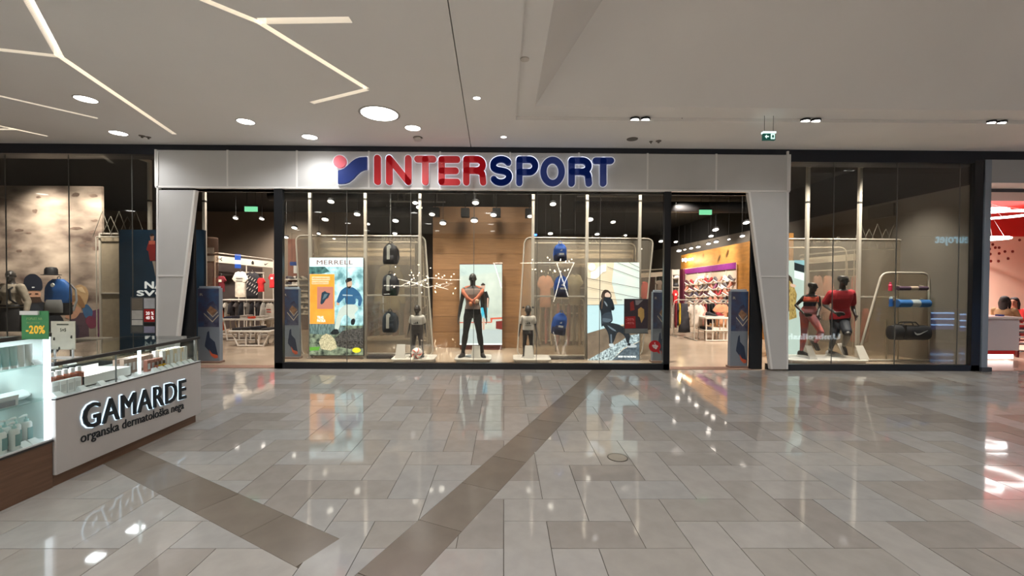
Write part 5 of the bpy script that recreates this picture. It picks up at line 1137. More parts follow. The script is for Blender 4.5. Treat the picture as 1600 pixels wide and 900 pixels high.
# goods -------------------------------------------------------------
def KP(px, py, x): d = RC @ Vector(((px - 800 + SHX) / F, -(py - 450) / F, -1)); t_ = x / d.x; return Vector((x, d.y * t_, EYE + d.z * t_))
kr = random.Random(5)
capM = M('cap_white', (232, 234, 234), .4); amber = M('bottle_amber', (164, 92, 66), .25); botw = M('bottle_white', (226, 230, 228), .35); lbl = M('label_teal', (120, 158, 158), .6); tubeM = M('tube_teal', (170, 206, 206), .4); boxM = M('carton_cream', (232, 214, 182), .6); boxW = M('carton_white', (234, 234, 232), .6)
def pump(loc, label, s=1.0):
    t = thing('pump_bottle', label, 'bottle', loc, 'white pump bottles on the vitrine floor')
    mb = MB(); mb.lathe((0, 0, 0), [(.028 * s, 0), (.03 * s, .005), (.03 * s, .15 * s), (.024 * s, .162 * s), (.012 * s, .166 * s)], botw, 14); mb.build('bottle', t, local=True, smooth=True)
    mb = MB(); mb.lathe((0, 0, .164 * s), [(.013 * s, 0), (.013 * s, .02 * s), (.005 * s, .022 * s), (.005 * s, .045 * s)], tubeM, 10); mb.build('collar', t, local=True, smooth=True)
    mb = MB(); mb.tube([(0, 0, .21 * s), (-.0, -.018 * s, .214 * s), (0, -.05 * s, .206 * s)], [.010 * s, .008 * s, .005 * s], botw, 8); mb.build('pump_head', t, local=True, smooth=True)
    mb = MB(); mb.box(.0275 * s, .0305 * s, -.017 * s, .017 * s, .03 * s, .12 * s, lbl); mb.build('label', t, local=True); return t
def amberb(loc, label, s=1):
    t = thing('amber_bottle', label, 'bottle', loc, 'amber bottles with white caps'); mb = MB(); mb.lathe((0, 0, 0), [(.03 * s, 0), (.032 * s, .004), (.032 * s, .12 * s), (.02 * s, .132 * s), (.014 * s, .136 * s)], amber, 14); mb.build('bottle', t, local=True, smooth=True)
    mb = MB(); mb.lathe((0, 0, .134 * s), [(.017 * s, 0), (.017 * s, .036 * s)], capM, 12); mb.build('cap', t, local=True, smooth=True); return t
def tubeb(loc, label, m, s=1, group='upright cosmetic tubes'):
    t = thing('cosmetic_tube', label, 'tube', loc, group); mb = MB(); mb.rings([(Vector((0, 0, z)), Vector((1, 0, 0)), Vector((0, 1, 0)), a, b) for z, a, b in ((.02 * s, .022 * s, .022 * s), (.08 * s, .018 * s, .025 * s), (.165 * s, .004 * s, .031 * s))], m, 12); mb.build('tube', t, local=True, smooth=True)
    mb = MB(); mb.lathe((0, 0, 0), [(.02 * s, 0), (.021 * s, .022 * s)], capM, 12); mb.build('cap', t, local=True); return t
def carton(loc, label, m, wy=.042, wx=.042, h=.15, group='small upright cartons', top=None):
    t = thing('cosmetic_carton', label, 'carton', loc, group); mb = MB(); mb.box(-wx / 2, wx / 2, -wy / 2, wy / 2, 0, h, m); mb.build('box', t, local=True, bevel=.0015)
    mb = MB(); mb.box(wx / 2, wx / 2 + .001, -wy * .36, wy * .36, h * .2, h * .72, top or K((206, 206, 204))); mb.build('label', t, local=True); return t
def card(loc, label, rz=0, group='white price cards', s=1):
    mb = MB(); mb.add([(-.012, -.035 * s, 0), (.03, -.035 * s, 0), (.03, .035 * s, 0), (-.012, .035 * s, 0), (-.012, -.028 * s, .038 * s), (-.012, .028 * s, .038 * s), (-.018, -.028 * s, .038 * s), (-.018, .028 * s, .038 * s), (-.018, -.035 * s, 0), (-.018, .035 * s, 0)], [(1, 2, 5, 4), (6, 7, 5, 4), (8, 9, 7, 6), (1, 4, 6, 8), (2, 9, 7, 5), (1, 8, 9, 2)], M('card_white', (232, 236, 236), .5))
    o = mb.build('price_card', local=True); o.location = loc; o.rotation_euler = (0, 0, rz); return tag(o, label, 'price card', group)
VF = .402
for i, (x, y) in enumerate(((-.09, 3.335), (-.10, 3.268), (-.10, 3.20), (-.10, 3.133))): pump((KX + x, y, VF), 'white pump bottle on the lower left vitrine floor, %s from the lit post' % ORD[i], 1.05)
for i, y in enumerate((3.205, 3.12)): pump((KX - .035, y, VF), 'white pump bottle in front row of the vitrine floor, %s' % ('right one', 'left one at the picture edge')[i], .98)
for i, (x, y) in enumerate(((-.02, 3.33), (-.02, 3.262), )): card((KX + x - .01, y, VF), 'small white price card on the vitrine floor, %s' % ('near the lit post', 'between pump bottles')[i], .1)
for i in range(7): tubeb((KX - .05 - .0 * i, 3.318 - i * .052, 1.022), 'pale teal cosmetic tube on the top vitrine shelf, %s from the lit post' % ORD[i], tubeM if i not in (0, 1) else botw, 1.02)
for i, (y, s) in enumerate(((3.355, 'beside the last tube'), )): card((KX - .035, y, 1.021), 'grey white price card on the top vitrine shelf ' + s, .1)
for i in range(3): carton((KX - .2, 3.37 - i * .05, 1.022), 'small white carton at the back of the top vitrine shelf, %s' % ORD[i], boxW, h=.10)
amberb((KX - .36, 3.34, .737), 'amber bottle seen blurred through the vitrine on the middle shelf', 1.1)
# angled white trays with leaflets on the middle shelf
for i, (y, x) in enumerate(((3.09, -.10), )):
    t = thing('display_tray', 'white slanted display tray at the left picture edge on the middle shelf', 'tray', (KX + x, y, .737)); mb = MB(); mb.prism([(-.09, -.12, 0), (.07, -.12, 0), (.09, -.13, .085), (-.11, -.13, .06)], (0, .26, 0), wsM); mb.build('tray', t, local=True, bevel=.004); mb = MB(); mb.box(.09, .095, -.10, .10, .01, .05, K((150, 156, 164))); mb.build('label', t, local=True)
t = thing('white_cloth', 'small white folded display on the middle shelf near the lit post', 'display', (KX - .25, 3.27, .737)); mb = MB(); mb.prism([(-.09, -.14, 0), (.09, -.14, 0), (.12, -.12, .028), (.03, -.03, .07), (-.08, -.1, .03)], (0, .26, 0), wsM); mb.build('body', t, local=True, bevel=.01)
# long counter
for i in range(5): amberb((KX - .135, 3.56 + i * .058, .728), 'amber bottle with white cap on the counter, %s from the lit corner post' % ORD[i], 1.12)
for i in range(4): carton((KX - .055, 3.50 + i * .062, .728), 'white carton standing before the amber bottles, %s from the corner' % ORD[i], boxW, .055, .045, .118)
for i, y in enumerate((3.50, 3.70, 3.88, 4.09, 4.27)): card((KX - .015, y, .728), 'white price card along the counter front, %s from the corner' % ORD[i], .05, 'price cards along the counter front')
t = thing('gift_box', 'open white gift box with pale pink contents on the counter', 'box', (KX - .26, 4.03, .728)); bw = M('giftbox', (232, 230, 226), .5)
W1, D1, H1 = .17, .27, .095
for nm, b in (('side', (-W1, -W1 + .008, -D1 * .9, D1 * .9)), ('side', (W1 - .008, W1, -D1 * .9, D1 * .9)), ('side', (-W1, W1, -D1 * .9, -D1 * .9 + .008)), ('side', (-W1, W1, D1 * .9 - .008, D1 * .9))): mb = MB(); mb.box(*b, 0, H1 + (.03 if b[1] < 0 else 0), bw); mb.build(nm, t, local=True)
mb = MB(); mb.box(-W1, W1, -D1 * .9, D1 * .9, 0, .01, bw); mb.build('bottom', t, local=True); mb = MB(); mb.ell((-.05, 0, .05), (.09, .16, .03), M('tissue', (226, 206, 196), .8)); mb.build('tissue', t, local=True)
for i in range(9):
    for j in range(2): carton((KX - .20 - j * .07, 4.31 + i * .047, .728), 'beige carton in the %s row behind the counter glass, %s from the gift box' % (('front', 'rear')[j], ORD[i]), M('carton_tan', (154, 134, 120), .5), .044, .044, .155, 'beige cartons on the counter')
for i in range(5): carton((KX - .09, 4.44 + i * .052 + .02, .728), 'rose brown carton by the short lit post, %s' % ORD[i], M('carton_rose', (170, 112, 96), .5), .042, .042, .12, 'rose brown cartons')
for i in range(3):
    t = thing('dropper_bottle', 'small yellow bottle with dark cap beside the cream cartons, %s' % ORD[i], 'bottle', (KX - .05, 4.53 + i * .05, .728), 'yellow bottles with dark caps'); mb = MB(); mb.lathe((0, 0, 0), [(.02, 0), (.021, .045), (.01, .055)], M('oil_yellow', (214, 170, 40), .25) if i else amber, 12); mb.build('bottle', t, local=True, smooth=True); mb = MB(); mb.lathe((0, 0, .055), [(.01, 0), (.01, .035)], K((90, 66, 50)), 10); mb.build('cap', t, local=True)
for i in range(7):
    for j in range(2): carton((KX - .09 - j * .08, 4.66 + i * .053, .728), 'tall cream or white carton at the counter end, %s row, %s from left' % (('front', 'back')[j], ORD[i]), boxM if i % 2 else boxW, .040, .042, .185, 'tall cream cartons', top=boxW)
for i in range(7): card((KX - .013, 4.47 + i * .083, .728), 'white price card near the far end of the counter, %s from the short lit post' % ORD[i], .05, 'price cards near the counter end')
for i in range(4): card((KB + .30, 3.62 + i * .17, .868), 'white card on the glass shelf inside the counter, %s from the corner' % ORD[i], 0, 'cards on the inner glass shelf', 1.3)
# signs standing on top
def stand_sign(px0, py0, px1, py1, Y, label, base):
    a, b = at(px0, py1, Y), at(px1, py0, Y); t = thing('counter_sign', label, 'sign', ((a.x + b.x) / 2, Y, a.z)); mb = MB(); mb.box(a.x, b.x, Y, Y + .006, a.z, b.z, base); mb.build('board', t); return t, a, b
t, a, b = stand_sign(34, 486, 75, 530, 3.12, 'green discount sign reading -20% on top of the left vitrine', M('sign_green', (66, 128, 84), .5, em=.12)); a.x -= 0
# stand feet: the sign sits in a clear holder on the vitrine top
mb = MB(); mb.box(a.x - .005, b.x + .005, 3.09, 3.15, ZV + .038, a.z + .004, kg); mb.build('holder', t)
mb = MB(); txt(mb, '-20%', 41, 509, 70, 521, 3.118, M('gold_text', (226, 184, 66), .5, em=.2), bold=.03, ext=.001); txt(mb, 'POPUST NA', 42, 496, 66, 500, 3.118, K((150, 186, 130)), ext=.001); txt(mb, 'PROIZVODE', 42, 503, 62, 506, 3.118, K((150, 186, 130)), ext=.001); mb.build('lettering', t, fix=False); mb = MB(); c0, c1 = at(33, 494, 3.11), at(61, 486, 3.11); mb.box(c0.x, c1.x, 3.10, 3.112, c0.z + .01, c1.z, wsM); mb.build('top_clip', t)
t, a, b = stand_sign(80, 502, 117, 546, 3.62, 'white leaflet stand with a small heading on the long counter top', K((206, 204, 190))); mb = MB(); [mb.box(q_, q_ + .012, 3.62, 3.63, ZK + .02, a.z + .01, wsM) for q_ in (a.x + .02, b.x - .03)]; mb.box(a.x, b.x, 3.58, 3.68, ZK + .02, ZK + .024, wsM); mb.build('holder', t)
mb = MB(); dk_ = K((90, 96, 84)); txt(mb, '5+5', 94, 513, 103, 518, 3.618, dk_, bold=.02, ext=.001); poly(mb, [(89, 506), (107, 506), (107, 508), (89, 508)], 3.618, dk_)
for (x, y) in ((84, 527), (111, 524), (92, 542)): poly(mb, [(x, y), (x + 1.5, y), (x + 2, y + 4), (x + 1, y + 5), (x - 1, y + 4)], 3.618, K((50, 50, 46)))
mb.build('print', t, fix=False)
# ---------------------------------------------------------------- garments
def tee_outline(c, w, h, ux=Vector((1, 0, 0)), sleeve=.28):
    c = Vector(c); f = lambda a, b: c + ux * (a * w / 2) + Vector((0, 0, b * h / 2))
    return [f(.22, 1), f(.62, .90), f(1.0, .42), f(.76, .22), f(.62, .42), f(.64, -1), f(0, -1.02), f(-.64, -1), f(-.62, .42), f(-.76, .22), f(-1.0, .42), f(-.62, .90), f(-.22, 1), f(0, .90)]
def long_outline(c, w, h, ux=Vector((1, 0, 0))):
    c = Vector(c); f = lambda a, b: c + ux * (a * w / 2) + Vector((0, 0, b * h / 2))
    return [f(.2, 1), f(.6, .92), f(.85, .5), f(1, -.7), f(.78, -.74), f(.62, -.3), f(.62, -1), f(0, -1.02), f(-.62, -1), f(-.62, -.3), f(-.78, -.74), f(-1, -.7), f(-.85, .5), f(-.6, .92), f(-.2, 1), f(0, .93)]
def skirt_outline(c, w, h, ux=Vector((1, 0, 0))):
    c = Vector(c); f = lambda a, b: c + ux * (a * w / 2) + Vector((0, 0, b * h / 2))
    return [f(.5, 1), f(.8, 0), f(1, -1), f(0, -1.03), f(-1, -1), f(-.8, 0), f(-.5, 1)]
def garment(px0, py0, px1, py1, Y, rgb, label, group=None, shape='tee', ux=None, th=.045, cat=None, mark=None, mrgb=(40, 40, 40), hook=True, ceil=False):
    p, q = at(px0, py1, Y), at(px1, py0, Y); c = (p + q) / 2; w_, h_ = q.x - p.x, q.z - p.z; ux = ux or Vector((1, 0, 0))
    nm = {'tee': 'tshirt', 'long': 'jacket', 'skirt': 'dress'}[shape]; t = thing(nm, label, cat or {'tee': 'T-shirt', 'long': 'jacket', 'skirt': 'garment'}[shape], (c.x, c.y, p.z), group)
    mb = MB(); out = {'tee': tee_outline, 'long': long_outline, 'skirt': skirt_outline}[shape](c, w_, h_, ux); mb.puff(out, c, ux.cross(Vector((0, 0, 1))), th, M('cloth_%d_%d_%d' % rgb, rgb, .85, noise=.14, ns=9, bump=.15)); mb.build('fabric', t, smooth=True)
    if hook: mb = MB(); mb.tube([c + Vector((0, 0, h_ / 2 - .05)), c + Vector((0, 0, h_ / 2 + .02)), c + Vector((.02, 0, h_ / 2 + .05)), c + Vector((0, 0, h_ / 2 + .07))], .005, M('rail_grey'), 5); mb.build('hanger', t)
    if ceil: mb = MB(); mb.tube([c + Vector((0, 0, h_ / 2 + .06)), (c.x, c.y, 4.69)], .0025, K((150, 150, 150)), 5); mb.build('hanging_wire', t)
    if mark:
        mb = MB(); fy = -th * 1.1 - .004
        if mark == 'swoosh': mb.prism([c + Vector((a_ * w_, fy, b__ * h_ + .1 * h_)) for a_, b__ in SW], (0, -.004, 0), K(mrgb))
        elif mark == 'bar':
            for i in range(2): mb.box(c.x - w_ * .2, c.x + w_ * .2, c.y + fy - .004, c.y + fy, c.z + h_ * (.22 - .1 * i), c.z + h_ * (.25 - .1 * i), K(mrgb))
        elif mark == 'block': mb.box(c.x - w_ * .14, c.x + w_ * .14, c.y + fy - .004, c.y + fy, c.z + h_ * .12, c.z + h_ * .27, K(mrgb))
        elif mark == 'slashes':
            for i in range(5):
                for j in range(3):
                    o = c + Vector(((-.26 + .13 * i) * w_, fy, (.30 - .22 * j - .05 * i) * h_)); mb.prism([o, o + Vector((.02, 0, 0)), o + Vector((.07, 0, .07)), o + Vector((.05, 0, .07))], (0, -.004, 0), K(mrgb))
        mb.build('printed_mark', t)
    return t
SW = [(-.12, .02), (-.10, -.025), (-.06, -.045), (0, -.03), (.14, .05), (.0, -.005), (-.06, -.015), (-.09, .0)]
def side_garments(px0, px1, Y, ytop, ybot, cols, label, group, h_jit=.08, sgr=1):
    a, b = at(px0, ytop, Y), at(px1, ybot, Y); n = len(cols)
    for i, rgb in enumerate(cols):
        x = a.x + (b.x - a.x) * (i + .5) / n; z1_ = a.z; z0_ = b.z + kr.uniform(0, h_jit); ux = Vector((.30, .95, 0)).normalized()
        c = Vector((x, Y + .02, (z0_ + z1_) / 2)); t = thing('hanging_garment', label % ORD[i], 'garment', (x, Y, z0_), group)
        mb = MB(); mb.puff(tee_outline(c, .50, z1_ - z0_, ux) if i % 2 else long_outline(c, .50, z1_ - z0_, ux), c, ux.cross(Vector((0, 0, 1))), .035, M('cloth_%d_%d_%d' % rgb, rgb, .85, noise=.14, ns=9, bump=.15)); mb.build('fabric', t, smooth=True)
        mb = MB(); mb.tube([c + Vector((0, 0, (z1_ - z0_) / 2 - .03)), c + Vector((0, 0, (z1_ - z0_) / 2 + .05))], .005, M('rail_grey'), 5); mb.build('hanger', t)
def rack(px0, px1, Y, ytop, label, name='clothes_rack', r=.017, base=True):
    a, b = at(px0, ytop, Y), at(px1, ytop, Y); t = thing(name, label, 'clothes rack', ((a.x + b.x) / 2, Y, 0)); mb = MB(); z = a.z
    mb.tube([(a.x, Y, 0), (a.x, Y, z - .1), (a.x + .03, Y, z - .03), (a.x + .1, Y, z), (b.x - .1, Y, z), (b.x - .03, Y, z - .03), (b.x, Y, z - .1), (b.x, Y, 0)], r, postM, 8); mb.build('tube', t, smooth=True)
    for x in (a.x, b.x): mb = MB(); mb.tube([(x, Y - .25, .015), (x, Y + .25, .015)], r * .9, postM, 8); mb.build('foot', t)
    if base: mb = MB(); mb.tube([(a.x, Y, .12), (b.x, Y, .12)], r * .8, postM, 8); mb.build('lower_bar', t)
    return t
# behind the rounded frames: racks of clothes seen through the film
rack(566, 668, 11.2, 462, 'white clothes rack behind the black backpacks, seen through the frame film')
side_garments(575, 662, 11.2, 468, 528, [(120, 84, 78), (96, 90, 84), (150, 122, 110), (70, 66, 70), (130, 96, 96), (110, 104, 96), (140, 116, 106), (84, 76, 76), (120, 110, 100)], 'folded-sleeve garment on the rack behind the black backpacks, %s from the left', 'garments on the rack behind the black backpacks')
garment(584, 414, 634, 484, 10.6, (138, 128, 90), 'olive green jacket hanging behind the middle black backpack', shape='long', ceil=True)
rack(838, 912, 11.2, 466, 'white clothes rack behind the blue backpacks, seen through the frame film')
side_garments(842, 910, 11.2, 473, 541, [(150, 138, 122), (168, 96, 88), (158, 146, 130), (182, 100, 100), (176, 162, 146), (150, 70, 76), (140, 130, 118), (166, 150, 130)], 'garment on the rack behind the blue backpacks, %s from the left', 'garments on the rack behind the blue backpacks')
garment(838, 430, 866, 480, 11.0, (196, 138, 112), 'peach coloured T-shirt hanging left of the middle blue backpack', shape='tee', ceil=True)
garment(884, 428, 912, 476, 11.0, (146, 138, 112), 'pale olive T-shirt hanging right of the middle blue backpack', shape='tee', ceil=True)
def board_rail(xa, ya0, ya1, Ya, xb, yb0, yb1, Yb, label, marks_=(), legs_=True, name='brand_rail', back=True):
    """white header board from (xa) to (xb) with lettering"""
    A0, A1, B0, B1 = at(xa, ya1, Ya), at(xa, ya0, Ya), at(xb, yb1, Yb), at(xb, yb0, Yb); t = thing(name, label, 'display unit', ((A0.x + B0.x) / 2, (Ya + Yb) / 2, 0))
    d = (B0 - A0); d.z = 0; d.normalize(); n = Vector((-d.y, d.x, 0)); mb = MB(); mb.prism([A0, B0, B1, A1], n * .03, M('board_cream', (226, 216, 200), .5)); mb.build('header_board', t)
    up = Vector((0, 0, .09)); mb = MB(); mb.tube([A1 + up * .6, A1 + up, B1 + up - d * .08, B1 + up * .6, Vector((B0.x, B0.y, 0))], .018, postM, 8); mb.build('tube', t, smooth=True)
    mb = MB(); mb.tube([Vector((A0.x, A0.y, 0)), A0], .018, postM, 8); mb.build('upright', t); m_ = (A0 + B0) / 2; mb = MB(); mb.tube([Vector((m_.x, m_.y, 0)), m_], .018, postM, 8); mb.build('upright', t)
    if back: mb = MB(); mb.prism([Vector((A0.x, A0.y, 0)) + n * .5, Vector((B0.x, B0.y, 0)) + n * .5, B0 + n * .5, A0 + n * .5], n * .03, M('unit_back', (66, 56, 54), .7, noise=.2, ns=2)); mb.build('back_panel', t)
    return t, A0, B0, A1, B1, d, n
# left entrance: brand rail with hanging shirts
t, A0, B0, A1, B1, dv, nv_ = board_rail(336, 399, 409.5, 13.7, 427, 409, 418.5, 16.0, 'long white clothes gondola with cream header board seen through the left entrance')
def on_board(t, s0, w_, pts, m):
    o = A0.lerp(B0, s0); hh_ = (A1 - A0).z; mb = MB(); mb.prism([o + dv * (a_ * hh_) + Vector((0, 0, b__ * hh_)) - nv_ * .005 for a_, b__ in pts], nv_ * -.004, m); mb.build('board_logo', t)
ink = K((44, 40, 38))
on_board(t, .02, 0, [(0, .2), (.3, .45), (.6, .45), (.9, .2), (.9, .35), (.68, .5), (.9, .65), (.9, .8), (.6, .55), (.3, .55), (0, .8), (0, .65), (.22, .5), (0, .35)], ink)
on_board(t, .58, 0, [(.1, .2), (.5, .2), (.55, .5), (.4, .8), (.2, .8), (.05, .5)], ink)
on_board(t, .82, 0, [(0, .55), (.06, .35), (.2, .28), (.4, .4), (.95, .75), (.4, .55), (.2, .48), (.1, .52)], ink)
c0 = A0.lerp(B0, .30); mb = MB(); bu = K((40, 84, 176)); 
for z0_, z1_, m in ((-.14, .0, bu), (0, .14, K((214, 220, 230))), (.14, .34, bu)): mb.prism([c0 + Vector((0, 0, z0_)) - nv_ * .01, c0 + dv * .24 + Vector((0, 0, z0_)) - nv_ * .01, c0 + dv * .24 + Vector((0, 0, z1_)) - nv_ * .01, c0 + Vector((0, 0, z1_)) - nv_ * .01], nv_ * -.006, m)
tag(mb.build('hanging_flag'), 'blue and white hanging flag on the cream header board at the left entrance', 'flag')
mb = MB(); s0, s1 = A0.lerp(B0, .30) - Vector((0, 0, .28)) - nv_ * .15, A0.lerp(B0, .75) - Vector((0, 0, .28)) - nv_ * .15; mb.box(0, (s1 - s0).length, -.02, .02, -.02, .02, postM, Matrix.Translation(s0) @ Matrix.Rotation(math.atan2(dv.y, dv.x), 4, 'Z'))
mb.tube([s0 + dv * .02, Vector((s0.x, s0.y, 0)) + dv * .02], .018, postM, 8); mb.tube([s1 - dv * .02, Vector((s1.x, s1.y, 0)) - dv * .02], .018, postM, 8); tag(mb.build('garment_rail'), 'white rail holding the white and the striped shirts in the left entrance', 'rail')
garment(337, 431, 354, 456, 13.2, (112, 26, 36), 'dark red T-shirt with a small white patch in the left entrance', shape='tee', mark='block', mrgb=(230, 220, 200))
garment(363, 424, 388, 464, 13.4, (226, 218, 202), 'white T-shirt with small print in the left entrance', shape='tee', mark='bar', mrgb=(150, 145, 138))
garment(380, 425, 408, 467, 13.9, (38, 36, 40), 'black shirt with white slanted stripes in the left entrance', shape='tee', mark='slashes', mrgb=(214, 206, 196))
garment(401, 434, 415, 456, 13.4, (204, 40, 42), 'bright red T-shirt right of the striped black shirt', shape='tee')
garment(419, 428, 433, 450, 14.6, (206, 44, 48), 'red shirt half hidden behind the black entrance post', shape='tee', mark='block', mrgb=(240, 200, 196))
# shelf table behind, and clothes under it
def ptable(px0, px1, Y, ytop, label, dpth=.6, lean=.10, th=.05, cat='table'):
    a, b = at(px0, ytop, Y), at(px1, ytop, Y); z = a.z; t = thing('display_table', label, cat, ((a.x + b.x) / 2, Y, 0)); tm = M('table_white', (214, 206, 196), .4)
    mb = MB(); mb.box(a.x, b.x, Y, Y + dpth, z - th, z, tm); mb.build('tabletop', t, bevel=.012)
    for x, s in ((a.x + .06, 1), (b.x - .06, -1), ((a.x + b.x) / 2 - .12, 0), ((a.x + b.x) / 2 + .2, 0)):
        for yy in (Y + .06, Y + dpth - .06): mb = MB(); mb.tube([(x, yy, z - th), (x + s * lean, yy, .02)], .02, tm, 8); mb.build('leg', t)
    mb = MB(); mb.tube([(a.x + .06 + lean, Y + .06, .03), (b.x - .06 - lean, Y + .06, .03)], .018, tm, 8); mb.build('foot_bar', t); return t, a, b, z
t, a, b, z = ptable(342, 430, 12.9, 468, 'long white shelf table under the hanging shirts in the left entrance', .5, .0, .03)
side_garments(345, 428, 13.05, 471, 497, [(60, 54, 56), (196, 186, 172), (50, 46, 50), (90, 82, 80), (44, 44, 50), (150, 142, 134), (40, 38, 42), (70, 66, 68), (196, 190, 180), (56, 50, 52)], 'garment hanging below the long shelf table in the left entrance, %s from the left', 'garments below the long shelf table')
garment(413, 473, 430, 512, 12.4, (200, 190, 176), 'long cream jacket with a red line beside the black entrance post', shape='long', mark='bar', mrgb=(190, 60, 50))
garment(341, 480, 349, 496, 11.9, (226, 104, 50), 'bright orange garment, upper one beside the security gate at the left entrance', shape='skirt', hook=False); garment(343, 503, 350, 516, 11.9, (226, 104, 50), 'bright orange garment, lower one beside the security gate at the left entrance', shape='skirt', hook=False)
t1 = ptable(344, 412, 11.7, 498, 'white table with slanted legs, the higher rear one of two in the left entrance'); t2 = ptable(356, 423, 10.7, 516.5, 'white table with slanted legs, the lower front one of two in the left entrance', .55, .16)
fold = [(44, 42, 50), (64, 68, 92), (220, 96, 60), (226, 218, 206), (48, 44, 46)]
def folded(tb, n, cols, label, group):
    _, a, b, z = tb
    for i in range(n):
        x0_ = a.x + .05 + (b.x - a.x - .1) * i / n; w_ = (b.x - a.x - .1) / n - .03; h_ = .03 + .02 * (i % 3)
        mb = MB(); mb.box(x0_, x0_ + w_, a.y + .08, a.y + .42, z, z + h_, M('cloth_%d_%d_%d' % cols[i % len(cols)], cols[i % len(cols)], .85, noise=.14, ns=9, bump=.15)); mb.box(x0_ + .01, x0_ + w_ - .01, a.y + .06, a.y + .40, z + h_, z + h_ + .018, M('cloth_%d_%d_%d' % cols[i % len(cols)]))
        tag(mb.build('folded_clothes', bevel=.006), label % ORD[i], 'folded clothes', group)
folded(t1, 5, [(60, 60, 84), (70, 66, 76), (190, 180, 170), (222, 82, 54), (206, 196, 184)], 'folded garment on the higher table in the left entrance, %s from the left', 'folded clothes on the higher table')
folded(t2, 4, [(42, 40, 44), (50, 46, 48), (36, 36, 42), (54, 50, 50)], 'dark folded garment on the lower front table, %s from the left', 'folded clothes on the lower table')
# ---------------------------------------------------------------- security gates in printed covers
def gate(px0, px1, ytop, ybot, label, yb=None):
    Y = 1.7 * F / (ybot - 439); a, b = at(px0, ybot, Y), at(px1, ytop, Y); t = thing('security_gate', label, 'security gate', ((a.x + b.x) / 2, Y, 0), 'shoe advert security gates'); x0_, x1_, z = a.x, b.x, b.z
    mb = MB(); mb.box(x0_, x1_, Y, Y + .10, 0.01, z, M('gate_cover', (132, 142, 154), .5)); mb.build('cover', t, bevel=.01)
    mb = MB(); mb.box(x0_ - .02, x1_ + .02, Y - .03, Y + .13, 0, .04, M('gate_base', (132, 108, 98), .5)); mb.build('base', t, bevel=.006)
    mb = MB(); mb.box(x0_ + .03, x1_ - .03, Y + .01, Y + .09, z, z + .035, M('gate_cap', (176, 186, 200), .5)); mb.build('cap', t, bevel=.004)
    w_ = x1_ - x0_; P = lambda u, v: Vector((x0_ + u * w_, Y - .001, z * (1 - v)))
    mb = MB(); mb.prism([P(.03, .01), P(.97, .01), P(.97, .52), P(.03, .52)], (0, -.002, 0), M('gate_print', (62, 86, 124), .5, rgb2=(72, 64, 84), ns=3.5, stretch=(1, 1, 1.5)))
    mb.prism([P(.5, .2), P(.72, .17), P(.97, .3), P(.97, .52), P(.3, .52), P(.3, .36)], (0, -.003, 0), M('gate_rock', (100, 104, 126), .5, rgb2=(60, 60, 86), ns=7)); L_ = K((206, 196, 176))
    for q1, q2 in (((.30, .34), (.68, .45)), ((.68, .45), (.96, .36)), ((.45, .31), (.70, .385)), ((.70, .385), (.92, .32))): mb.prism([P(*q1) + Vector((0, -.004, -.012)), P(*q2) + Vector((0, -.004, -.012)), P(*q2) + Vector((0, -.004, .012)), P(*q1) + Vector((0, -.004, .012))], (0, -.002, 0), L_)
    mb.prism([P(.42, .30), P(.60, .24), P(.90, .30), P(.68, .375)], (0, -.005, 0), M('gate_amber', (150, 112, 86), .5, noise=.3, ns=14)); mb.build('print', t)
    mb = MB(); mb.prism([P(.34, .74), P(.44, .59), P(.52, .57), (P(.55, .66)), P(.78, .72), P(.88, .85), P(.92, .90), P(.80, .92), P(.55, .85), P(.33, .78)], (0, -.003, 0), K((48, 60, 84))); mb.prism([P(.52, .82), P(.66, .875), P(.90, .895), P(.92, .93), P(.78, .94), P(.60, .90)], (0, -.004, 0), K((206, 96, 66))); mb.build('printed_shoe', t)
    mb = MB(); textfit(mb, 'R', P(.12, .105) + Vector((0, -.004, 0)), (w_ * .14, 0, 0), (0, 0, .05), L_, ext=.001, out=(0, -1, 0)); mb.build('lettering', t, fix=False); return t
gate(309, 343, 450, 568, 'blue printed security gate with shoe picture at the left side of the left entrance')
gate(441.5, 467, 451, 561, 'blue printed security gate behind glass just inside the left end of the centre window')
gate(1019, 1045, 456, 565, 'blue printed security gate behind glass just inside the right end of the centre window')
gate(1140.5, 1170, 455, 573, 'blue printed security gate with shoe picture at the right side of the right entrance')
# upright translucent column left of the left entrance
a, b = at(320, 545, 12.2), at(331, 370, 12.2); t = thing('clear_column', 'tall narrow pale acrylic display column left in the left entrance', 'display column', ((a.x + b.x) / 2, 12.2, 0)); mb = MB(); mb.box(a.x, b.x, 12.2, 12.5, 0, b.z, glass('acrylic', (240, 232, 224), film=.35, filmrgb=(150, 130, 118))); mb.build('body', t, bevel=.03)
for y0_, y1_ in ((387, 396), (400, 408)): mb = MB(); p, q_ = at(322, y1_, 12.18), at(334, y0_, 12.18); mb.box(p.x, q_.x, 12.17, 12.19, p.z, q_.z, K((206, 196, 184))); mb.build('card', t)
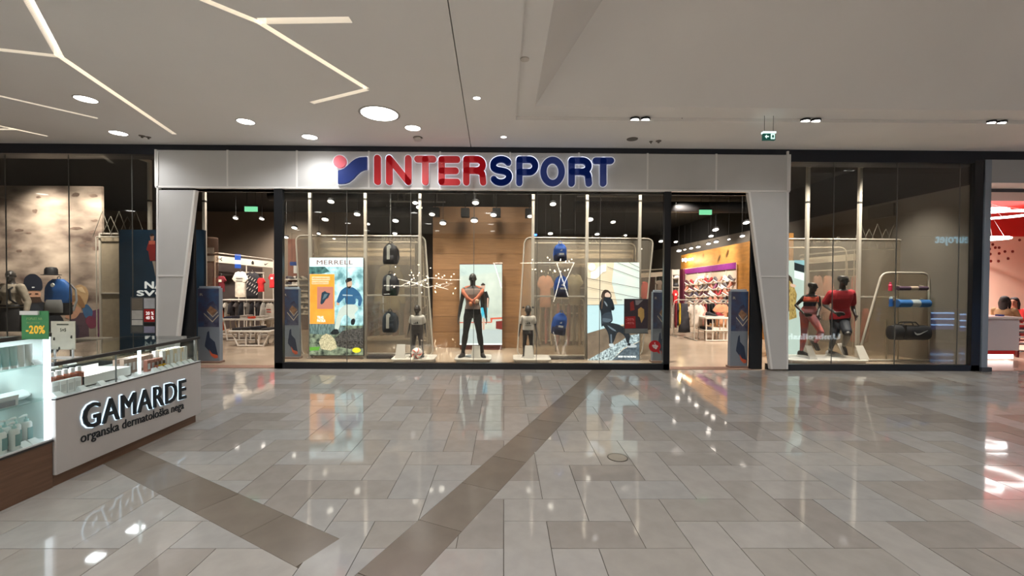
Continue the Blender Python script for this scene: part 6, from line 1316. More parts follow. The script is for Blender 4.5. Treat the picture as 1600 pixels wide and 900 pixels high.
# ---------------------------------------------------------------- shoes
def shoe_mesh(rgb, sole=(206, 200, 192)):
    mb = MB(); X_ = Vector((0, 1, 0)); Z_ = Vector((0, 0, 1)); m = M('shoe_%d_%d_%d' % rgb, rgb, .7, noise=.2, ns=30); s = M('shoesole_%d_%d_%d' % sole, sole, .6)
    rg = [(Vector((x, 0, z)), X_, Z_, a_, b__) for x, z, a_, b__ in ((-.14, .06, .026, .035), (-.12, .075, .036, .052), (-.05, .075, .040, .052), (.02, .058, .042, .036), (.09, .046, .044, .024), (.145, .038, .028, .014))]
    mb.rings(rg, m, 10); rg = [(Vector((x, 0, z)), X_, Z_, a_, b__) for x, z, a_, b__ in ((-.15, .018, .026, .016), (-.10, .015, .042, .015), (.05, .014, .045, .013), (.12, .016, .044, .011), (.155, .022, .026, .009))]
    mb.rings(rg, s, 10); return mb
shc = [((70, 30, 40), (226, 220, 214)), ((40, 38, 42), (214, 208, 202)), ((210, 200, 192), (230, 226, 220)), ((150, 40, 44), (226, 216, 210)), ((90, 84, 84), (206, 200, 194)), ((190, 120, 100), (226, 220, 214)), ((52, 46, 60), (190, 184, 180)), ((120, 60, 90), (226, 220, 214))]
protos = []
def shelf_shoe(i, c, ang, label, group, s=1):
    k = i % len(shc)
    while len(protos) <= k: protos.append(None)
    if protos[k] is None:
        o = shoe_mesh(*shc[k]).build('sneaker', local=True, smooth=True); protos[k] = o
    else: o = protos[k].copy(); C.objects.link(o)
    o.location = c; o.rotation_euler = (0, 0, ang); o.scale = (s, s, s); return tag(o, label, 'sneaker', group)
# shoe wall at the right
WA, WB = at(1066, 398, 20.3), at(1166, 377.5, 13.6); wd = (WB - WA); wd.z = 0; wlen = wd.length; wd.normalize(); wn = Vector((wd.y, -wd.x, 0));
if wn.x > 0: wn = -wn
A_ = Vector((WA.x, WA.y, 0)); zt = (WA.z + WB.z) / 2
ow = M('oak_wall', (188, 132, 66), .5, noise=.12, ns=2.5, stretch=(1, 1, 5)); t = thing('shoe_wall', 'orange wooden wall unit with purple header and rows of sneakers at the right entrance', 'wall unit', A_ + wd * wlen / 2)
W = lambda s, z, o=0: A_ + wd * (s * wlen) + wn * o + Vector((0, 0, z))
mb = MB(); mb.prism([W(-.06, 0, -.06), W(1.35, 0, -.06), W(1.35, zt, -.06), W(-.06, zt, -.06)], wn * -.12, ow); mb.build('wood_panel', t)
def wpx(px, py):   # pixel on the shoe wall's front plane
    d = RC @ Vector(((px - 800 + SHX) / F, -(py - 450) / F, -1)); p0 = W(0, 0, .0); tt = (p0 - Vector((0, 0, EYE))).dot(wn) / d.dot(wn); return Vector((0, 0, EYE)) + d * tt
def wq(mb, x0_, y0_, x1_, y1_, x2, y2, x3, y3, off, th, m): mb.prism([wpx(x0_, y0_) + wn * off, wpx(x1_, y1_) + wn * off, wpx(x2, y2) + wn * off, wpx(x3, y3) + wn * off], wn * th, m)
pm = M('header_purple', (130, 44, 126), .5, noise=.1); tanM = M('unit_tan', (206, 186, 166), .6)
mb = MB(); wq(mb, 1067, 420, 1151, 410, 1151, 480, 1067, 500, .0, .02, tanM); mb.build('back_panel', t)
mb = MB(); wq(mb, 1066, 421.5, 1151.5, 410, 1151.5, 420, 1073, 428, .03, .03, pm); mb.build('purple_header', t); mb = MB(); wq(mb, 1067, 421, 1072, 420.5, 1072, 500, 1067, 500, .02, .12, M('unit_plum', (84, 30, 48), .5)); mb.build('plum_side', t)
for x in (1072.5, 1091, 1112, 1136): mb = MB(); yy = 428 - (x - 1072) * .1; wq(mb, x, yy, x + .8, yy, x + .8, 480, x, 490, .03, .02, postM); mb.build('upright', t)
mb = MB(); wq(mb, 1072, 439, 1151.5, 434, 1151.5, 435, 1072, 440, .03, .03, postM); mb.build('rail', t)
mb = MB(); wq(mb, 1093, 431.5, 1109, 430, 1109, 434.5, 1093, 436, .05, .02, K((236, 224, 210))); mb.build('name_board', t)
mb = MB(); a_, b__ = wpx(1068, 410.5) + wn * .04, wpx(1085, 408) + wn * .04; b__.z = a_.z; textfit(mb, 'Njene', a_, b__ - a_, (0, 0, .20), _E((255, 244, 214), 4), bold=.0, ext=.03, out=wn); gs = tag(mb.build('glowing_sign', fix=False), 'glowing white lettering high on the orange wooden wall over the shoes', 'sign')
lamp('POINT', (a_ + b__) / 2 + wn * .35 + Vector((0, 0, .1)), 26, (1, .75, .4), .1)
n_ = 10
for r in range(7):
    for c in range(n_):
        s = (c + .5) / n_; px = 1074 + 77 * s ** 1.0; yb_ = 446 - 6.0 * s + r * (9.6 + 1.6 * s)
        if yb_ > 492: continue
        p = wpx(px, yb_) + wn * .13; so = shelf_shoe(kr.randrange(8), p, math.atan2(-p.y, -p.x) + kr.choice([.75, -.6, .9]), 'sneaker on the shoe wall, %s row from the top, %s from the left' % (ORD[r], ORD[c]), 'sneakers on the shoe wall', .98); so.rotation_euler.y = .38; so.location.z += .05; so.scale.z = 1.35
for r in range(7):
    mb = MB(); y0_, y1_ = 446 + r * 9.6, 440 + r * 11.2; wq(mb, 1073, y0_, 1151, y1_, 1151, y1_ + .7, 1073, y0_ + .7, .02, .05, M('clear_shelf', (206, 190, 172), .4)); mb.build('shelf', t)
# left narrow shelving beside the shoe wall
a, b = at(1050, 505, 15.5), at(1061, 421, 15.5); t = thing('white_shelving', 'narrow white shelving with helmets and red shirts right of the black entrance post', 'shelving', ((a.x + b.x) / 2, 15.5, 0))
for x in (a.x, b.x): mb = MB(); mb.box(x - .02, x + .02, 15.5, 15.8, 0, b.z, postM); mb.build('upright', t)
for i, y in enumerate((421.5, 434, 448, 462, 478, 492)): z = at(1055, y, 15.5).z; mb = MB(); mb.box(a.x, b.x, 15.48, 15.8, z - .03 - (.16 if i == 0 else 0), z, postM); mb.build('shelf', t)
for i, (y, rgb, s) in enumerate(((446, (36, 34, 36), 'black helmet on the narrow white shelving'), (433, (216, 210, 204), 'white helmet on the top of the narrow white shelving'))): p = at(1056, y, 15.6); mb = MB(); mb.ell(p, (.12, .14, .10), K(rgb), 12, 8); tag(mb.build('helmet', smooth=True), s, 'helmet')
garment(1050, 453, 1060, 476, 15.4, (200, 34, 38), 'red jersey with white number on the narrow white shelving', shape='tee', mark='block', mrgb=(236, 226, 220))
# racks at the right entrance
rack(1053, 1150, 13.2, 468.5, 'long white clothes rack in front of the shoe wall')
side_garments(1055, 1063, 13.2, 473, 512, [(120, 34, 44), (60, 54, 60), (214, 180, 50)], 'garment at the left end of the long rack, %s from the left', 'garments at the left end of the long rack')
garment(1059.5, 474, 1079, 519, 13.1, (62, 62, 68), 'long dark grey sleeveless dress on the long rack in the right entrance', shape='skirt')
side_garments(1096, 1118, 13.3, 474, 508, [(214, 150, 140), (150, 60, 62), (44, 42, 48), (40, 40, 44), (60, 60, 64)], 'garment in the middle of the long rack, %s from the left', 'garments in the middle of the long rack')
rack(1083, 1086, 12.3, 471, 'short white rack end carrying pale T-shirts', base=False) if False else None
p = at(1084.5, 530, 12.3); t = thing('clothes_stand', 'white upright clothes stand carrying pale T-shirts in the right entrance', 'clothes stand', (p.x, 12.3, 0)); zt_ = at(1084, 473, 12.3).z
mb = MB(); mb.tube([(p.x, 12.3, 0), (p.x, 12.3, zt_), (p.x + .06, 12.3, zt_ + .05), (p.x + .12, 12.5, zt_ + .05), (p.x + .12, 13.0, zt_ + .05)], .02, postM, 8); mb.build('tube', t, smooth=True); mb = MB(); mb.tube([(p.x, 12.1, .015), (p.x, 13.0, .015)], .018, postM, 8); mb.build('foot', t)
garment(1074, 476, 1096, 511, 12.35, (222, 208, 194), 'off-white T-shirt with grey print on the clothes stand', shape='tee', mark='block', mrgb=(196, 180, 168)); garment(1083, 476, 1101, 511, 12.55, (232, 222, 210), 'white T-shirt behind the off-white one on the clothes stand', shape='tee'); garment(1089, 478, 1105, 512, 12.75, (224, 172, 158), 'pink T-shirt, rearmost on the clothes stand', shape='tee')
garment(1113, 475, 1141, 508, 12.75, (216, 156, 118), 'peach T-shirt with a small black mark hanging above the shoe table', shape='tee', mark='swoosh', mrgb=(50, 40, 40))
t3 = ptable(1102, 1141.5, 12.0, 496, 'small white two-level table with a black shoe on top in the right entrance', .6, .0, .05)
_, a, b, z = t3; zl = at(1120, 516, 12.0).z; mb = MB(); mb.box(a.x, b.x, 12.0, 12.6, zl - .025, zl, M('table_white')); mb.build('lower_shelf', t3[0], bevel=.006)
for i, (dx, k) in enumerate(((.28, 1), (.52, 3))): o = shelf_shoe(k, Vector((a.x + dx, 12.2, z)), .5 * (1 if i else -1), ('black sneaker on the small white table in the right entrance', 'dark red sneaker on the small white table in the right entrance')[i], None, 1.15)
for i in range(3):
    w_ = (b.x - a.x - .1) / 3; x0_ = a.x + .05 + w_ * i; rgb = ((40, 38, 42), (226, 214, 202), (214, 190, 176))[i]; mb = MB(); mb.box(x0_, x0_ + w_ - .03, 12.06, 12.45, zl, zl + .07, M('cloth_%d_%d_%d' % rgb, rgb, .85, noise=.14, ns=9)); tag(mb.build('folded_clothes', bevel=.01), 'folded garment on the lower shelf of the small white table, %s from the left' % ORD[i], 'folded clothes')
# shelf of shoes and clothes seen at the two ends of the centre window
a, b = at(443, 505, 14.2), at(484, 430, 14.2); t = thing('shoe_shelving', 'shelving of hiking shoes seen left of the walking man poster', 'shelving', ((a.x + b.x) / 2, 14.2, 0)); mb = MB(); mb.box(a.x, b.x, 14.5, 14.53, 0, at(460, 372, 14.2).z, M('terracotta', (110, 70, 56), .7, noise=.1)); mb.build('back_panel', t)
rows = (437, 446, 455, 464, 473, 482, 491)
for r, y in enumerate(rows):
    z = at(465, y, 14.2).z; mb = MB(); mb.box(a.x, b.x, 14.2, 14.5, z - .012, z, M('clear_shelf')); mb.build('shelf', t)
    for c in range(6): shelf_shoe(kr.choice([1, 4, 2, 6, 4]), Vector((a.x + .12 + c * (b.x - a.x - .2) / 5.4, 14.33, z)), kr.choice([-.5, .4, -.3]), 'hiking shoe beside walking man poster, %s shelf from top, %s from left' % (ORD[r], ORD[c]), 'hiking shoes on the shelving')
a, b = at(453, 415, 13.9), at(464, 409, 13.9); mb = MB(); mb.box(a.x, b.x, 13.9, 13.95, a.z, b.z, K((50, 76, 140))); mb.box(a.x + .12, a.x + .24, 13.9, 13.96, a.z - .25, a.z, K((226, 224, 220))); mb.tube([(a.x + .05, 13.93, b.z), (a.x + .05, 13.93, 4.69)], .004, blk, 4); tag(mb.build('hanging_flag'), 'small blue and white hanging flag near the left end of the centre window', 'flag')
t, A0, B0, A1, B1, dv, nv_ = board_rail(1001, 427, 434, 13.0, 1045, 424, 431, 15.0, 'white header rail with red jacket seen at the right end of the centre window', back=True)
garment(1001, 440, 1014, 469, 12.8, (214, 70, 62), 'salmon red jacket hanging right of the seated woman poster', shape='long')
garment(1024, 438, 1036, 455, 13.0, (120, 104, 92), 'brown bag-like garment hanging near the right end of the centre window', shape='tee')
for i, (x0_, x1_, Y) in enumerate(((684, 716, 17.0), (590, 670, 19.0), (862, 1000, 20.0))):
    a, b = at(x0_, 470, Y), at(x1_, 470, Y); z = 1.6; t = thing('shelf_gondola', 'far dark merchandise gondola in the depth of the shop, %s of three' % ORD[i], 'gondola', ((a.x + b.x) / 2, Y, 0)); mb = MB(); mb.box(a.x, b.x, Y, Y + .5, 0, z, K((60, 54, 52))); mb.build('body', t)
    for k in range(4): mb = MB(); mb.box(a.x, b.x, Y - .3, Y, .2 + k * .4, .23 + k * .4, K((190, 180, 168))); mb.build('shelf', t)
# ---------------------------------------------------------------- right window: slanted rack with goods, woman poster, wall rail
Y = 9.05; t = rounded([(1343, 549), (1378, 426), (1451, 426.5), (1453, 568)], Y, .022, 'slanted white tube display rack with translucent panel at the right window', film=False, name='display_rack', cat='rack')
P = [at(x, y, Y + .02) for x, y in ((1345, 549), (1378.5, 428), (1450, 428), (1452, 562), (1352, 562))]; mb = MB(); mb.prism(P, (0, .006, 0), filmM); mb.build('film', t)
for x, y0_, y1_ in ((1403, 426, 562), (1385, 500, 562)): a, b = at(x, y1_, Y + .06), at(x, y0_, Y + .06); mb = MB(); mb.tube([a, b], .015, postM, 8); mb.build('bar', t)
a, b = at(1343, 549, Y), at(1453, 563, Y); mb = MB(); mb.tube([(a.x, Y, at(1343, 549, Y).z), (a.x + .12, Y, .03), (b.x, Y, .03)], .02, postM, 8); mb.build('foot_bar', t)
for (x0_, x1_, y) in ((1374, 1450, 455), (1372, 1402, 479.5), (1384, 1400, 517.5)): a, b = at(x0_, y, Y), at(x1_, y, Y); mb = MB(); mb.box(a.x, b.x, Y - .12, Y + .01, a.z - .008, a.z, kgl); mb.build('shelf', t)
a = at(1391, 454.5, Y - .06); t = thing('water_bottle', 'pink sport bottle on the upper shelf of the slanted rack', 'bottle', a); mb = MB(); mb.lathe(a, [(.035, 0), (.037, .02), (.034, .08), (.037, .12), (.02, .14)], K((222, 52, 88), .3), 14); mb.build('body', t, smooth=True); mb = MB(); mb.lathe(a + Vector((0, 0, .14)), [(.022, 0), (.022, .04), (.012, .05)], K((196, 60, 96), .3), 12); mb.build('cap', t, smooth=True)
a = at(1392, 479, Y - .06); t = thing('water_bottle', 'blue sport bottle below the pink one on the slanted rack', 'bottle', a); mb = MB(); mb.lathe(a, [(.035, 0), (.037, .03), (.028, .08), (.036, .12), (.03, .17)], K((40, 96, 176), .3), 14); mb.build('body', t, smooth=True); mb = MB(); mb.lathe(a + Vector((0, 0, .17)), [(.03, 0), (.03, .03), (.012, .05)], K((206, 216, 226), .3), 12); mb.build('cap', t, smooth=True)
for (x0_, x1_, y, r, rgb, rgb2, nm, s) in ((1403, 1448, 450.5, .045, (78, 56, 76), (190, 170, 150), 'rolled_mat', 'thin purple-brown rolled mat with a beige band on the slanted rack'), (1401, 1450, 474, .085, (52, 110, 176), (176, 186, 190), 'rolled_mat', 'thick blue rolled yoga mat with white band on the slanted rack')):
    a, b = at(x0_, y, Y - .12), at(x1_, y, Y - .08); t = thing(nm, s, 'yoga mat', (a + b) / 2 - Vector((0, 0, r))); n_ = 26; mb = MB()
    mb.tube([a, b], r, M('mat_%d' % rgb[0], rgb, .8, noise=.08), 18); mb.build('roll', t, smooth=True); mb = MB()
    for q_ in (.4, .7, .95): mb.lathe(a + Vector((-.003 * q_, 0, 0)), [(r * q_, 0), (r * q_ - .008, -.003)], K(tuple(int(v * .75) for v in rgb)), 16, 'x')
    mb.build('spiral_edge', t); mb = MB(); mb.tube([a.lerp(b, .40), a.lerp(b, .66)], r * 1.04, K(rgb2), 18); mb.build('band', t, smooth=True)
    mb = MB(); [mb.tube([a.lerp(b, s_) + Vector((0, 0, r)), a.lerp(b, s_) + Vector((0, .1, r + .02))], .006, postM, 6) for s_ in (.1, .9)]; mb.build('hook', t)
p, q_ = at(1391, 531, Y - .15), at(1449, 507, Y - .15); t = thing('duffel_bag', 'black duffel bag with a white swoosh hanging on the slanted rack', 'bag', ((p.x + q_.x) / 2, Y - .15, p.z)); cz = (p.z + q_.z) / 2; hw = (q_.x - p.x) / 2; cx_ = (p.x + q_.x) / 2; hz = (q_.z - p.z) / 2
mb = MB(); mb.rings([(Vector((cx_ + hw * s_, Y - .15, cz - .01)), Vector((0, 1, 0)), Vector((0, 0, 1)), .13 * k_, hz * k_) for s_, k_ in ((-1, .72), (-.97, .93), (-.8, 1), (-.3, .95), (.3, .93), (.8, .97), (.97, .9), (1, .7))], bk, 16); mb.build('body', t, smooth=True)
for s_ in (-1, 1): mb = MB(); mb.tube([Vector((cx_ - .2, Y - .15 - s_ * .06, cz + hz * .8)), Vector((cx_ - .16, Y - .15 - s_ * .05, cz + hz * 1.25)), Vector((cx_ + .1, Y - .15 - s_ * .05, cz + hz * 1.3)), Vector((cx_ + .16, Y - .15 - s_ * .06, cz + hz * .8))], .012, bk, 8); mb.build('handle', t, smooth=True)
mb = MB(); o = Vector((cx_ + hw * .28, Y - .29, cz)); mb.prism([o + Vector((a_ * 1.1, 0, b__ * 1.1)) for a_, b__ in SW], (0, -.006, 0), K((226, 228, 232))); mb.build('swoosh', t); mb = MB(); mb.box(cx_ - hw * .5, cx_ - hw * .44, Y - .285, Y - .02, cz - hz * .9, cz + hz * .98, K((24, 24, 26))); mb.build('strap', t)
mb = MB(); t = thing('poster_lightbox', 'pale backlit poster of a blond woman at left end of right window', 'poster', at(1240, 556, 9.35)); a, b = at(1215, 556, 9.35), at(1262, 407, 9.35); mb.box(a.x, b.x, 9.35, 9.43, a.z, b.z, K((60, 58, 56))); mb.build('case', t)
q = lambda u, v: (1220 + u / 9, 380 + v / 9); Y = 9.35
mb = MB(); Pz = lambda pts, k, m: poly(mb, pts, Y - .002 - k * .0015, m); Pz([(1215, 407), (1262, 407), (1262, 556), (1215, 556)], 0, _E((196, 214, 204), .7)); Pz([q(190, 240), q(388, 240), q(388, 330), q(190, 270)], 1, _E((150, 196, 202), .7)); Pz([q(190, 270), q(388, 330), q(388, 430), q(190, 380)], 2, _E((46, 56, 60), .5)); Pz([q(190, 380), q(388, 440), q(388, 545), q(190, 490)], 1, _E((226, 240, 236), .9))
Pz([q(108, 440), q(150, 480), q(170, 540), q(170, 900), q(108, 960)], 3, _E((70, 56, 44), .6)); Pz([(1233, 438), (1240, 446), (1245, 460), (1243, 480), (1245, 496), (1233, 500)], 4, M('hair_blond', (196, 174, 106), .6, em=.5, rgb2=(120, 96, 50), ns=14, stretch=(5, 1, 1))); Pz([q(130, 570), q(190, 575), q(215, 600), q(190, 625), q(140, 610)], 5, _E((222, 184, 160), .8)); mb.build('print', t)
fr_ = rounded([(1208, 558), (1203, 373), (1413, 374.5), (1413, 562)], YR, label='large rounded white frame with translucent film behind the running mannequins', closed=True)
rounded([(1215, 387), (1322, 386.5), (1324, 432)], YR + .25, .014, '', film=False, par=fr_)
mb = MB(); a, b, t3 = at(1313, 382, YR + .05), at(1261, 382, YR + .05), at(1313, 370, YR + .05); textfit(mb, 'Sportstyle', a, b - a, t3 - a, postM, bold=.012, ext=.02, out=(0, 1, 0)); tag(mb.build('sign_lettering'), 'pale Sportstyle lettering seen from behind in the right window', 'lettering')
# header rail and shirts behind the runners
t, A0, B0, A1, B1, dv, nv_ = board_rail(1250, 404, 413, 11.6, 1400, 391, 402, 10.6, 'cream header rail above pink shirts behind the running mannequins', back=False)
mb = MB(); a_ = A0.lerp(B0, .1) + Vector((0, 0, .04)) - nv_ * .006; textfit(mb, 'ENERGETICS', a_, dv * .42, (0, 0, .07), K((120, 104, 90)), ext=.002, out=-nv_); mb.build('lettering', t, fix=False)
mb = MB(); p0, p1 = at(1264, 424, 11.3), at(1345, 420, 10.9); mb.tube([p0, p1], .018, postM, 8); mb.tube([(p0.x, p0.y, 0), p0], .018, postM, 8); mb.tube([(p1.x, p1.y, 0), p1], .018, postM, 8); tag(mb.build('garment_rail', smooth=True), 'white rail of pale pink shirts behind the running mannequins', 'rail')
for i, (x0_, x1_, rgb) in enumerate(((1266, 1288, (150, 112, 98)), (1282, 1304, (176, 128, 110)), (1328, 1340, (186, 120, 108)), (1341, 1356, (130, 116, 104)))): garment(x0_, 430, x1_, 500, 11.0, rgb, 'soft pink-brown long shirt behind the running mannequins, %s from the left' % ORD[i], 'shirts behind the running mannequins', 'long')
for i, (x0_, x1_, rgb) in enumerate(((1330, 1343, (196, 92, 80)), (1344, 1360, (190, 110, 96)))): garment(x0_, 482, x1_, 534, 10.6, rgb, 'coral garment on the low rail right of the red shirted mannequin, %s one' % ('left', 'right')[i], 'coral garments', 'skirt')
# grey-brown partition closing the right window on its right, cardboard info and small camera
mb = MB(); a, b = at(1452, 565, 9.6), at(1350, 565, 11.8); zt_ = 2.6
c = at(1508, 408, 8.9); t = thing('security_camera', 'small dark camera with white lens hanging at the right end of the right window', 'camera', c); mb = MB(); mb.box(c.x - .07, c.x + .05, c.y, c.y + .1, c.z - .02, c.z + .05, blk); mb.ell(c + Vector((-.02, 0, -.05)), (.04, .04, .04), blk); mb.build('body', t, bevel=.01); mb = MB(); mb.ell(c + Vector((-.03, -.04, -.05)), (.018, .01, .018), _E((255, 244, 230), 3)); mb.build('lens', t); mb = MB(); mb.tube([c + Vector((.03, .05, .04)), c + Vector((.06, .05, .5)), Vector((XW, c.y + .05, c.z + .5))], .006, blk, 5); mb.build('cable', t)
p, q_ = at(1409, 342, 11), at(1442, 324, 11); mb = MB(); mb.box(XW - .05, XW, 9.9, 10.6, p.z - .1, q_.z - .1, K((96, 94, 86))); tag(mb.build('wall_box'), 'grey square box high on the side wall in the right window', 'wall box')
mb = MB(); [mb.tube([(XW - .06, 8.5 + i * .3, 1.65 - i * .15), (XW - .06, 8.5 + i * .3, 1.65 - i * .15 + .02)], .01, blk, 4) for i in (0,)]; 
# lattice netting near the ceiling in both side windows
for k, (cx0, cy0, Y, s) in enumerate(((1345, 350, 9.9, 'white lattice netting hung high behind the right window'), (160, 330, 9.55, 'white lattice netting hung high behind the left window'))):
    mb = MB(); w0 = 13
    for i in range(5):
        for sg in (-1, 1):
            p = at(cx0 + i * w0, cy0 + (8 if i % 2 else 0), Y); q_ = at(cx0 + i * w0 + sg * 15, cy0 + 40 + (60 if 0 < i < 4 else 0) * 0, Y); mb.tube([p, q_], .007, K((104, 98, 88)), 5)
    p, q_ = at(cx0 - 10, cy0 + 40, Y), at(cx0 + 75, cy0 + 40, Y); mb.tube([p, q_], .01, postM, 6); mb.tube([p, (p.x, p.y, 0)], .012, postM, 6); mb.tube([q_, (q_.x, q_.y, 0)], .012, postM, 6)
    tag(mb.build('lattice_net'), s, 'netting')
# ---------------------------------------------------------------- neighbouring shop at the right edge
hd = M('next_header', (176, 180, 182), .5); cl = M('next_column', (138, 150, 164), .5)
a = at(1534, 284, YF + .1); x0 = X(1535, YF - .02); x1 = X(1544.5, YF - .02)
mb = MB(); mb.box(x0, 18, YF - .02, YF + .5, at(1560, 286, YF).z, at(1560, 250, YF).z, hd); nh = struct(mb.build('wall_front')); mb = MB(); mb.box(x0, x1, YF - .04, YF + .5, 0, at(1540, 250, YF).z, cl); mb.build('column', nh, bevel=.01)
mb = MB(); mb.box(x0 - .02, x1 + .06, YF - .06, YF + .5, 0, .08, K((70, 74, 82))); mb.build('column_base', nh)
mb = MB(); mb.box(x0 + .05, x0 + .12, YF + .2, 14, 0, 4.7, M('next_side', (150, 140, 136), .6)); struct(mb.build('wall_left'))
pinkw = M('wall_salmon', (232, 196, 176), .7, noise=.02, ns=1); redw = M('wall_red', (196, 34, 30), .6); mb = MB(); mb.box(x0, 20, 13.5, 13.7, 0, 3.25, pinkw); mb.box(x0, 20, 13.45, 13.7, 3.25, 3.9, redw); nb = struct(mb.build('wall_back'))
mb = MB(); mb.box(x0, 20, YF + .5, 13.6, 3.9, 4.0, M('soffit_red', (190, 36, 32), .6)); mb.box(x0, 20, YF + .5, 9.5, 3.6, 3.9, M('soffit_grey', (96, 94, 98), .6)); struct(mb.build('ceiling'))
mb = MB(); mb.box(19.9, 20, YF + .5, 13.6, 0, 4, pinkw); struct(mb.build('wall_right'))
dr = random.Random(4); brn = K((120, 40, 30))
dots = [(1582, 344), (1578, 352), (1585, 352), (1591, 349), (1596, 347), (1571, 358), (1578, 360), (1586, 359), (1592, 362), (1597, 357), (1564, 365), (1571, 366), (1577, 367), (1583, 367), (1557, 368), (1597, 364), (1551, 382), (1555, 387), (1561, 387), (1546, 389), (1547, 397), (1561, 396), (1570, 393), (1582, 393), (1593, 375), (1548, 408), (1560, 408), (1575, 404)]
mb = MB()
for x, y in dots: c = at(x, y, 13.49); mb.lathe(c, [(.045, 0), (.045, -.008)], brn, 10, 'y')
stuff(mb.build('wall_dots', nb))
for k, (x, y, rx, s) in enumerate(((1536, 330, .42, 'glowing white ring lamp in the red shop, upper one'), (1548, 336.5, .8, 'largest glowing white ring lamp in the red shop, middle one'), (1541, 373, .45, 'glowing white ring lamp in the red shop, lowest one'))):
    Y = 11.0 + .6 * k; c = at(x, y, Y); t = thing('ring_lamp', s, 'ceiling light', c, 'ring lamps of the red shop'); rx = (at(x + (27, 48, 26)[k], y, Y) - c).x
    mb = MB(); N = 40; mb.tube([c + Vector((rx * math.cos(i * 2 * PI / N), rx * math.sin(i * 2 * PI / N) * .9, 0)) for i in range(N + 1)], .032, _E((255, 250, 246), 6), 8); mb.build('ring', t, smooth=True)
    mb = MB(); [mb.tube([c + Vector((rx * math.cos(q_), rx * .9 * math.sin(q_), .03)), Vector((c.x, c.y, 3.9))], .004, K((200, 200, 200)), 4) for q_ in (.5, 2.6, 4.7)]; mb.build('wire', t)
# counter
ctz = .9; Yc = 9.25; a, b = at(1540, 560, Yc), at(1592, 560, Yc); t = thing('reception_counter', 'white counter with red base strip and floor glow in the red shop', 'counter', ((a.x + b.x) / 2, Yc, 0))
z = lambda y: at(1570, y, Yc).z
mb = MB(); mb.box(x1 + .05, b.x, Yc, Yc + .6, z(548), z(498), M('counter_white', (206, 200, 204), .35)); mb.build('body', t, bevel=.01); mb = MB(); mb.box(x1 + .04, b.x + .02, Yc - .04, Yc + .64, z(498), z(495), M('counter_top', (230, 224, 222), .3)); mb.build('top', t, bevel=.005)
mb = MB(); mb.box(x1 + .05, at(1585, 550, Yc).x, Yc - .01, Yc + .55, z(553.5), z(548), K((206, 28, 30), .4)); mb.build('red_strip', t); mb = MB(); mb.box(x1 + .05, at(1587, 550, Yc).x, Yc + .04, Yc + .5, z(561), z(553.5), _E((255, 232, 226), 1.6)); mb.build('glow_strip', t); mb = MB(); mb.box(x1 + .1, b.x - .2, Yc + .1, Yc + .5, 0, z(561), K((210, 196, 190))); mb.build('plinth', t)
# two women behind the counter
skinM = M('skin', (176, 122, 98), .55); hairM = M('hair_dark', (26, 20, 20), .75, noise=.3, ns=30, stretch=(6, 6, 1)); eyeM = K((24, 18, 16), .3)
def seated(px, py, Y, H, face, lean, label, coat, arms):
    hd_ = at(px, py, Y); f = unit(face); sd = f.cross(Vector((0, 0, 1))).normalized(); N = hd_ - Vector((0, 0, .10 * H)) - f * .03; Pv_ = N - Vector((0, 0, .33 * H)) - f * lean
    J = dict(pelvis=Pv_, neck=N, head=hd_, face=f + Vector((0, 0, -.12)), headup=Vector((0, 0, 1)) + f * .1)
    for s, g_ in (('l', -1), ('r', 1)):
        sv = sd * g_; J['s' + s] = N + sv * .095 * H - Vector((0, 0, .035 * H)); e_, w_ = arms[s]; J['e' + s] = J['s' + s] + f * e_[0] + sv * e_[1] + Vector((0, 0, e_[2])); J['w' + s] = J['e' + s] + f * w_[0] + sv * w_[1] + Vector((0, 0, w_[2]))
        J['h' + s] = Pv_ + sv * .055 * H; J['k' + s] = J['h' + s] + f * .25 * H + sv * .03 - Vector((0, 0, .01)); J['a' + s] = Vector((J['k' + s].x, J['k' + s].y, .08)) - f * .03; J['f' + s] = f
    t = thing('person', label, 'person', (Pv_.x, Pv_.y, 0)); body(J, H, skinM, 2, .010, t)
    top(J, H, coat, t, 'jacket', 0, .97, .022, 1.85, 2, .010); legs(J, H, K((44, 46, 60)), t, 'trousers', 1, .95, .012, .25, 2)
    for s in 'lr': shoe(J['a' + s], J['f' + s], H, K((40, 40, 44)), K((200, 200, 200)), t)
    for sg in (-1, 1): p = hd_ + f * .048 * H + sd * sg * .017 * H + Vector((0, 0, .004 * H)); mb = MB(); mb.ell(p, (.009, .009, .006), eyeM, 8, 6); mb.build('eye', t, smooth=True)
    mb = MB(); mb.ell(hd_ + f * .045 * H - Vector((0, 0, .034 * H)), (.018, .018, .006), K((150, 70, 66)), 8, 6); mb.build('mouth', t, smooth=True)
    mb = MB(); up = Vector((0, 0, 1)); mb.ell(hd_ - f * .006 * H + up * .036 * H, (.047 * H, .053 * H, .043 * H), hairM, 16, 10); mb.ell(hd_ - f * .026 * H + up * .012 * H, (.049 * H, .046 * H, .058 * H), hairM, 14, 10); mb.rings([(hd_ - f * (.03 + .01 * i) * H - up * (-.01 + .05 * i) * H + sd * .0, sd, f, (.048 - .002 * i) * H, (.034 - .003 * i) * H) for i in range(6)], hairM, 14)
    for sg in (-1, 1): mb.tube([hd_ + sd * sg * .045 * H + up * .035 * H, hd_ + sd * sg * .052 * H - up * .03 * H, hd_ + sd * sg * .05 * H - up * .12 * H - f * .01], [.012 * H, .018 * H, .010 * H], hairM, 8)
    o = mb.build('hair', t); remesh(o, .008, 8); return t, J
khaki = M('jacket_khaki', (150, 118, 84), .85, noise=.12, ns=8); redj = M('sweater_red', (196, 44, 42), .85, noise=.1)
t, J = seated(1570, 470.5, 10.25, 1.66, (.75, .35, 0), .05, 'seated woman with long black hair and khaki jacket behind the white counter', khaki, dict(l=((.14, .05, -.22), (.20, -.08, .0)), r=((.16, .06, -.22), (.20, -.05, -.04))))
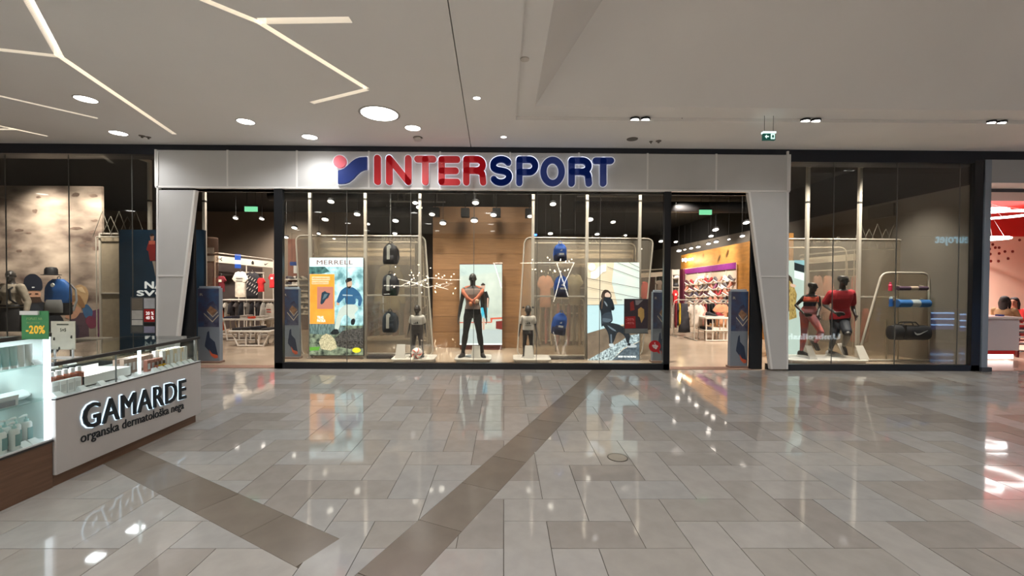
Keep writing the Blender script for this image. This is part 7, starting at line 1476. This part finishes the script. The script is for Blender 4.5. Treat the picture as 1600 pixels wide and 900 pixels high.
t, J = seated(1584.5, 472, 10.55, 1.64, (-.85, -.35, 0), .05, 'seated woman in red striped sweater with long dark hair facing her companion', redj, dict(l=((.16, .03, -.20), (.18, -.05, .02)), r=((.16, .04, -.22), (.16, -.05, -.02))))
mb = MB(); torso(mb, J, 1.64, K((236, 222, 214)), .70, .74, .026, 2); mb.build('white_stripe', t, smooth=True)
for k, (x, y, Y, s) in enumerate(((1566, 545, 10.2, 'round red stool under the woman in khaki jacket'), (1586, 545, 10.6, 'round red stool under the woman in red sweater'))):
    c = at(x, y, Y); t = thing('stool', s, 'stool', (c.x, Y, 0), 'stools behind the counter'); mb = MB(); mb.lathe((c.x, Y, .36), [(.18, 0), (.19, .03), (.17, .06)], redw, 20); mb.build('seat', t, smooth=True); mb = MB(); mb.tube([(c.x, Y, 0), (c.x, Y, .37)], .03, M('steel'), 10); mb.build('pole', t); mb = MB(); mb.lathe((c.x, Y, 0), [(.17, 0), (.16, .02)], M('steel'), 20); mb.build('foot', t)
a = at(1592, 600, 9.7); t = thing('slatted_chair', 'dark red and white slatted chair at the right picture edge', 'chair', at(1600, 550, 9.6))
for i in range(8): p, q_ = at(1592, 503 + i * 5, 9.6), at(1620, 500.5 + i * 5, 9.6); mb = MB(); mb.box(p.x, q_.x, 9.6, 9.62, p.z, q_.z, K((128, 24, 30)) if i % 2 == 0 else K((222, 206, 200))); mb.build('slat', t)
mb = MB(); p, q_ = at(1591, 540, 9.6), at(1620, 537, 9.6); mb.box(p.x, q_.x, 9.6, 10.05, q_.z - .03, q_.z, K((128, 24, 30))); mb.build('seat', t)
for x_ in (p.x + .03, q_.x - .03):
    for y_ in (9.64, 10.0): mb = MB(); mb.box(x_ - .02, x_ + .02, y_ - .02, y_ + .02, 0, q_.z - .02, K((96, 22, 26))); mb.build('leg', t)
p = at(1556, 496, 9.5); mb = MB(); mb.box(p.x - .02, p.x + .1, 9.42, 9.5, ctz - .0, ctz + .11, K((52, 62, 130))); tag(mb.build('card_box'), 'small blue box standing on the white counter', 'box')
# ---------------------------------------------------------------- things behind the photographer that the window glass mirrors
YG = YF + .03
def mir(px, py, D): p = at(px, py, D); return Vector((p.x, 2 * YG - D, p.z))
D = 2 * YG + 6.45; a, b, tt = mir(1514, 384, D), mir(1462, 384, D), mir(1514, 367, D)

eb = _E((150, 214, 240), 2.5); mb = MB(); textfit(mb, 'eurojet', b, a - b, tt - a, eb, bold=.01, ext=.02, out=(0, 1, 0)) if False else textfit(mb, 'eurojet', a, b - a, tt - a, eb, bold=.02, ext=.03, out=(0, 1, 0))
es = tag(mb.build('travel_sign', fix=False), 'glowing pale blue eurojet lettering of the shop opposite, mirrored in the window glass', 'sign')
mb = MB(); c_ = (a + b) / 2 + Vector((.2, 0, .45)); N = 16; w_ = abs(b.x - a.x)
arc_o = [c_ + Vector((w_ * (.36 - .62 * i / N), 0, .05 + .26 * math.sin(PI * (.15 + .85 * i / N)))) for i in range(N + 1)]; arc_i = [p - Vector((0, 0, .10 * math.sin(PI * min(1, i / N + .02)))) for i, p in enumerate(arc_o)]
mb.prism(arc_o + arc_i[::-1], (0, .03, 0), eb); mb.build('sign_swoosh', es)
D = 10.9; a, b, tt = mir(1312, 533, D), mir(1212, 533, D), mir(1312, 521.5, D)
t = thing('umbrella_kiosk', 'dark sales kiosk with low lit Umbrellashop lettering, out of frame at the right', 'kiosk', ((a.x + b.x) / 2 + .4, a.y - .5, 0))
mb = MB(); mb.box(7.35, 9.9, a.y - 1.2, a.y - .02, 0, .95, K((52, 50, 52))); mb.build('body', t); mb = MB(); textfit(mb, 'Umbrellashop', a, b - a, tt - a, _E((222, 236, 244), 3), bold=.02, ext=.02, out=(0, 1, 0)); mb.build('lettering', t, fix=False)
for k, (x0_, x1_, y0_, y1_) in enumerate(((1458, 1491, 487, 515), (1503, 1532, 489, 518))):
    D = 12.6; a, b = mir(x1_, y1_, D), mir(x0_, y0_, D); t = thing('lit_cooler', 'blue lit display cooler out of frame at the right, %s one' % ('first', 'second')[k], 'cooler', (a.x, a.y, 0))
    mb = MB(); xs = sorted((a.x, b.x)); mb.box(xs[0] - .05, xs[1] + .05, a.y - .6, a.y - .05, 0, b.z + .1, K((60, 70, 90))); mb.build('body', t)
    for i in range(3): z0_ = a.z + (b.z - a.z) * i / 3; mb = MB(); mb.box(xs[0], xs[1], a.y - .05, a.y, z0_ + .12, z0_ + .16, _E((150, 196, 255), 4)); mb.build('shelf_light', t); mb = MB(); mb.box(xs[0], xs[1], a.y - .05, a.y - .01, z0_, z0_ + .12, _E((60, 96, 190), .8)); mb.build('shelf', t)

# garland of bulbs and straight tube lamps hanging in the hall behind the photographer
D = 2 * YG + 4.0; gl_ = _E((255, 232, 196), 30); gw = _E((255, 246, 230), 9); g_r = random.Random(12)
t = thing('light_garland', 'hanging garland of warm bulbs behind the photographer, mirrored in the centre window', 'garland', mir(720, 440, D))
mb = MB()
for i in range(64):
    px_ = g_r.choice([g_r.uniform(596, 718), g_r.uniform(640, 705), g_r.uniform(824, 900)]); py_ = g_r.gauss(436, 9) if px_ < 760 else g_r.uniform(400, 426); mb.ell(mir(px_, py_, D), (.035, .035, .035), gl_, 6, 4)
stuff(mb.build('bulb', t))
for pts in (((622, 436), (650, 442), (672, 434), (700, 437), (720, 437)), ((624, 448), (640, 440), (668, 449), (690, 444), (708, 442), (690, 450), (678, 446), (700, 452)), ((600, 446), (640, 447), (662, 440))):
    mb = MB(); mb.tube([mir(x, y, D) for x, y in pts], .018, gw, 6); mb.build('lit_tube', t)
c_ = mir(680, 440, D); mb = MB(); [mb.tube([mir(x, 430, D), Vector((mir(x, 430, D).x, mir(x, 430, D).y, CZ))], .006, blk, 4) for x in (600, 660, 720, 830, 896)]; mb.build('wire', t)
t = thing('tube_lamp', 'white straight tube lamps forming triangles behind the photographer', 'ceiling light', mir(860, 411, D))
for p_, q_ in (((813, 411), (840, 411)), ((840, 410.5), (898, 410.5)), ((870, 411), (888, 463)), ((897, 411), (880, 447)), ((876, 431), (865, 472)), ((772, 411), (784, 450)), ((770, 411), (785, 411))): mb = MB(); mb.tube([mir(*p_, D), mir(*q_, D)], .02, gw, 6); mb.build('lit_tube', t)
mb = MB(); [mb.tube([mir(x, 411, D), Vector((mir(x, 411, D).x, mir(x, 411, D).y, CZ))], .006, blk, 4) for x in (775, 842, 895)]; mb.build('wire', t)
